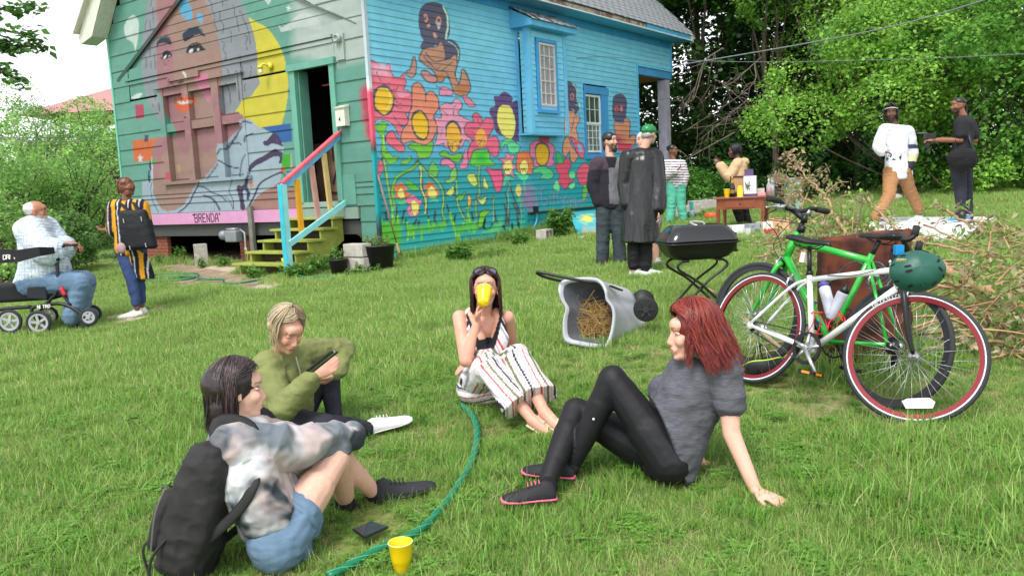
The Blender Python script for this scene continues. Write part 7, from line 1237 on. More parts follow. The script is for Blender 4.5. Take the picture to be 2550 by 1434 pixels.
def strands(par,name,c, Fm,s_,cols, n=420,length=.30,part=.0,seed=1,r0=.0042,swept=70,front=52,hang=None,back=0., wave=.006,maxphi=180,volume=1.0,topz=.0,minlen=.6,collar=None,nape=0,droop_in=.02,phis=None, ctr=None):
 r=np.random.default_rng(seed);mb=MB();cc=[];hang=-ZC if hang is None else nrm(hang);c=A(c);K=12
 hl=Fm.T@hang
 for i in range(n):
  ph=r.uniform(-maxphi,maxphi)if phis is None else r.uniform(*phis)*(1 if r.uniform()<.5 else-1);t0=abs(r.normal(0,.32))+.05;tgt=max(abs(ph),swept+r.uniform(-6,14))*(1 if ph>0 else-1);pts=[];th1=math.radians(r.uniform(86,104));lay=r.uniform(1.0,1.13)*volume
  if abs(ph)<front:t0=max(t0,math.radians(r.uniform(5,42)))
  Ls=length*r.uniform(minlen,1.05);used=0;prev=None
  for k in range(K):
   u_=k/(K-1)
   if u_<=.5:
    q=u_/.5;th=t0+(th1-t0)*q;pk=math.radians(ph+(tgt-ph)*min(1,q*1.6)**1.2)
    p=V(math.sin(th)*math.sin(pk)*.078+part*.02*(1-q),math.sin(th)*math.cos(pk)*.097-.013,math.cos(th)*.090+.034)*lay
    last=p;dr=hl
   else:
    q=(u_-.5)/.5;p=last+hl*Ls*q+V(math.sin(math.radians(tgt))*-droop_in*q*q, (-.0-back*q),0)
   w_=c+Fm@(p*s_)
   if wave and u_>.3:w_=w_+wave*V(math.sin(u_*9+i),math.sin(u_*8+i*1.7),0)*u_
   if collar is not None and u_>.5:
    for(cc_,cr_)in collar:
     dv=w_-cc_;dl=np.linalg.norm(dv/cr_)
     if dl<1:w_=cc_+dv/dl
   pts.append(w_)
  rr_=r0*r.uniform(.6, 1.3)*np.interp(np.linspace(0,1,K),[0,.2,.7,1],[.7,1,.9, .15]);nn=mb.n;mb.tube(pts,rr_,4,cap=False,flat=.55);t=r.uniform(0,1)**1.3;cc.append(np.tile(lin(cols[0])*(1-t)+lin(cols[1])*t,(mb.n-nn,1)))
 v,f=mb.arr();return mk(name,v,f,M_hair,par,smooth=True,col=np.concatenate(cc))
def haircap(par,c,Fm, s_,col,r_=(.080,.099,.092),off=(0,-.020,.036),extra=(),vox=.008,name='hair',rough_=.004):
 mb=MB();mb.ell(A(c)+Fm@(A(off)*s_),A(r_)*s_,Fm,n=20, m=14)
 for p,q in extra:mb.ell(A(c)+Fm@(A(p)*s_),A(q)*s_,Fm,n=16, m=10)
 v, f,N_=remesh(mb,vox,3);v=v+N_*(fbm(v*90,3,2)-.5)[:,None]*rough_;t=fbm(v*V(120,120,30),5,2)[:,None];return mk(name,v,f, M_hair,par,smooth=True,col=lin(col)*(.55+.9*t))
def torso(mb,hl,hr,sl,sr,k=1.,w_=(.150,.128,.138,.150),dp=(.115,.098,.108,.085),bend=None,low=.09,belly=0., bust=0.,fwd=None,g=0.):
 pc=(A(hl)+A(hr))/2;sc_=(A(sl)+A(sr))/2;up=nrm(sc_-pc);L_=np.linalg.norm(sc_-pc);xl=nrm(A(hr)-A(hl));xs=nrm(A(sr)-A(sl));R=[]
 mid=(pc+sc_)/2 if bend is None else A(bend);path=cr([pc-up*low*k,pc,mid*.5+pc*.5+up*0, mid,mid*.4+sc_*.6,sc_-up*.03*k,sc_+up*.02*k],3);m_=len(path);T_=np.gradient(path,axis=0)
 for i,p in enumerate(path):
  t=i/(m_-1);x=nrm(xl*(1-t)+xs*t);tt=nrm(T_[i]);y=nrm(np.cross(tt,x));x=np.cross(y,tt)
  a_=np.interp(t,[0,.15, .45,.75,.93, 1],[w_[0]*.8,w_[0],w_[1],w_[2],w_[3],w_[3]*.62])*k+g;b_=np.interp(t,[0, .15,.45,.75, .93,1],[dp[0]*.8,dp[0],dp[1],dp[2],dp[3],dp[3]*.7])*k+g
  a=np.arange(24)*2*np.pi/24;e=2.4;ca=np.sign(np.cos(a))*np.abs(np.cos(a))**(2/e);sa=np.sign(np.sin(a))*np.abs(np.sin(a))**(2/e)
  o=0 if fwd is None else A(fwd)*belly*math.exp(-((t-.38)/.24)**2);R.append(p+o+np.outer(ca*(a_+belly*.35*math.exp(-((t-.38)/.24)**2)),x)+np.outer(sa*(b_+belly*.6*math.exp(-((t-.38)/.24)**2)),y))
 mb.rings(R)
 if bust and fwd is not None:
  for s_ in(-1,1):mb.ell(sc_-up*L_*.30+A(fwd)*(dp[2]*k*.72+g)+xs*s_*.072*k,A((.062,.058,.062))*k*bust+g*.6,None)
def garment(par,name,mb,m_,vox=.008,sm=5,fold=.006,fs=14.,stretch=(1, 1,1),col=None,seed=0,label=None,ribs=None, clip=None):
 v,f,N_=remesh(mb,vox,sm)
 if clip is not None:dd=np.maximum((v-clip[0])@A(clip[1]),0);v=v-dd[:,None]*A(clip[1])*.97;N_=N_*(dd<.001)[:, None]
 if fold:
  q=v*A(stretch)*fs;rd=1-np.abs(2*fbm(q, seed,2)-1)*2.2;rd2=1-np.abs(2*fbm(q*2.3+7,seed+9,2)-1)*2.2;v=v+N_*((rd*.7+rd2*.3)*fold)[:,None]
 if ribs is not None:v=ribs(v,N_)
 return mk(name,v,f,m_,par,smooth=True,col=(col(v)if col is not None else None),label=label)
def body(par,mb,c=None,Fm=None,s_=1.,skin=(200,150,130),vox=.006,sm=3,**k):
 v,f,N_=remesh(mb,vox,sm)
 if c is not None:v,col=facefix(v,c,Fm,s_,skin,**k)
 else:col=np.tile(lin(skin),(len(v),1))
 n5=fbm(v*22,2,3)[:,None];col=col*(.90+.2*n5)*np.where(fbm(v*70,4,2)[:,None]>.66,V(1.0,.93,.90),V(1,1, 1));return mk('body',v,f,M_skin,par,smooth=True,col=col)
def shoe(par,heel,toe,up,L_,mu,ms,name='shoe',hi=0.,wd=1.,label=None):
 d=nrm(A(toe)-A(heel));up=nrm(A(up)-d*np.dot(up,d));l=np.cross(up,d);heel=A(heel);a=np.arange(16)*2*np.pi/16;R=[];R2=[]
 for t,hw,h in((-.01,.018,.03), (.0,.028,.055+hi*.6),(.06,.033,.078+hi),(.2,.035,.088+hi),(.34, .036,.078),(.5,.041,.062), (.7,.047,.048),(.88,.042, .038),(.97,.026,.03),(1.0,.012,.02)):
  R.append(heel+d*t*L_+np.outer(np.cos(a)*hw*wd*(1-.25*np.clip(np.sin(a), 0,1)),l)+np.outer(.012+np.where(np.sin(a)>0,np.sin(a)*(h-.012), np.sin(a)*.012),up));R2.append(heel+d*(t*1.03-.01)*L_+np.outer(np.cos(a)*(hw+.003)*wd,l)+np.outer(.009+np.sin(a)*.011, up))
 mb=MB();mb.rings(R);o=mb.build(name, mu,par,True, label=label);mb=MB();mb.rings(R2);mb.build('sole',ms,o,True)
 mb=MB()
 for t in(.30,.37, .44,.51):mb.tube(cr([heel+d*t*L_+l*.022*wd*s1+up*(.088-.05*(t-.2))for s1 in(-1,0,1)],3),.003,4)
 mb.build('lace',ms if ms.name!='rubber_sole_black' else M_bk,o,True);return o
def gfoot(an,d,L_=.26,drop=None):
 d=nrm(V(d[0],d[1], 0));h=V(an[0],an[1],0)-d*.055;t=h+d*L_;h[2]=gz(h[0],h[1])+.01;t[2]=gz(t[0],t[1])+.01;return h,t
JEAN=cm('blue_jeans',(70,92, 122),rough=.85, var=.22,vs_=9,bump=.4,bs=200);JEANL=cm('pale_denim', (104,130,156),rough=.9,var=.22,vs_=4,bump=.6,bs=260);LEG=cm('black_leggings',(19,19,25), rough=.6,var=.1,bump=.15,bs=120);BLKC=cm('black_cloth', (17,17,20),rough=.85,var=.15,bump=.3,bs=150)
def clothmat(name,rgb,**k):return cm(name,rgb,rough=k.pop('rough',.88),bump=k.pop('bump',.3),bs=k.pop('bs',160),**k)
# ------------------------------------------------ redhead in grey T-shirt
def redhead():
 b0=G(1690,1212);t=thing('person', 'red haired woman in grey T-shirt and black leggings sitting back on one hand','person',base=b0)
 d0=proj(b0)[2];hl=P(1668,1150,d0+.0);hr=P(1645,1140,d0+.20);sk=(222,172,152);k=.95
 sl=P(1806,912,d0-.06);sr=P(1712,905,d0+.20);fwd=fd(-1,-.05,.1)
 kl=bone(hl,1512,925,.44,-1);al=bone(kl,1428,1150,.43,+1);kr=bone(hr, 1398,1003,.45, -1);ar=bone(kr,1362,1200,.42,-1)
 el=bone(sl,1822,1080,.29,1);wl=bone(el,1888, 1236,.25,-1);er=bone(sr,1700,1060,.28,1);wr=G(1745, 1170)+ZC*.03
 hc=P(1722,833, d0-.03);Fm=frame(fd(-.99,-.04,-.07),fd(.04,0,1));s_=1.02
 mb=MB();head(mb,hc,Fm,s_);nb=(sl+sr)/2;mb.chain([hc+Fm@V(0,-.03,-.04),nb+ZC*.03],[.052,.056]);torso(mb,hl,hr,sl,sr,.72,fwd=fwd)
 mb.chain([sl, el,wl],[.05,.039,.027]);mb.chain([sr,er,wr],[.05,.038,.026]);mb.chain([kl,al],[.05,.036]);mb.chain([kr, ar],[.05,.036])
 hand(mb, wl,nrm(G(1950,1262)+ZC*.02-wl),V(0,0,-1),1,.15,1.0,.4);hand(mb,wr, fd(.6,.6,-.1),V(0, 0,-1),-1,.15)
 body(t,mb,hc, Fm,s_,sk, .0064,2,lips=(196,110,108),brow=(150,90,70));LID[0]=lin((206,150,130));eyes(t,hc,Fm,s_,(80,90,80),.15)
 mb=MB();torso(mb, hl,hr,sl, sr,.90,fwd=fwd,low=.12,g=.026,bust=.96,belly=.03,w_=(.172,.15,.15,.152),dp=(.135,.12,.12,.09));mb.chain([nb,sl,sl*.45+el*.55],[.075,.073,.066]);mb.chain([nb,sr,sr*.45+er*.55],[.075,.07,.064])
 garment(t,'shirt',mb,mat('heather_grey', tuple(lin((86,87,95))),rough=.85,var=.42, vs_=38,bump=.4,bs=160,stretch=(.8,.8,9.),vdet=6),.0075,3,.014,7.,(1,1,1.8),seed=3,clip=(P(1672,1110,d0),-CR*.936-CU*.351))
 mb=MB();mb.tube([sl*.5+el*.5,sl*.43+el*.57],[.068,.068],20);mb.build('hem',MATS['heather_grey'],t,True)
 mb=MB();torso(mb,hl,hr,hl*.6+sl*.4,hr*.6+sr*.4,.80,low=.11);mb.chain([hl,kl,al*.97+kl*.03],[.100,.066,.041]);mb.chain([hl,hl*.6+kl*.4], [.102,.092]);mb.chain([kl*.72+al*.28,al],[.063,.04]);mb.chain([hr,kr, ar],[.11,.064,.041]);mb.chain([kr*.7+ar*.3,ar],[.062,.04]);garment(t,'leggings',mb,LEG,.007,5,.002,12.,seed=5)
 mb=MB();q=kl*.55+al*.45+fd(-.2,-1, 0)*.06;mb.ell(q,(.006,)*3);mb.build('logo_dot',M_rub,t)
 MP=cm('sneaker_black',(34,34,38),rough=.7,bump=.4);PKS=cm('pink_sole',(228,104,138), rough=.6);UPS=fd(-.1,-.15,1)
 h,e=G(1368,1258),G(1268,1268);mb=MB();mb.tube([ar*.9+h*.1, ar*.3+h*.7+ZC*.05],[.043, .043],14);mb.build('sock',BLKC,t,True);shoe(t,h+fd(1,0,0)*.03+ZC*.03,e+ZC*.035,UPS,.235,MP,PKS)
 mb=MB();mb.tube([al,al+nrm(al-kl)*.07],[.042, .042],14);mb.build('sock',BLKC,t,True);shoe(t,G(1432,1205)+ZC*.03,G(1310,1200)+ZC*.045, UPS,.25,MP, PKS)
 H1,H2=(88,28,28),(156,58, 46);haircap(t,hc,Fm,s_,(104,28,26),(.094,.112,.100),(0,-.036,.036),extra=[((-.03,-.10,-.06),(.075,.06,.12)), ((.03,-.09, -.06),(.07, .06,.12))])
 cl=[(sl,.07),(sr,.07),(nb,.10),(nb-ZC*.08, .12)]
 strands(t,'hair_strands',hc,Fm,s_,(H1,H2),1500,.20, .3,4,.0028, 70,34,fd(.14,0,-1),.05,.010,volume=1.20,collar=cl,minlen=.7,droop_in=-.04)
 strands(t,'front_locks',hc,Fm,s_,(H1,H2), 130,.17,.3, 5,.0028,66, 30,fd(-.02, 0,-1),-.01,.010,volume=1.08,minlen=.6,droop_in=-.01,phis=(60,76))
 return t
 # ------------------------------------------------ woman in tie-dye with backpack
def tiedye():
 b0=G(705, 1425);d0=proj(b0)[2];t=thing('person','dark haired woman in a tie-dye sweatshirt and denim shorts hugging her knees','person',base=b0);sk=(226,180,160)
 hl=P(722,1352, d0+.26);hr=P(690,1350,d0+.02);sr=P(586, 1118,d0-.02);sl=P(640,1085, d0+.28)
 kr=bone(hr,836,1140,.42,1);ar=bone(kr,866,1264,.40,1);kl=bone(hl,815, 1082,.43,1);al=bone(kl,928,1222,.40,1)
 er=bone(sr, 758,1112,.30, 1);wr=bone(er,868,1086,.24,1);el=bone(sl,800,1105,.30,1);wl=bone(el,850,1110, .2,-1);fwd=fd(1,.2,0)
 hc=P(594,975,d0+.10);Fm=frame(fd(.91, .42,.02),fd(-.06,0,1));s_=.97;nb=(sl+sr)/2
 mb=MB();head(mb,hc,Fm,s_);mb.chain([hc+Fm@V(0,-.03,-.04),nb+ZC*.04],[.050, .054]);torso(mb, hl,hr,sl, sr,.84)
 mb.chain([hr,kr, ar],[.092,.060,.036]);mb.chain([hr*.7+kr*.3,hr*.35+kr*.65],[.088,.078]);mb.chain([kr*.75+ar*.25,ar],[.056,.036]);mb.chain([hl, kl,al],[.092,.058,.036]);mb.chain([kl*.75+al*.25,al], [.056,.036]);mb.chain([sr,er,wr],[.045, .038,.026]);mb.chain([sl,el, wl],[.045,.038,.026])
 hand(mb,wr,fd(.2,1,-.1),fd(-1,0,-.3),1, .5)
 body(t, mb,hc,Fm, s_,sk,.0064, 2,lips=(190, 110,108),brow=(70,48,44));LID[0]=lin((150,110,96));eyes(t,hc,Fm,s_,(60,42,34), .5)
 def dye(v):
  w3=np.stack([fbm(v*4+k_*7,60+k_, 2)for k_ in range(3)],1);q=v+(w3-.5)*.35;n1=fbm(q*5,71,4);n2=fbm(q*6+5,72,4);n3=fbm(q*4+9,73,3);c=np.tile(lin((184,168,166)), (len(v),1));a=np.clip((n3-.5)/.2,0,1)[:,None];c=c*(1-a)+lin((208, 208,212))*a;a=np.clip((n1-.47)/.16,0, 1)[:,None];c=c*(1-a)+lin((112,120,128))*a;a=np.clip((n2-.56)/.12,0,1)[:,None];return c*(1-a)+lin((54,62,70))*a
 MD_=mat('tie_dye_fleece',attr=True, rough=.9,var=.06,vs_=20,bump=.35,bs=150)
 mb=MB();hsR=hr*.72+sr*.28;hsL=hl*.72+sl*.28;torso(mb,hsL,hsR, sl,sr,.95, fwd=fwd,g=.022,low=.06);mb.chain([nb,sr,er,wr+nrm(wr-er)*.02],[.095,.098,.078,.058]);mb.chain([sr*.6+er*.4-ZC*.01,er*.6+wr*.4-ZC*.01],[.092,.070]);mb.chain([sr-ZC*.08, hsR*.4+sr*.6+ZC*0,hsR],[.10,.11,.10]);mb.chain([nb, sl,el,wl],[.085,.08,.07,.05]);mb.chain([wr,wr+fd(.1,1,0)*.08],[.052,.046]);mb.chain([nb+fwd*.02,nb+fwd*.02+ZC*.04], [.075,.062])
 garment(t,'sweatshirt',mb,MD_,.0075,4,.020,6.,(1,1,1.5),col=dye,seed=8)
 mb=MB();torso(mb,hl,hr,hl*.68+sl*.32,hr*.68+sr*.32,.92,low=.10,w_=(.165,.15,.15,.15),g=.004);mb.chain([hr,hr*.72+kr*.28],[.115,.104]);mb.chain([hl,hl*.75+kl*.25],[.112,.10]);sh_=garment(t, 'denim_shorts',mb,JEANL, .007,3,.007, 8.,(1,1,2.5),seed=9)
 mb=MB();q=hr*.72+kr*.28;dq=nrm(kr-hr);mb.tube([q-dq*.012,q+dq*.014],[.108,.105],26);mb.build('cuff',JEANL,sh_,True)
 MB_=cm('black_canvas',(40,42,46),rough=.8,var=.15,bump=.4, bs=180)
 h, e=G(858,1290,.0),G(935,1290,.0);mb=MB();mb.tube([ar,ar*.3+h*.7+ZC*.06],[.043,.046],14);mb.build('sock',BLKC,t,True);shoe(t,ar-ZC*.07-fwd*.02,ar-ZC*.075+fwd*.2+fd(.2,-.3,0)*.09,ZC,.26,MB_,M_rubk,hi=.02,wd=1.1)
 mb=MB();mb.tube([al,al+nrm(al-kl)*.05], [.042,.048],14);mb.build('sock', BLKC,t,True);q0=al+nrm(al-kl)*.04;shoe(t, P(940,1252,proj(q0)[2]-.02),P(1072,1214,proj(q0)[2]+.02),fd(-.25,-.2,1), .27,MB_,M_rubk, hi=.025,wd=1.12)
 haircap(t,hc,Fm,s_,(44,34,34), (.090,.110,.098),(0,-.038,.034),extra=[((0,-.075,-.05),(.07,.05,.09))]);strands(t,'hair_strands',hc,Fm,s_,((26,20,22),(84,68,68)),1400,.20,.1,6,.0029,98,40,fd(-.06,.0,-1),-.02,.007,volume=1.08,collar=[(sr,.09),(nb,.085)],minlen=.75,droop_in=.06)
 MK=cm('pack_fabric',(38,37,38),rough=.75,var=.25,vs_=10,bump=.4,bs=120);fx=nrm(hl-hr);bc=P(500,1265, d0-.02);upb=nrm(P(520,1090,d0)-P(430,1400,d0));ob=nrm(np.cross(upb,fx));ob=ob if ob@CR<0 else-ob
 bp_=thing('backpack','black day pack worn by the woman in the tie-dye sweatshirt','backpack',base=bc-ZC*.25);mb=MB();R=[]
 for z,a_,b_ in((-.265,.10,.055),(-.25,.135,.085),(-.1,.15,.105),(.05,.15, .10),(.16,.14,.088),(.22,.12,.065),(.245,.07,.03)):a=np.arange(28)*2*np.pi/28;R.append(bc+upb*z+np.outer(np.sign(np.cos(a))*np.abs(np.cos(a))**.6*a_,fx)+np.outer(np.sign(np.sin(a))*np.abs(np.sin(a))**.7*b_,ob))
 mb.rings(R);garment(bp_,'pack_body', mb,MK,.007, 3,.016,8., seed=12)
 mb=MB();R=[]
 for z,a_,b_ in((-.20,.09,.03),(-.18,.115,.045), (-.05,.12,.05),(.02,.11,.042),(.04, .08,.02)):a=np.arange(24)*2*np.pi/24;R.append(bc+ob*.095+upb*z+np.outer(np.sign(np.cos(a))*np.abs(np.cos(a))**.6*a_,fx)+np.outer(np.sin(a)*b_,ob))
 mb.rings(R);garment(bp_,'front_pocket', mb,MK,.007, 3,.006,13., seed=13)
 mb=MB();mb.tube(cr([bc+upb*.15+ob*.08-fx*.12,bc+upb*.19+ob*.085, bc+upb*.15+ob*.08+fx*.12],6),.004,5);mb.tube(cr([bc+upb*.03+ob*.135-fx*.1,bc+upb*.05+ob*.14,bc+upb*.03+ob*.135+fx*.1],6),.004,5);mb.tube(cr([bc+upb*.05+ob*.1-fx*.145,bc-upb*.06+ob*.11-fx*.15,bc-upb*.2+ob*.09-fx*.14],5),.004,5);mb.build('zip',cm('zip_grey',(120,118,116), rough=.4,metal=.4),bp_)
 for sh2,sd2,dz in((sr,1,-1),(sl,-1,1)):
  top_=sh2+ZC*.098;mb=MB();pts=cr([bc+upb*.20-ob*.05-fx*.07*sd2,top_-fwd*.05,top_+fwd*.055-ZC*.02,sh2+fwd*.085-ZC*.07-fx*.07*sd2,sh2*.55+hr*.45+fwd*.02-fx*.125*sd2,sh2*.3+hr*.7-fwd*.08-fx*.12*sd2, bc-upb*.16-ob*.05-fx*.10*sd2], 6);mb.tube(pts,np.concatenate([np.full(16,.032),np.full(len(pts)-16,.02)]),8,flat=.3);mb.build('shoulder_strap',MK,bp_,True)
 mb=MB();mb.tube(cr([bc-upb*.1-fx*.14+ob*.03,bc-upb*.22-fx*.17+ob*.07,bc-upb*.33-fx*.16+ob*.05],5),.006, 6);mb.tube(cr([bc-upb*.12+fx*.1+ob*.12,bc-upb*.2+ob*.17, bc-upb*.3+ob*.12],5),.005,6);mb.build('dangling_strap',MK,bp_,True)
 # ------------------------------------------------ blonde woman with phone
def blonde():
 b0=G(690,1112);d0=proj(b0)[2];t=thing('person','blonde woman in olive fleece sitting and looking down at her phone','person', base=b0);sk=(222,168,146)
 hr=P(690,1050,d0-.02);hl=P(735,1040,d0+.18);sr=P(664,912,d0-.20);sl=P(752,878,d0+.08)
 el=bone(sl,856,870,.29,1);wl=bone(el,838, 932,.22,-1);er=bone(sr,706,1015,.27,-1);wr=bone(er,782,938,.24,-1)
 kl=bone(hl,815,895,.43,1);al=bone(kl,832,1040,.42,-1);kr=bone(hr,812,1060,.42,-1);ar=bone(kr, 912,1068,.38, 1);fwd=fd(.75,-.6,0)
 hc=P(712,822,d0-.26);Fm=frame(fd(.72,-.48,-.55),fd(.2,-.3,1));s_=1.0;nb=(sl+sr)/2
 mb=MB();head(mb, hc,Fm,s_);mb.chain([hc+Fm@V(0,-.03, -.04),nb+ZC*.03],[.050,.054]);torso(mb,hl,hr,sl,sr,.82);mb.chain([sl,el,wl],[.044,.038, .026]);mb.chain([sr,er,wr],[.044,.038,.026]);mb.chain([kl,al,al-ZC*.04],[.05,.034,.034]);mb.chain([kr,ar], [.05,.036])
 hand(mb,wr,fd(.75,-.1,.45),fd(.2,.9,.3),-1,.45,.98);hand(mb,wl,fd(-.55,-.1,-.35),fd(-.3, .2,1),1,.6,.98)
 body(t,mb,hc,Fm,s_,sk,.0066,2,lips=(190,112,106),brow=(130,96,70));LID[0]=lin((196,140,120));eyes(t,hc,Fm,s_,(80,90, 96),.0)
 mb=MB();torso(mb,hl*.85+sl*.15,hr*.85+sr*.15,sl,sr,.92,fwd=fwd,g=.016,low=.12,belly=.02,bust=.9);mb.chain([nb,sl,el,wl*.85+el*.15],[.075, .072,.062,.050]);mb.chain([nb, sr,er,wr*.85+er*.15],[.078,.076,.068,.050]);mb.chain([nb+ZC*.01,nb+ZC*.05+fwd*.01], [.082,.070]);mb.chain([wl*.8+el*.2,wl*.95+el*.05],[.045, .036]);mb.chain([wr*.8+er*.2, wr*.95+er*.05],[.045,.036])
 MO=clothmat('olive_fleece',(122,128,78),var=.12);garment(t,'fleece',mb,MO,.0075,3,.013,8.,(1, 1,1.6),seed=15)
 mb=MB();mb.tube(cr([nb+fwd*.10+ZC*.02,nb+fwd*.125-ZC*.06,nb+fwd*.135-ZC*.13],4),.004,5);mb.build('zip',cm('zip_silver',(180,180,170),metal=.6,rough=.4),t)
 mb=MB();torso(mb,hl,hr,hl*.6+sl*.4,hr*.6+sr*.4,.84,low=.10);mb.chain([hl,kl, al],[.10,.066,.044]);mb.chain([kl*.72+al*.28,al],[.06,.044]);mb.chain([hr,kr,ar],[.10,.062, .044]);mb.chain([kr*.72+ar*.28, ar],[.06,.046]);garment(t,'trousers',mb,clothmat('charcoal_jeans',(44,46,56),var=.15), .0075,4,.007, 16.,seed=16)
 mb=MB();mb.tube([al-ZC*.0, al-ZC*.07],[.036,.038],14);mb.build('sock',cm('pale_sock',(186,200,212)),t,True);MW_=cm('white_canvas',(224,222, 226),rough=.7, bump=.3)
 q=proj(ar)[2];shoe(t,P(912,1068,q+.01)-ZC*.03,P(1030,1040,q+.08)-ZC*.01,fd(-.15, -.3,1),.27,MW_,M_rub,wd=1.1);shoe(t, al-ZC*.10-fwd*.04,al-ZC*.105+fwd*.2,ZC,.25,MW_,M_rub)
 haircap(t,hc,Fm,s_,(176,160,128),(.080,.094,.086),(0,-.032,.042),extra=[((-.0,-.10,-.035),(.035,.04, .04))]);strands(t,'hair_strands',hc,Fm,s_,((140,120,92),(216,202,172)),1000,.05,-.3,9,.0028, 96,24,fd(-.45,.1,-.9),-.05,.002, volume=1.04,minlen=.5)
 strands(t,'loose_strands',hc,Fm,s_,((150,128, 98),(214,196,160)),90,.13,-.3,10,.0038,70,30,fd(-.15,0,-1),.0,.008,volume=1.1, phis=(60,95))
 pc_=(wr+wl)/2+fd(-.0, -.10,.055)+fd(-.25,0,.3)*.05;pm=ortho(fd(-.35,-.35,.8)if False else fd(-.55,.25,.75),fd(.78,-.1,.6));mb=MB();mb.box(P(802,900,proj(pc_)[2]-.05), (.145,.07,.009),pm);tag(bevel(mb.build('phone',cm('phone_body',(26,28,32),rough=.3)),.003),'black smartphone held by the blonde woman','phone');mb=MB();mb.box(P(802,900,proj(pc_)[2]-.056),(.147,.004,.0095), pm);mb.build('phone_edge',cm('zip_silver',(180,180,170)), [o for o in bpy.data.objects if o.name.startswith('phone')and 'blonde' in str(o.get('label',''))][0])
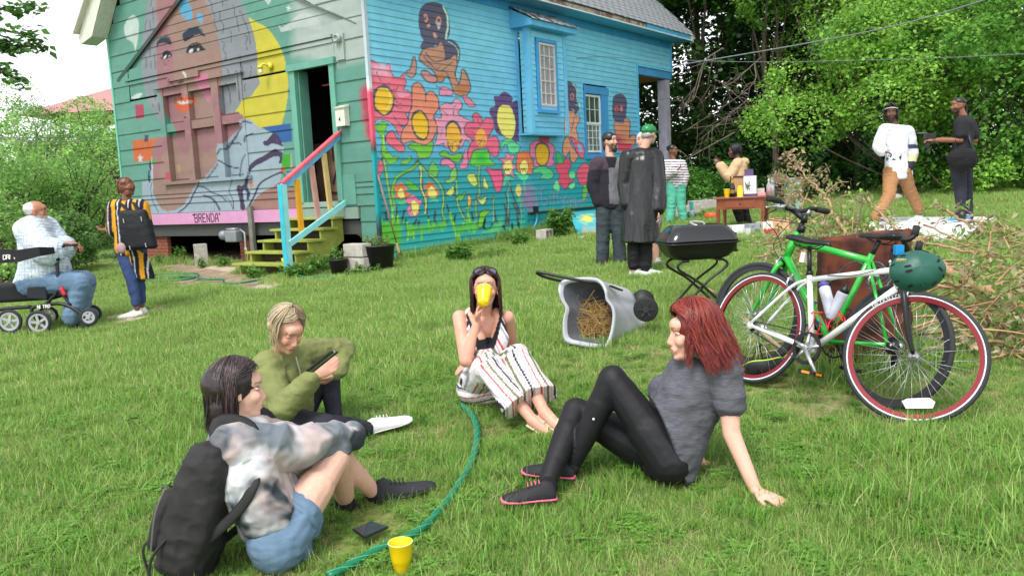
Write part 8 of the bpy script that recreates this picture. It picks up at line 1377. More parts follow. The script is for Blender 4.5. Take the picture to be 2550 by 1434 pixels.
 # ------------------------------------------------ woman drinking
def drinker():
 b0=G(1205,1003);d0=proj(b0)[2];t=thing('person','brunette in a striped jumpsuit sitting on the grass and drinking','person',base=b0);sk=(214,160,138)
 hr=P(1185, 950,d0-.05);hl=P(1235,945, d0-.02);sr=P(1145,790,d0-.20);sl=P(1263, 790,d0-.16);fwd=fd(.25,-1,0)
 er=bone(sr,1160,898, .28,-1);wr=bone(er,1189,800,.24,-1);el=bone(sl,1276,868,.27,1);wl=bone(el,1192,905,.24,-1)
 kr=bone(hr,1218,912,.40,-1);ar=bone(kr,1318,1035,.40,-1);kl=bone(hl,1288, 890,.40,-1);al=bone(kl,1350,1015,.40,-1)
 hc=P(1208,722,d0-.25);Fm=frame(fd(.05,-1,.10), fd(0,.05,1));s_=1.0;nb=(sl+sr)/2
 mb=MB();head(mb,hc,Fm,s_);mb.chain([hc+Fm@V(0,-.03,-.04),nb+ZC*.02],[.048,.052]);torso(mb,hl,hr,sl,sr,.86,fwd=fwd,bust=.95,w_=(.15,.115,.125,.14));mb.chain([sl,el,wl],[.044,.037,.024]);mb.chain([sr,er,wr],[.046,.040, .025]);mb.chain([kr,ar],[.05,.033]);mb.chain([kl,al], [.05,.033])
 hand(mb,wr,fd(.12,-.25,1),fd(.95,-.3,0),1,.55,.95,0,.9);hand(mb, wl,fd(-.9, -.2,-.15), fd(-.1,.3, -1),-1, .3,.95)
 ft=[al+nrm(al-kl)*.03,ar+nrm(ar-kr)*.03]
 for q,dd in((ft[0],fd(.5,-.4,-.35)),(ft[1],fd(.6,-.35,-.3))):mb.chain([q,q+dd*.08-ZC*.02,q+dd*.17-ZC*.035],[.036,.034, .024])
 body(t,mb,hc,Fm,s_,sk,.0066,2,lips=(186,104,100),brow=(80,54,46));LID[0]=lin((160,110,96));eyes(t,hc,Fm,s_,(70,50,40),.5)
 STR=[((232,226,228),.030),((150,150,160), .009),((232, 226,228),.008),((30,30,40),.016), ((232,226,228),.010),((226,150,160),.010),((232,226,228),.014),((108,108,76),.018),((232,226, 228),.008),((190,160,170),.009),((232,226,228), .012),((196, 70,62),.012),((232,226,228),.008)]
 tot=sum(s[1]for s in STR);ed=np.cumsum([s[1]for s in STR])
 def stripes(u_):i=np.searchsorted(ed,np.mod(u_, tot));return A([lin(s[0])for s in STR])[np.clip(i,0, len(STR)-1)]
 MS_=mat('striped_crepe',attr=True,rough=.8, var=.05,bump=.25,bs=180)
 def tcol(v):
  q=(v-nb);x=q@nrm(sl-sr);z=q[:,2];y=q@fwd;u_=np.where(x+.02*0>0,x*.8+z*.45,-x*.8+z*.45)+.31;c=stripes(u_)
  vn_=(y>.02)&(np.abs(x)<.052+(z+.17)*.30)&(z>-.17);c[vn_]=lin((22,22,28));sknm=(y>.02)&(np.abs(x)<.045+(z+.10)*.42)&(z>-.11);c[sknm]=lin(sk);return c
 mb=MB();torso(mb, hl,hr,sl*.8+hl*.2,sr*.8+hr*.2,.90, fwd=fwd,bust=.0,w_=(.16,.122,.125,.10),dp=(.12,.1,.108,.085),g=.008,low=.05);
 for s2,h2 in((sl,hl),(sr,hr)):mb.chain([nb*.45+s2*.55-ZC*.0+fwd*.03,s2*.5+nb*.5-ZC*.12+fwd*.095,nb*.7+s2*.3-ZC*.2+fwd*.1],[.03,.055,.05])
 mb.chain([nb*.45+sl*.55+ZC*.03,nb*.45+sl*.55+fwd*.04], [.03,.03]);mb.chain([nb*.45+sr*.55+ZC*.03,nb*.45+sr*.55+fwd*.04],[.03,.03]);garment(t,'jumpsuit_top',mb,MS_,.006,3,.003,14.,col=tcol,seed=20)
 def lcol(which):
  ax=nrm(A(which[1])-A(which[0]));sd_=nrm(np.cross(ax, fd(0,-1, .3)))
  def F_(v):q=v-which[0];return stripes(q@sd_*1.15+.02*np.sin(q@ax*6)+which[2])
  return F_
 def leg(h_,k_,a_,ph,sd_):
  mb=MB();q=k_*.22+a_*.78;mb.chain([h_,k_],[.11,.082]);d=nrm(a_-k_);out=nrm(np.cross(d,ZC));R=[]
  for tt,rr_ in((-.10,.05), (0,.082),(.2,.088),(.45,.098),(.7,.118),(.80, .13)):a=np.arange(22)*2*np.pi/22;p=k_+(a_-k_)*tt;u1=nrm(np.cross(d,ZC));u2=np.cross(d,u1);rad=rr_*(1+.10*np.sin(5*a+ph)*max(0,tt));R.append(p+np.outer(np.cos(a)*rad,u1)+np.outer(np.sin(a)*rad*.72,u2))
  mb.rings(R);v,f,N_=remesh(mb, .0075,4);rd=1-np.abs(2*fbm(v*11,21,2)-1)*2.2;v=v+N_*(rd*.006)[:,None]
  ax1=nrm(k_-h_);ax2=nrm(a_-k_);q1=(v-k_)@ax1;lat=nrm(np.cross(ax1,ZC));lat2=nrm(np.cross(ax2,fd(0,-.8,.6)));low_=(v-k_)@ax2>0
  c=stripes(np.where(low_,(v-k_)@lat2*1.2,(v-k_)@lat*1.2*np.sign(lat@lat2))+ph*.07);mk('trouser_leg',v, f,MS_,t, smooth=True,col=c)
 leg(hr,kr,ar,1.2,1);leg(hl,kl, al,.3,1);mb=MB();mb.ell((hl+hr)/2-ZC*.05,(.19, .17,.10));garment(t,'jumpsuit_seat',mb, MS_,.008,4, .010,9.,col=lambda v:stripes((v-hr)[:,2]*1.25+.06+.02*np.sin(v[:,0]*14)),seed=22)
 MSN=cm('pale_sandal',(210,200,170),rough=.7)
 for q,dd in((ft[0],fd(.5,-.4,-.35)),(ft[1], fd(.6,-.35, -.3))):
  mb=MB();q0=q-ZC*.04-dd*.03;mb.tube([q0,q0+dd*.12,q0+dd*.24],[.03,.036,.026],12, flat=.25)
  for z in(.06,.10, .14):mb.tube(cr([q0+dd*z+np.cross(dd,ZC)*.035,q0+dd*z+ZC*.062,q0+dd*z-np.cross(dd,ZC)*.035],5),.006,6)
  mb.build('sandal',MSN, t,True)
 haircap(t,hc,Fm, s_,(48,32,30),(.080, .097,.088),(0,-.026,.036),extra=[((0, -.10,-.05), (.07,.03,.08))]);strands(t, 'hair_strands',hc,Fm, s_,((36,22,22),(88,54,48)), 620,.22,.0, 12,.0042,76, 34,-ZC,.0,.006,volume=1.06, collar=[(nb,.06)],minlen=.75,droop_in=.0)
 sg=thing('sunglasses','dark sunglasses pushed up on the drinking woman\'s hair','sunglasses', base=hc+Fm@V(0,.05,.11));
 for x in(-1,1):mb=MB();a=np.arange(18)*2*np.pi/18;mb.rings([A([hc+Fm@V(x*.036+.029*math.cos(q),.055+z*.5,.104+.020*math.sin(q)*.9+z)for q in a])for z in(0,.004)]);mb.build('lens',cm('lens_violet',(84,78,110),rough=.08,spec=.8, bump=0),sg)
 mb=MB()
 for x in(-1, 1):a=np.arange(25)*2*np.pi/24;mb.tube(A([hc+Fm@V(x*.036+.031*math.cos(q),.059,.106+.021*math.sin(q))for q in a]), .003,5);mb.tube([hc+Fm@V(x*.068,.055,.112),hc+Fm@V(x*.08,-.03,.07)],.003,5)
 mb.tube([hc+Fm@V(-.008,.062,.112),hc+Fm@V(.008,.062, .112)],.003,5);mb.build('frame', M_bk,sg)
 cup_axis=nrm(-fd(.10,-.62,-.52));cb=P(1203,757, proj(hc)[2]-.215);Mc=ortho(nrm(P(1207,720,proj(hc)[2]-.135)-cb),CR);cup('yellow plastic cup tipped to the drinking woman\'s mouth',cb,Mc, 1.0)
redhead();tiedye();blonde();drinker()
# ------------------------------------------------ the others, standing and walking
def stand(label,d,J,face,s_=1.,skin=(150,100,76),base=None,shirt=None,trousers=None,shoes=None,k=1., fwd=None,hands=(),up=None,vox=.011,fat=1.,jaw=1.,stub=None, lips=(130,80, 74),girth=0., belly=0.):
 p={n:P(v[0],v[1],d+(v[2]if len(v)>2 else 0))for n,v in J.items()};mid=(p['al']+p['ar'])/2;b0=V(mid[0],mid[1],gz(mid[0],mid[1]))if base is None else base
 t=thing('person',label,'person', base=b0);Fm=frame(face,ZC if up is None else up);hc=p['hc'];nb=(p['sl']+p['sr'])/2;fwd=nrm(V(face[0],face[1],0))if fwd is None else fwd
 mb=MB();head(mb,hc,Fm,s_,fat=fat,jaw=jaw);mb.chain([hc+Fm@V(0,-.03,-.05),nb+ZC*.03],[.054,.060]);torso(mb,p['hl'],p['hr'],p['sl'],p['sr'],.86*k)
 for a in 'lr':mb.chain([p['s'+a],p['e'+a],p['w'+a]],[.052,.042,.028]);mb.chain([p['h'+a],p['k'+a],p['a'+a],p['a'+a]-ZC*.05], [.085,.056,.038,.036])
 for a,dd,n_,cu in hands:hand(mb,p['w'+a], dd,n_,1 if a=='r' else-1,cu,1.05)
 body(t,mb,hc,Fm,s_,skin,.0115,1,lips=lips,brow=A(skin)*.35,stubble=stub);LID[0]=lin(A(skin)*.8);eyes(t,hc,Fm,s_,(40,30, 26),.5)
 for(nm,m_,sleeve,g,low,rs,col,kw)in(shirt or[]):
  mb=MB();lo=kw.get('lo',1.);torso(mb,p['hl'],p['hr'],p['sl'],p['sr'],.95*k,g=g,low=low,fwd=fwd,belly=belly,w_=kw.get('w',(.155,.14,.15, .152)))
  for a in 'lr':
   S1,E1,W1=p['s'+a],p['e'+a],p['w'+a];pts=[nb,S1,E1]if sleeve>=1 else[nb,S1, S1*(1-sleeve)+E1*sleeve];rr_=[.07+g,.066+g,(.056 if sleeve>=1 else .06)+g]
   if sleeve>1:pts.append(E1*(2-sleeve)+W1*(sleeve-1));rr_.append(.045+g)
   mb.chain(pts,[q*rs for q in rr_])
  if kw.get('skirt'):
   z1=kw['skirt'];R=[];pc=(p['hl']+p['hr'])/2;x=nrm(p['hr']-p['hl']);y=nrm(np.cross(ZC,x));dn=pc-p['al']*.5-p['ar']*.5
   for q in np.linspace(-.6,1,10):a=np.arange(28)*2*np.pi/28;rad=kw['sr'][0]*(1-q)+kw['sr'][1]*q;w2=1+.08*np.sin(7*a)*max(0,q);R.append(pc-dn*q*z1+kw.get('so', V(0,0,0))*max(0,q)+np.outer(np.cos(a)*rad*w2, x)+np.outer(np.sin(a)*rad*kw.get('dr',.62)*w2,y))
   mb.rings(R)
  if kw.get('hood'):q=nb-fwd*.09+ZC*.03;mb.ell(q,(.09,.08,.07));mb.ell(nb+ZC*.02,(.09,.09, .05))
  garment(t,nm,mb,m_,vox,3,.016,6.,kw.get('st',(1,1, .9)),col=col,seed=len(label))
 nm,m_,lg,fl,tw,bag=trousers;mb=MB();torso(mb,p['hl'],p['hr'],p['hl']*.65+p['sl']*.35,p['hr']*.65+p['sr']*.35,.9*k,low=.09)
 for a in 'lr':H1,K1,A1=p['h'+a], p['k'+a],p['a'+a];pts=[H1,K1]if lg<=1 else[H1,K1,K1*(2-lg)+A1*(lg-1)];mb.chain(pts,[.105+bag,.072+bag, .05+fl][:len(pts)]if lg>.9 else[.11,.09])
 garment(t,nm,mb,m_,vox*1.2,2,.012,8.,(1,1,1.6),seed=len(label)+3)
 for a,dd in zip('lr',shoes[2:4]):
  if dd is not None:h,e=gfoot(p['a'+a], dd,.28);off=shoes[4]if len(shoes)>4 else 0;shoe(t,h+ZC*off,e+ZC*off,ZC,.28,shoes[0],shoes[1])
 return t,p,hc,Fm,nb
WSH=cm('white_sneaker',(226,226,224),rough=.6);DJ=clothmat('dark_jeans',(52,62, 68),var=.3, vs_=5);NV=V(0,0,-1)
MJ=mat('dark_fleece', attr=True,rough=.95,var=.1,bump=.5,bs=120)
def jcol(v):q=(v-P(1517,400,11.2));s2=q@CR;z=q@CU;c=np.tile(lin((34,32,42)),(len(v),1));y=z>-.14;c[y]=lin((66,54,66));m_=(np.abs(s2-.06+.02*z)<.085)&(q@CF<.02)&(z>-.60);c[m_]=lin((104,104,110));m_=(np.abs(s2-.02)<.07+.25*z)&(q@CF<.03)&(z>-.12);c[m_]=lin((22,22,26));return c
t,p,hc,Fm,nb=stand('bearded man in black bandana, fleece jacket and worn jeans standing left of the raincoat',11.2,dict(hc=(1519,353), sl=(1555,412, .04),sr=(1487,410,-.02), el=(1565,460, .05),er=(1478,462,0),wl=(1552,505,0),wr=(1494, 508,-.04),hl=(1531,500), hr=(1505,500),kl=(1540,580,0),kr=(1502,580),al=(1544,648),ar=(1500,650)), fd(.72,-.62, .04),1.02,(206,160,138), shirt=[('jacket',MJ,1.9,.03,.12,1.05,jcol,{})],trousers=('trousers',DJ,2.,.028,0,.016),shoes=(BLKC,M_rubk,fd(.3,-1,0),fd(-.1, -1,0)), stub=(70,50, 44),lips=(150,100,92))
haircap(t,hc,Fm,1.02,(30, 30,34),(.083,.102,.082), (0,-.014,.050),name='bandana',rough_=.003);haircap(t, hc,Fm,1.02, (66,42,34),(.062,.05, .09),(0,-.065,-.04),name='long_hair');haircap(t, hc,Fm,1.02, (58,40,34),(.044,.030, .050),(0,.062,-.105),name='beard',rough_=.008);mb=MB();mb.chain([hc+Fm@V(-.02,.105,-.046),hc+Fm@V(.02,.105,-.046)],[.007,.007]);mb.build('moustache',cm('moustache',(60,42,36)),t, True)
MRC=cm('black_raincoat',(15,16, 19),rough=.32, var=.2,bump=.35,bs=18,bd=.012,spec=.55)
t,p,hc,Fm,nb=stand('man in a long black raincoat and green cap seen from behind', 10.1,dict(hc=(1617,336),sl=(1567,394),sr=(1629,392),el=(1558,460,.05),er=(1638, 458,-.02),wl=(1564,510,.0),wr=(1637, 522,-.08),hl=(1580,490), hr=(1616,490),kl=(1578,590),kr=(1610,590),al=(1578, 668),ar=(1607,676)),fd(.76,.66,.02), 1.0,(204,156,136),shirt=[('raincoat',MRC,1.95, .032,.1,1.12, None,dict(skirt=.62,sr=(.185,.235),dr=.8,st=(1.3,1.3,.22)))],trousers=('trousers',BLKC,1.9,.018,0,.0), shoes=(cm('green_white_trainer',(190,200,190),rough=.6),M_rub,fd(.9,-.5,0),fd(1,-.45,0)),hands=[('r',NV+fd(.1,-.2,0)*.3,fd(-1,0,0),.4)],fwd=fd(.2,1,0),stub=(180, 176,170))
haircap(t,hc,Fm,1.03,(24,120,66),(.084,.103,.074),(0,-.012,.050),name='cap',rough_=.001);mb=MB();mb.ell(hc+Fm@V(0,.115,.040),(.07,.055, .010),Fm@np.array([[1,0, 0],[0,1,0],[0,0,1.]]));mb.build('cap_brim',cm('cap_green',(24,116,62),rough=.8),t,True);haircap(t,hc,Fm,1.0,(150, 146,142),(.076,.05,.05), (0,-.058,-.012),name='short_hair')
mb=MB();mb.box(p['wr']+ZC*-.10+CR*.0-CF*.03,(.075,.012,.15),ortho(ZC*1.0+CR*.25,CR));tag(bevel(mb.build('phone',cm('clear_phone', (150,156,164),rough=.2)), .004),'grey phone in the hand of the man in the raincoat','phone')
t,p,hc,Fm,nb=stand('grey haired person in shorts and white sneakers mostly hidden behind the raincoat',11.0,dict(hc=(1599,352), sl=(1626,395, .05),sr=(1588,395),el=(1652,440),er=(1590,450),wl=(1645,480),wr=(1600,490), hl=(1628,480),hr=(1606,480),kl=(1630,575),kr=(1602, 575),al=(1634,650),ar=(1596,648)),fd(-.3,-.9,0),1.,(214,166,146),shirt=[('shirt',clothmat('grey_tee',(164,166, 176)),.6,.02,.1,1.05,None,{})],trousers=('shorts',clothmat('khaki_shorts',(120,112,100)),1.,0,0,.01),shoes=(WSH,M_rub,fd(.4,-1,0),fd(-.4, -1,0)))
haircap(t,hc, Fm,1.,(186,188,196))
def scol(v):z=v[:,2]+.06*(v[:,0]-3.4);c=np.where((np.mod(z, .052)<.017)[:, None],lin((52,48,60)), lin((214,206, 210)));return c
t,p,hc,Fm,nb=stand('man in glasses wearing a striped shirt and teal trousers',16.9,dict(hc=(1675,376),sl=(1698,410,-.02),sr=(1662,408,.02),el=(1707,440), er=(1660,440, -.05),wl=(1700,466),wr=(1681,428,-.25),hl=(1693,462),hr=(1674, 462),kl=(1696,512),kr=(1672,512),al=(1704,553),ar=(1668,553)), fd(.72,-.66, -.05),1.04,(120,78,60),shirt=[('striped_shirt',mat('striped_jersey',attr=True, rough=.9,var=.03,bump=.2),1.95,.02,.05,1.05,scol,{})],trousers=('trousers',clothmat('teal_twill',(84,172,146)),2., .03,0,.014),shoes=(BLKC,M_rubk,fd(.4,-1,0),fd(-.2,-1,0)),hands=[('r', fd(.7,-.3, .5),ZC,.35)],vox=.009)
haircap(t,hc,Fm,1.04,(28, 24,26),(.080,.098,.078), (0,-.020,.048),extra=[((0,-.10,.06),(.04,.04,.04))]);haircap(t,hc,Fm,1.04,(34,26,24),(.03,.024,.02),(0, .07,-.098),name='goatee');mb=MB()
for x in(-1,1):a=np.arange(17)*2*np.pi/16;mb.tube(A([hc+Fm@V(x*.034+.024*math.cos(q),.098,.010+.020*math.sin(q))for q in a]),.003,4);mb.tube([hc+Fm@V(x*.058,.096,.014),hc+Fm@V(x*.078,.0,.01)],.0025, 4)
mb.build('glasses',cm('gold_wire',(196,170,120), metal=.7,rough=.3),t)
t, p,hc,Fm, nb=stand('person in a cream hooded top taking a phone photo behind the table',15.2,dict(hc=(1828, 378),sl=(1836,408,-.10), sr=(1846,408, .12),el=(1815,444,-.1), er=(1820,440, .1),wl=(1792,413,-.08), wr=(1795,412, .03),hl=(1838,470,-.06), hr=(1848,470, .08),kl=(1836,520,-.05), kr=(1850,515, .1),al=(1848,566,0),ar=(1866,560,.12)),fd(-1,.05,-.05), 1.02,(96,64,54),shirt=[('hooded_top',clothmat('cream_fleece',(196,166,130)),1.95,.022,.12,1.05,None,dict(hood=1))], trousers=('trousers',BLKC, 2.,.0,0, .016),shoes=(BLKC,M_rubk,fd(-1,0,0),fd(-1,.1,0)),hands=[('l',fd(-.5,0,.8),fd(0,1,0), .4),('r',fd(-.5,0,.8),fd(0,-1,0),.4)],vox=.010)
haircap(t,hc,Fm,1.02,(22, 20,24),(.084,.098,.085), (0,-.022,.04));strands(t,'dreadlocks',hc,Fm,1.02,((20,18,22),(44, 38,42)),110,.12,.2,21,.010,66,30,-ZC,.0, .008,volume=1.12)
mb=MB();mb.box(p['wl']+fd(-.35,.1,.9)*.13+CF*.05,(.012,.075,.14), ortho(ZC,CR));tag(mb.build('phone', cm('phone_body',(26, 28,32)),None),'dark phone raised by the person in the cream hooded top','phone')
def wcol(v):q=v-P(2232,330,12.6);s2=q@CR;z=q@CU;c=np.tile(lin((214,218,226)),(len(v),1));n_=fbm(v*16,5,3);m_=(n_>.54)&(s2>-.16)&(s2<.02)&(z<-.22)&(z>-.44)&(q@CF<.05);c[m_]=lin((50, 50,54));c[(s2>.14)&(z<-.33)&(z>-.45)]=lin((216, 206,160));c[(s2>.13)&(z<=-.45)]=lin((34,34,44));c[(s2>.15)&(z<-.19)&(z>-.25)]=lin((60,66,92));return c
t,p,hc,Fm,nb=stand('man with dreadlocks and a white headband striding in a white jersey',12.6, dict(hc=(2219,283),sl=(2261, 330,.02),sr=(2203,325,0),el=(2272,380,.04),er=(2187,366,.02),wl=(2262,420,-.02),wr=(2198,378,-.22),hl=(2247,428),hr=(2220, 428),kl=(2268,478,.12),kr=(2214,488,-.12),al=(2290,524,.22),ar=(2178,542,-.2)),fd(-.35,-.93,-.05),1.04,(104, 70,56),shirt=[('jersey',mat('jersey_white',attr=True,rough=.7,var=.04,bump=.3),1.9,.022,.12,1.06,wcol,{})],trousers=('trousers',clothmat('tan_chinos', (160,116,78)),1.95,.02, 0,.012),shoes=(WSH,M_rub,fd(-.9,-.3,0),fd(-1, -.3,0),.09),hands=[('r',fd(.5,-.2,-.1),NV, .7),('l',NV,fd(-1,0,0),.5)],fwd=fd(-.6,-.8,0), stub=(50,36, 32))
haircap(t,hc,Fm,1.04,(24,20,24),(.084,.100,.088),(0, -.026,.042));strands(t,'dreadlocks',hc,Fm,1.04,((22,18,22),(52,42,44)),120,.20,.0,23,.009,82,30,-ZC,.0,.010,volume=1.12);mb=MB();a=np.arange(33)*2*np.pi/32;mb.tube(A([hc+Fm@V(.082*math.sin(q),.098*math.cos(q)-.004,.066+.008*math.cos(q))for q in a]),.016,8, flat=.35);mb.build('headband',cm('headband',(226,228,230)),t,True)
mb=MB();mb.box(p['wl']-ZC*.10+CR*.03,(.075,.012,.15),ortho(ZC,CR));tag(mb.build('phone',cm('white_phone',(226,228,232)),None),'white phone in the lowered hand of the walking man','phone')
t,p,hc, Fm,nb=stand('man in black T-shirt and jeans with braided hair holding a camera',12.3,dict(hc=(2386,264),sl=(2394,306,-.12),sr=(2412, 306,.16),el=(2392,350,-.14),er=(2428, 350,.18),wl=(2328,349,-.06),wr=(2345, 346,.15),hl=(2384,402,-.08),hr=(2402, 402,.08),kl=(2392,475,-.08),kr=(2406, 475,.06),al=(2392,542,-.08),ar=(2412, 540,.06)),fd(-1,-.02, -.02),1.04,(140,92,70),shirt=[('t_shirt',clothmat('black_tee',(32,34,40)),.62,.022,.1,1.1,None,{})],trousers=('trousers',clothmat('black_denim',(40,42,52),var=.3,vs_=4),2.,.012,0,.008),shoes=(cm('blue_trainer',(40,140,206),rough=.6), M_rub,fd(-1, -.2,0),fd(-.6,-.7, 0),.1),hands=[('l',fd(-1,0,.1),fd(0,.3, -1),.5), ('r',fd(-1,-.2,0), fd(0,0,-1),.4)], stub=(44,32, 30))
haircap(t,hc,Fm,1.04,(40,32,32),(.078,.096,.066),(0, -.016,.056),rough_=.006);haircap(t, hc,Fm,1.04, (40,30,28),(.05,.03, .034),(0,.056,-.085),name='beard');mb=MB();mb.tube(cr([hc+Fm@V(0,-.10,.05),hc+Fm@V(0,-.125,-.03),hc+Fm@V(.0,-.13,-.12),hc+Fm@V(0,-.12,-.2)],5),.014,6);mb.build('braid',cm('braid',(34,36, 44)),t,True)
cb=thing('camera','black camera with a long lens held out by the man in black','camera',base=P(2312,340,12.25));c0=P(2316,340,12.25);mb=MB();mb.box(c0,(.16,.08, .09),ortho(ZC, CR));bevel(mb.build('camera_body',M_blk2,cb),.012);mb=MB();mb.lathe([(0,0),(.04,0),(.045, .14),(.04,.15),(0,.15)],c0-ZC*.02-CR*.02,18,nrm(-ZC+CR*-.1));mb.build('lens', M_pot,cb,True);mb=MB();mb.box(c0-CR*.12+ZC*.05,(.10,.06,.015),ortho(ZC,CR));mb.build('flip_screen',cm('zip_grey',(120,118,116)),cb)
bgc=P(2396,395,12.0);mb=MB();mb.ell(bgc,(.22, .12,.15));mb.ell(bgc-ZC*.05, (.20,.12,.12));bo=thing('camera_bag', 'black shoulder bag slung behind the man in black','bag',base=bgc-ZC*.15);garment(bo,'bag_body',mb,BLKC,.010,3,.016,8.,seed=30);mb=MB();mb.tube(cr([bgc+ZC*.1+CR*.17,P(2415,345,12.15),P(2405,298, 12.2),P(2385, 305,12.15),P(2380,350,12.15),bgc+ZC*.1-CR*.1],6),.02,6,flat=.3);mb.build('strap',M_bk,bo,True)
def ccol(v):q=v-P(318,520,10.1);u_=q@CR+.10*(q@CU);i=np.mod(u_+.3,.135);c=np.tile(lin((26,28,42)),(len(v),1));c[(i<.052)]=lin((214,150, 34));c[(i>.078)&(i<.092)]=lin((196,196,196));return c
t,p,hc,Fm,nb=stand('woman in a mustard striped long cardigan and blue jeans seen from behind with a backpack',10.1,dict(hc=(313,474),sl=(287,520,.03),sr=(350, 518,-.02),el=(284,572,0),er=(362, 570,-.05),wl=(268,574,.15),wr=(350, 600,.1),hl=(308,618),hr=(342,616), kl=(330,695, -.05),kr=(345,690,.06), al=(340,758, -.06),ar=(352,750,.08)),fd(-.45,.88,.0),.98,(128,84,66),shirt=[('cardigan',mat('mustard_knit',attr=True, rough=.95,var=.06,bump=.4),1.0,.024,.1,1.12,ccol,dict(skirt=.56,sr=(.15,.13),so=CR*.10-CF*.0,st=(1.2,1.2,.3)))],trousers=('jeans', clothmat('navy_jeans',(50, 70,112),var=.2,vs_=10), 1.95,.0,0, .0),shoes=(WSH,M_rub,fd(-.9,-.45,0), fd(-.7,-.6,0)),hands=[('l',fd(-.9,.3,.1),ZC,.3)],fwd=fd(-.2,1, 0))
haircap(t,hc,Fm,1.,(112,66,52),(.088,.108,.094),(0, -.02,.036),extra=[((.0,-.08,.085),(.07,.06,.055)), ((.045,-.10, .02),(.06,.05,.055)),((.03,-.09,-.04),(.055,.045,.045))],rough_=.016);strands(t,'braids',hc,Fm,1.,((92,54,42),(150, 96,74)),70,.10,.0,25,.006,76,30,-ZC,.0, .006,volume=1.14,phis=(50,110))
kb=thing('backpack','slim black backpack with clips on the back of the woman by the house','backpack',base=P(338,615,9.9));kc=P(339,566,9.88);kx=nrm(CR*.97+CU*.06);mb=MB();R=[]
for z,a_,b_ in((-.26,.17,.05), (-.24,.20,.08),(0,.185,.085),(.17, .16,.06),(.20,.15,.035)):a=np.arange(24)*2*np.pi/24;R.append(kc+(ZC-CR*.10)*z+np.outer(np.sign(np.cos(a))*np.abs(np.cos(a))**.5*a_,kx)+np.outer(np.sign(np.sin(a))*np.abs(np.sin(a))**.7*b_,CF))
mb.rings(R);garment(kb,'pack_body',mb,cm('pack_black',(22,24,30),rough=.7,bump=.3),.010,2,.006,9.,seed=31);mb=MB()
for x,z in((-.10,.10),(.11, .11),(-.06, -.22),(.13, -.2)):mb.bar(kc+kx*x-CF*.09+ZC*z,kc+kx*(x+.006)-CF*.09+ZC*(z-.05),.018,.008)
mb.build('clip',cm('clip_silver',(190,190,196),metal=.7,rough=.3),kb)
for s2,s3 in((p['sl'], -1),(p['sr'],1)):mb=MB();mb.tube(cr([kc+ZC*.18+kx*.05*s3,nb*.4+s2*.6+ZC*.085-CF*.03,nb*.3+s2*.7+CF*.10+ZC*.0],6), .026,8,flat=.3);mb.build('shoulder_strap', cm('pack_black',(22, 24,30)),kb,True)
mb=MB();mb.ell(P(302,618,9.8),(.055,.03,.065));mb.build('pompom',cm('pink_fluff',(176,140,144),rough=1.),kb,True)
# ------------------------------------------------ old man sitting on a rollator
def plaid(v):q=v-P(90,600,9.5);x=q@CR;z=q@CU;g1=np.mod(x,.036)<.006;g2_=np.mod(z,.036)<.006;c=np.tile(lin((200,212, 224)),(len(v),1));c[g1|g2_]=lin((158,170,190));return c
dO=9.5;gO=G(130,820)
t,p,hc,Fm,nb=stand('heavy old man with white beard in a checked shirt sitting on a rollator',dO,dict(hc=(92,527), sl=(112,572, .24),sr=(72,575,-.12), el=(150,622, .2),er=(118,632,-.22), wl=(178,607, .18),wr=(168,606,-.12), hl=(85,705, .18),hr=(75,708,-.14), kl=(212,700, .16),kr=(200,705,-.12), al=(196,785, .16),ar=(178,793,-.12)),fd(.93,.32, .0),1.06,(176,120,98), shirt=[('checked_shirt',mat('checked_cotton',attr=True,rough=.85,var=.04, bump=.3),1.35, .06,.02,1.25, plaid,dict(w=(.19,.20,.185,.165)))],trousers=('jeans',clothmat('faded_jeans',(98,124,150),var=.2,vs_=8),1.95,.05, 0,.045),shoes=(BLKC,M_rubk,fd(1,0,0),fd(1,-.1,0)),hands=[('l',fd(.6, 0,-.2),NV,.6),('r',fd(.5,.2, 0),NV,.6)],fwd=fd(.95,.1,0),base=gO,fat=1.12, belly=.13,stub=(200,196,190), k=1.22)
haircap(t,hc,Fm,1.06,(206,206, 204),(.086,.086,.072),(0,-.048,.030), rough_=.010);haircap(t,hc,Fm,1.06,(214,212,206),(.046,.030,.034),(0, .066,-.098),name='beard',rough_=.01)
rl=thing('rollator','black four wheeled rollator with silver spoked wheels carrying the old man','rollator',base=gO);RX=fd(1,.12,0);RX=nrm(V(RX[0],RX[1],0));RY=nrm(np.cross(ZC,RX))
def rp(px,py,dd=0):return P(px,py,dO-.22+dd)
M_spk=cm('wheel_grey',(176,178, 184),rough=.4, metal=.3)
for px,py,R_,dd in((24,800,.135,.0),(96,803,.135, -.02),(221, 789,.10,0.),(120,790,.12,.62),(232,780,.1,.6)):
 c=rp(px,py,dd);c[2]=max(c[2],gz(c[0],c[1])+R_);mb=MB();a=np.arange(40)*2*np.pi/40;b=np.arange(8)*2*np.pi/8
 mb.rings([c+(RX*math.cos(q)+ZC*math.sin(q))[None]*(R_-.018+.018*np.cos(b))[:,None]+RY*(.02*np.sin(b))[:,None]for q in a],closed=True);o=mb.build('wheel',M_tyre,rl,True)
 mb=MB();mb.rings([c+(RX*math.cos(q)+ZC*math.sin(q))[None]*A([R_-.03,R_-.03,R_-.055,R_-.055])[:,None]+RY*A([-.012,.012,.01,-.01])[:,None]for q in a],closed=True)
 for k_ in range(5):q=k_*1.2566+px;mb.bar(c, c+(RX*math.cos(q)+ZC*math.sin(q))*(R_-.035),.026,.016,up=RY)
 mb.tube([c-RY*.025,c+RY*.025],.022,12);mb.build('spoke',M_spk,o)
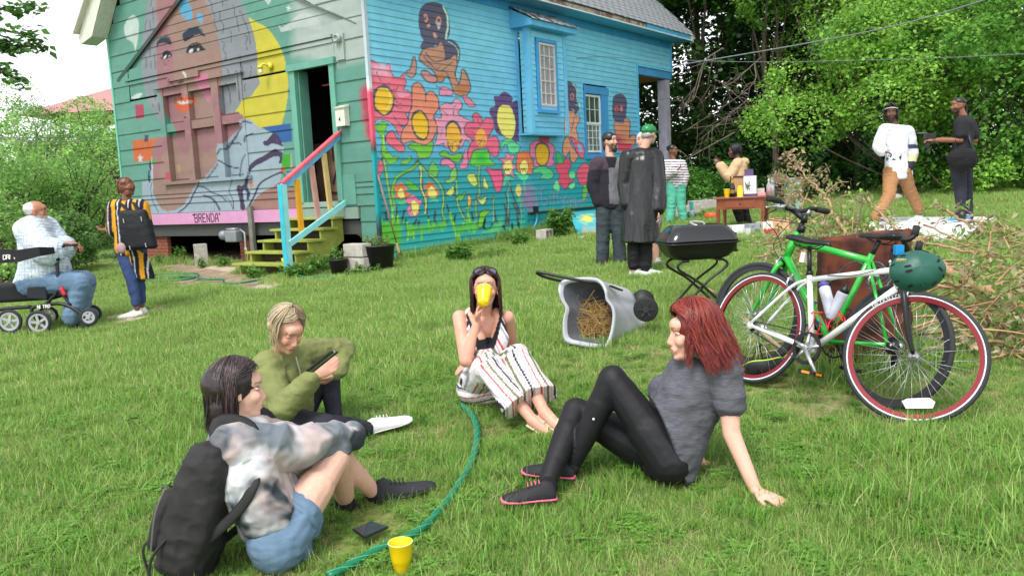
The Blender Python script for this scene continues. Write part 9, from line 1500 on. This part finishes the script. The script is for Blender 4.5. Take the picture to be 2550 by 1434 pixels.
for dd in(0., .55):
 mb=MB()
 for pts_ in([(76,768), (100,762),(150,756),(190,772),(212,792)],[(-10,772),(20,768),(78,764)],[(142,640),(143,720),(126, 745),(112,760)],[(80, 765),(80,780),(98,802)],[(142,640),(146,716),(158,735),(178,760)]):mb.tube(cr([rp(x,y,dd)for x,y in pts_],5),.02,8)
 mb.build('frame',M_blk2,rl,True)
mb=MB();mb.tube(cr([rp(152,716,-.03),rp(162, 736,-.03)], 4),.022,10);mb.build('grip_spring',cm('red_spring',(206,40,66),rough=.4),rl,True)
mb=MB();mb.tube([rp(142,612,-.02),rp(142,650,-.02)],.03,10);mb.tube([rp(158,610,-.02), rp(193,610,-.02)],.016,10);mb.tube([rp(145,618,-.02),rp(162,611,-.02)],.016,8);mb.build('handle',M_blk2,rl,True)
mb=MB();mb.prism([(-.30,-.12),(.34,-.12),(.34,.09),(-.34,.09)],rp(55,725,-.03),RX,ZC,RY*.42);bevel(mb.build('seat_bag',cm('bag_nylon',(28,28,32),rough=.8,bump=.5),rl),.04,3);mb=MB();mb.prism([(-.01,-.10),(.20,-.13),(.21,.05),(0,.03)],rp(66,722,-.07),RX,ZC,RY*.04);bevel(mb.build('pouch',cm('pouch_nylon',(46,48,56),rough=.8),rl),.02)
q0=[rp(-14,645, -.20),rp(10,640,-.24), rp(60,640,-.24),rp(110, 630,-.22),rp(144,628,-.05)];mb=MB();mb.add(np.concatenate([A(q0)+ZC*np.linspace(.10,.05,5)[:,None]-CF*.09,A(q0)-ZC*np.linspace(.09, .02,5)[:, None]-CF*.09]),[[i,i+1,i+6,i+5]for i in range(4)]);o=mb.build('back_strap',cm('strap_nylon',(34,34, 38),rough=.8),rl);sm_=o.modifiers.new('s','SOLIDIFY');sm_.thickness=.02
lettering('DRIVE',rp(8,646,-.36),RX,CU,.045,.008,M_rub,rl,-CF,adv=.75);lettering('NITRO',rp(93,768,-.06),RX,CU,.035,.007,M_rub,rl,-CF,adv=.8)
mb=MB();q=G(20,838)+V(.1,.25,.03);mb.box(q,(.32,.2,.015),np.stack([RX,RY,ZC],1));tag(mb.build('pink_paper', cm('pink_paper',(226, 150,156))), 'pink sheet of paper on the grass under the rollator','paper')
# ------------------------------------------------ brush pile
bp0=G(2300,760);br_=thing('brush_pile','big heap of cut branches with wilting leaves behind the bicycles','brush pile',base=bp0)
r=np.random.default_rng(12);tips=[];M_br=cm('branch_tan',(176,142,108),rough=.9,var=.25, vs_=8,bump=.4);n_=0
def branch(pts,r0,r1,kids=6,kl_=.35,main=True):
 global n_
 q=cr([P(x,y, d)for x,y,d in pts], 6);q[1:-1]+=r.normal(0, .012,q[1:-1].shape);mb=MB();mb.tube(q, np.linspace(r0,r1,len(q)),6);o=mb.build('branch',M_br,br_,True);mb=MB();d_=nrm(q[-1]-q[0])
 for k_ in range(kids):
  s0=q[r.integers(2,len(q))];e=s0+nrm(d_+r.normal(0,.7,3))*kl_*r.uniform(.5,1.3);e[2]=max(e[2],gz(e[0],e[1])+.03);m_=(s0+e)/2+V(0, 0,.05);c_=cr([s0,m_,e],4);mb.tube(c_,np.linspace(.007,.003,len(c_)),4);tips.extend(c_[2:]);
 if kids:mb.build('twig',M_br,o, True,kind='stuff')
 tips.extend(q[len(q)//2:])
for b_ in(([(2340,655,6.2), (2400,700,6.0),(2470,725, 5.9),(2560,780,5.6)],.03,.04,4),([(2320,700,6.3),(2440,712,6.2),(2520, 690,6.1),(2570,660,6.2)],.02,.01,5),([(2330,505,8.2),(2390,545,7.6),(2450,560,7.2),(2510,590,6.9),(2555,650,6.6)],.012, .018,5),([(1990,420,9.6),(2040,470, 9.0),(2070,520,8.4),(2110,590,7.8)], .008,.018,6),([(1960,440,9.4),(2010, 500,9.0),(2080,540,8.4), (2200,580,7.8)],.008,.016, 8),([(1930,545,9.5),(2030,555,8.8),(2150,580,8),(2260,605,7.4)],.012, .018,6),([(2090,540,8.8),(2200,600, 8),(2300,640,7.2),(2420,690,6.6)], .014,.022,8),([(2140,480,8.6),(2220, 560,8.0),(2310,610,7.4)],.008,.014,7),([(2400,800,5.6),(2480,790,5.6),(2560,795,5.5)],.014,.01,4),([(2300, 870,5.3),(2400,860,5.4), (2560,850,5.5)],.012,.016, 4),([(2390,740,6.2),(2450,800,5.8),(2560,850,5.3)],.015,.01,6),([(2240,590,7.6), (2380,620,7.0),(2500,640, 6.6),(2580,640,6.4)],.012,.008,8),([(2300,560,8),(2400,600,7.4),(2540, 620,7)],.010,.006,7), ([(1900,610, 8.6),(2000,590,8.4),(2120,600,8.0)], .012,.012,8),([(2450,640,6.6),(2490, 560,6.9),(2520,650,6.3)],.008,.006,5),([(2340,760,6.0),(2450,750,5.8),(2570,720,5.7)],.012,.008,7),([(1880, 640,8.2),(1990,620,8.0), (2080,640,7.6)],.010,.008, 7),([(2010,480,9.2),(1990,540,8.8),(1960,600,8.4)],.008,.006,6),([(2440,900,5.1), (2500,880,5.2),(2570,900, 5.1)],.008,.006,4)):branch(*b_)
for _ in range(26):
 x_,y_=r.uniform(2330,2540),r.uniform(640,850);a_=r.uniform(-.5,.5);L_=r.uniform(60,170);d_0=np.interp(y_,[600, 850],[7.2,5.2]);q=cr([P(x_-L_*math.cos(a_),y_-L_*math.sin(a_),d_0+r.uniform(-.2,.3)),P(x_, y_-r.uniform(5, 25),d_0),P(x_+L_*math.cos(a_),y_+L_*math.sin(a_)*.6, d_0+r.uniform(-.3,.2))],5);mb=MB();q[:,2]=np.maximum(q[:,2],gz(q[:,0],q[:,1])+.04);mb.tube(q,np.linspace(r.uniform(.006,.012),.004,len(q)),5);mb.build('branch',M_br,br_, True)
tips=A(tips);tz=gz(tips[:,0],tips[:,1])+.02;tips[:,2]=np.maximum(tips[:,2],tz)
ex=A([P(r.uniform(1880,2130),r.uniform(560,650),r.uniform(7.0,8.8))for _ in range(130)]+[P(r.uniform(2330,2570),r.uniform(640,830),r.uniform(5.4,6.6))for _ in range(90)]);ex[:,2]=np.maximum(ex[:,2], gz(ex[:,0],ex[:,1])+.03);allc=np.concatenate([tips,ex])
for nm,cols,n,pick in(('green_leaves',((96,136,60),(150,182,96)), 2600,allc),('wilted_leaves',((140,128,98),(196, 182,150)),2300,allc),('dry_leaves',((150,128, 100),(196,176,146)),500,A([P(1990+r.normal(0,45),450+r.normal(0,50),9.3+r.uniform(-.3,.3))for _ in range(40)]))):
 v,f,c=leaves(pick,np.tile(ZC,(len(pick),1)),np.full(len(pick),.10), n,.05,cols, r,flat=.9,asp=.28,up=-.2);mk(nm,v, f,M_leaf,br_, col=c,kind='stuff')
for px,py in((2030,640),(2100,560), (2500,700)):q=G(px,py);LONG.append(((q[0]-.5,q[1]),(q[0]+.6,q[1]+.2),.25,160, 1.5))
q=G(2060,940);LONG.append(((q[0], q[1]),(q[0]+.6,q[1]+.1),.1,60,1.4));a_,b_=spt(.2, 0,.12),spt(9.2,0,.12);LONG.append(((a_[0],a_[1]),(b_[0],b_[1]),.06, 330,1.5));a_,b_=hpt(-.35, .1,0),hpt(-.35,7.6,0);LONG.append(((a_[0],a_[1]),(b_[0], b_[1]),.15,120,1.3))
grass()
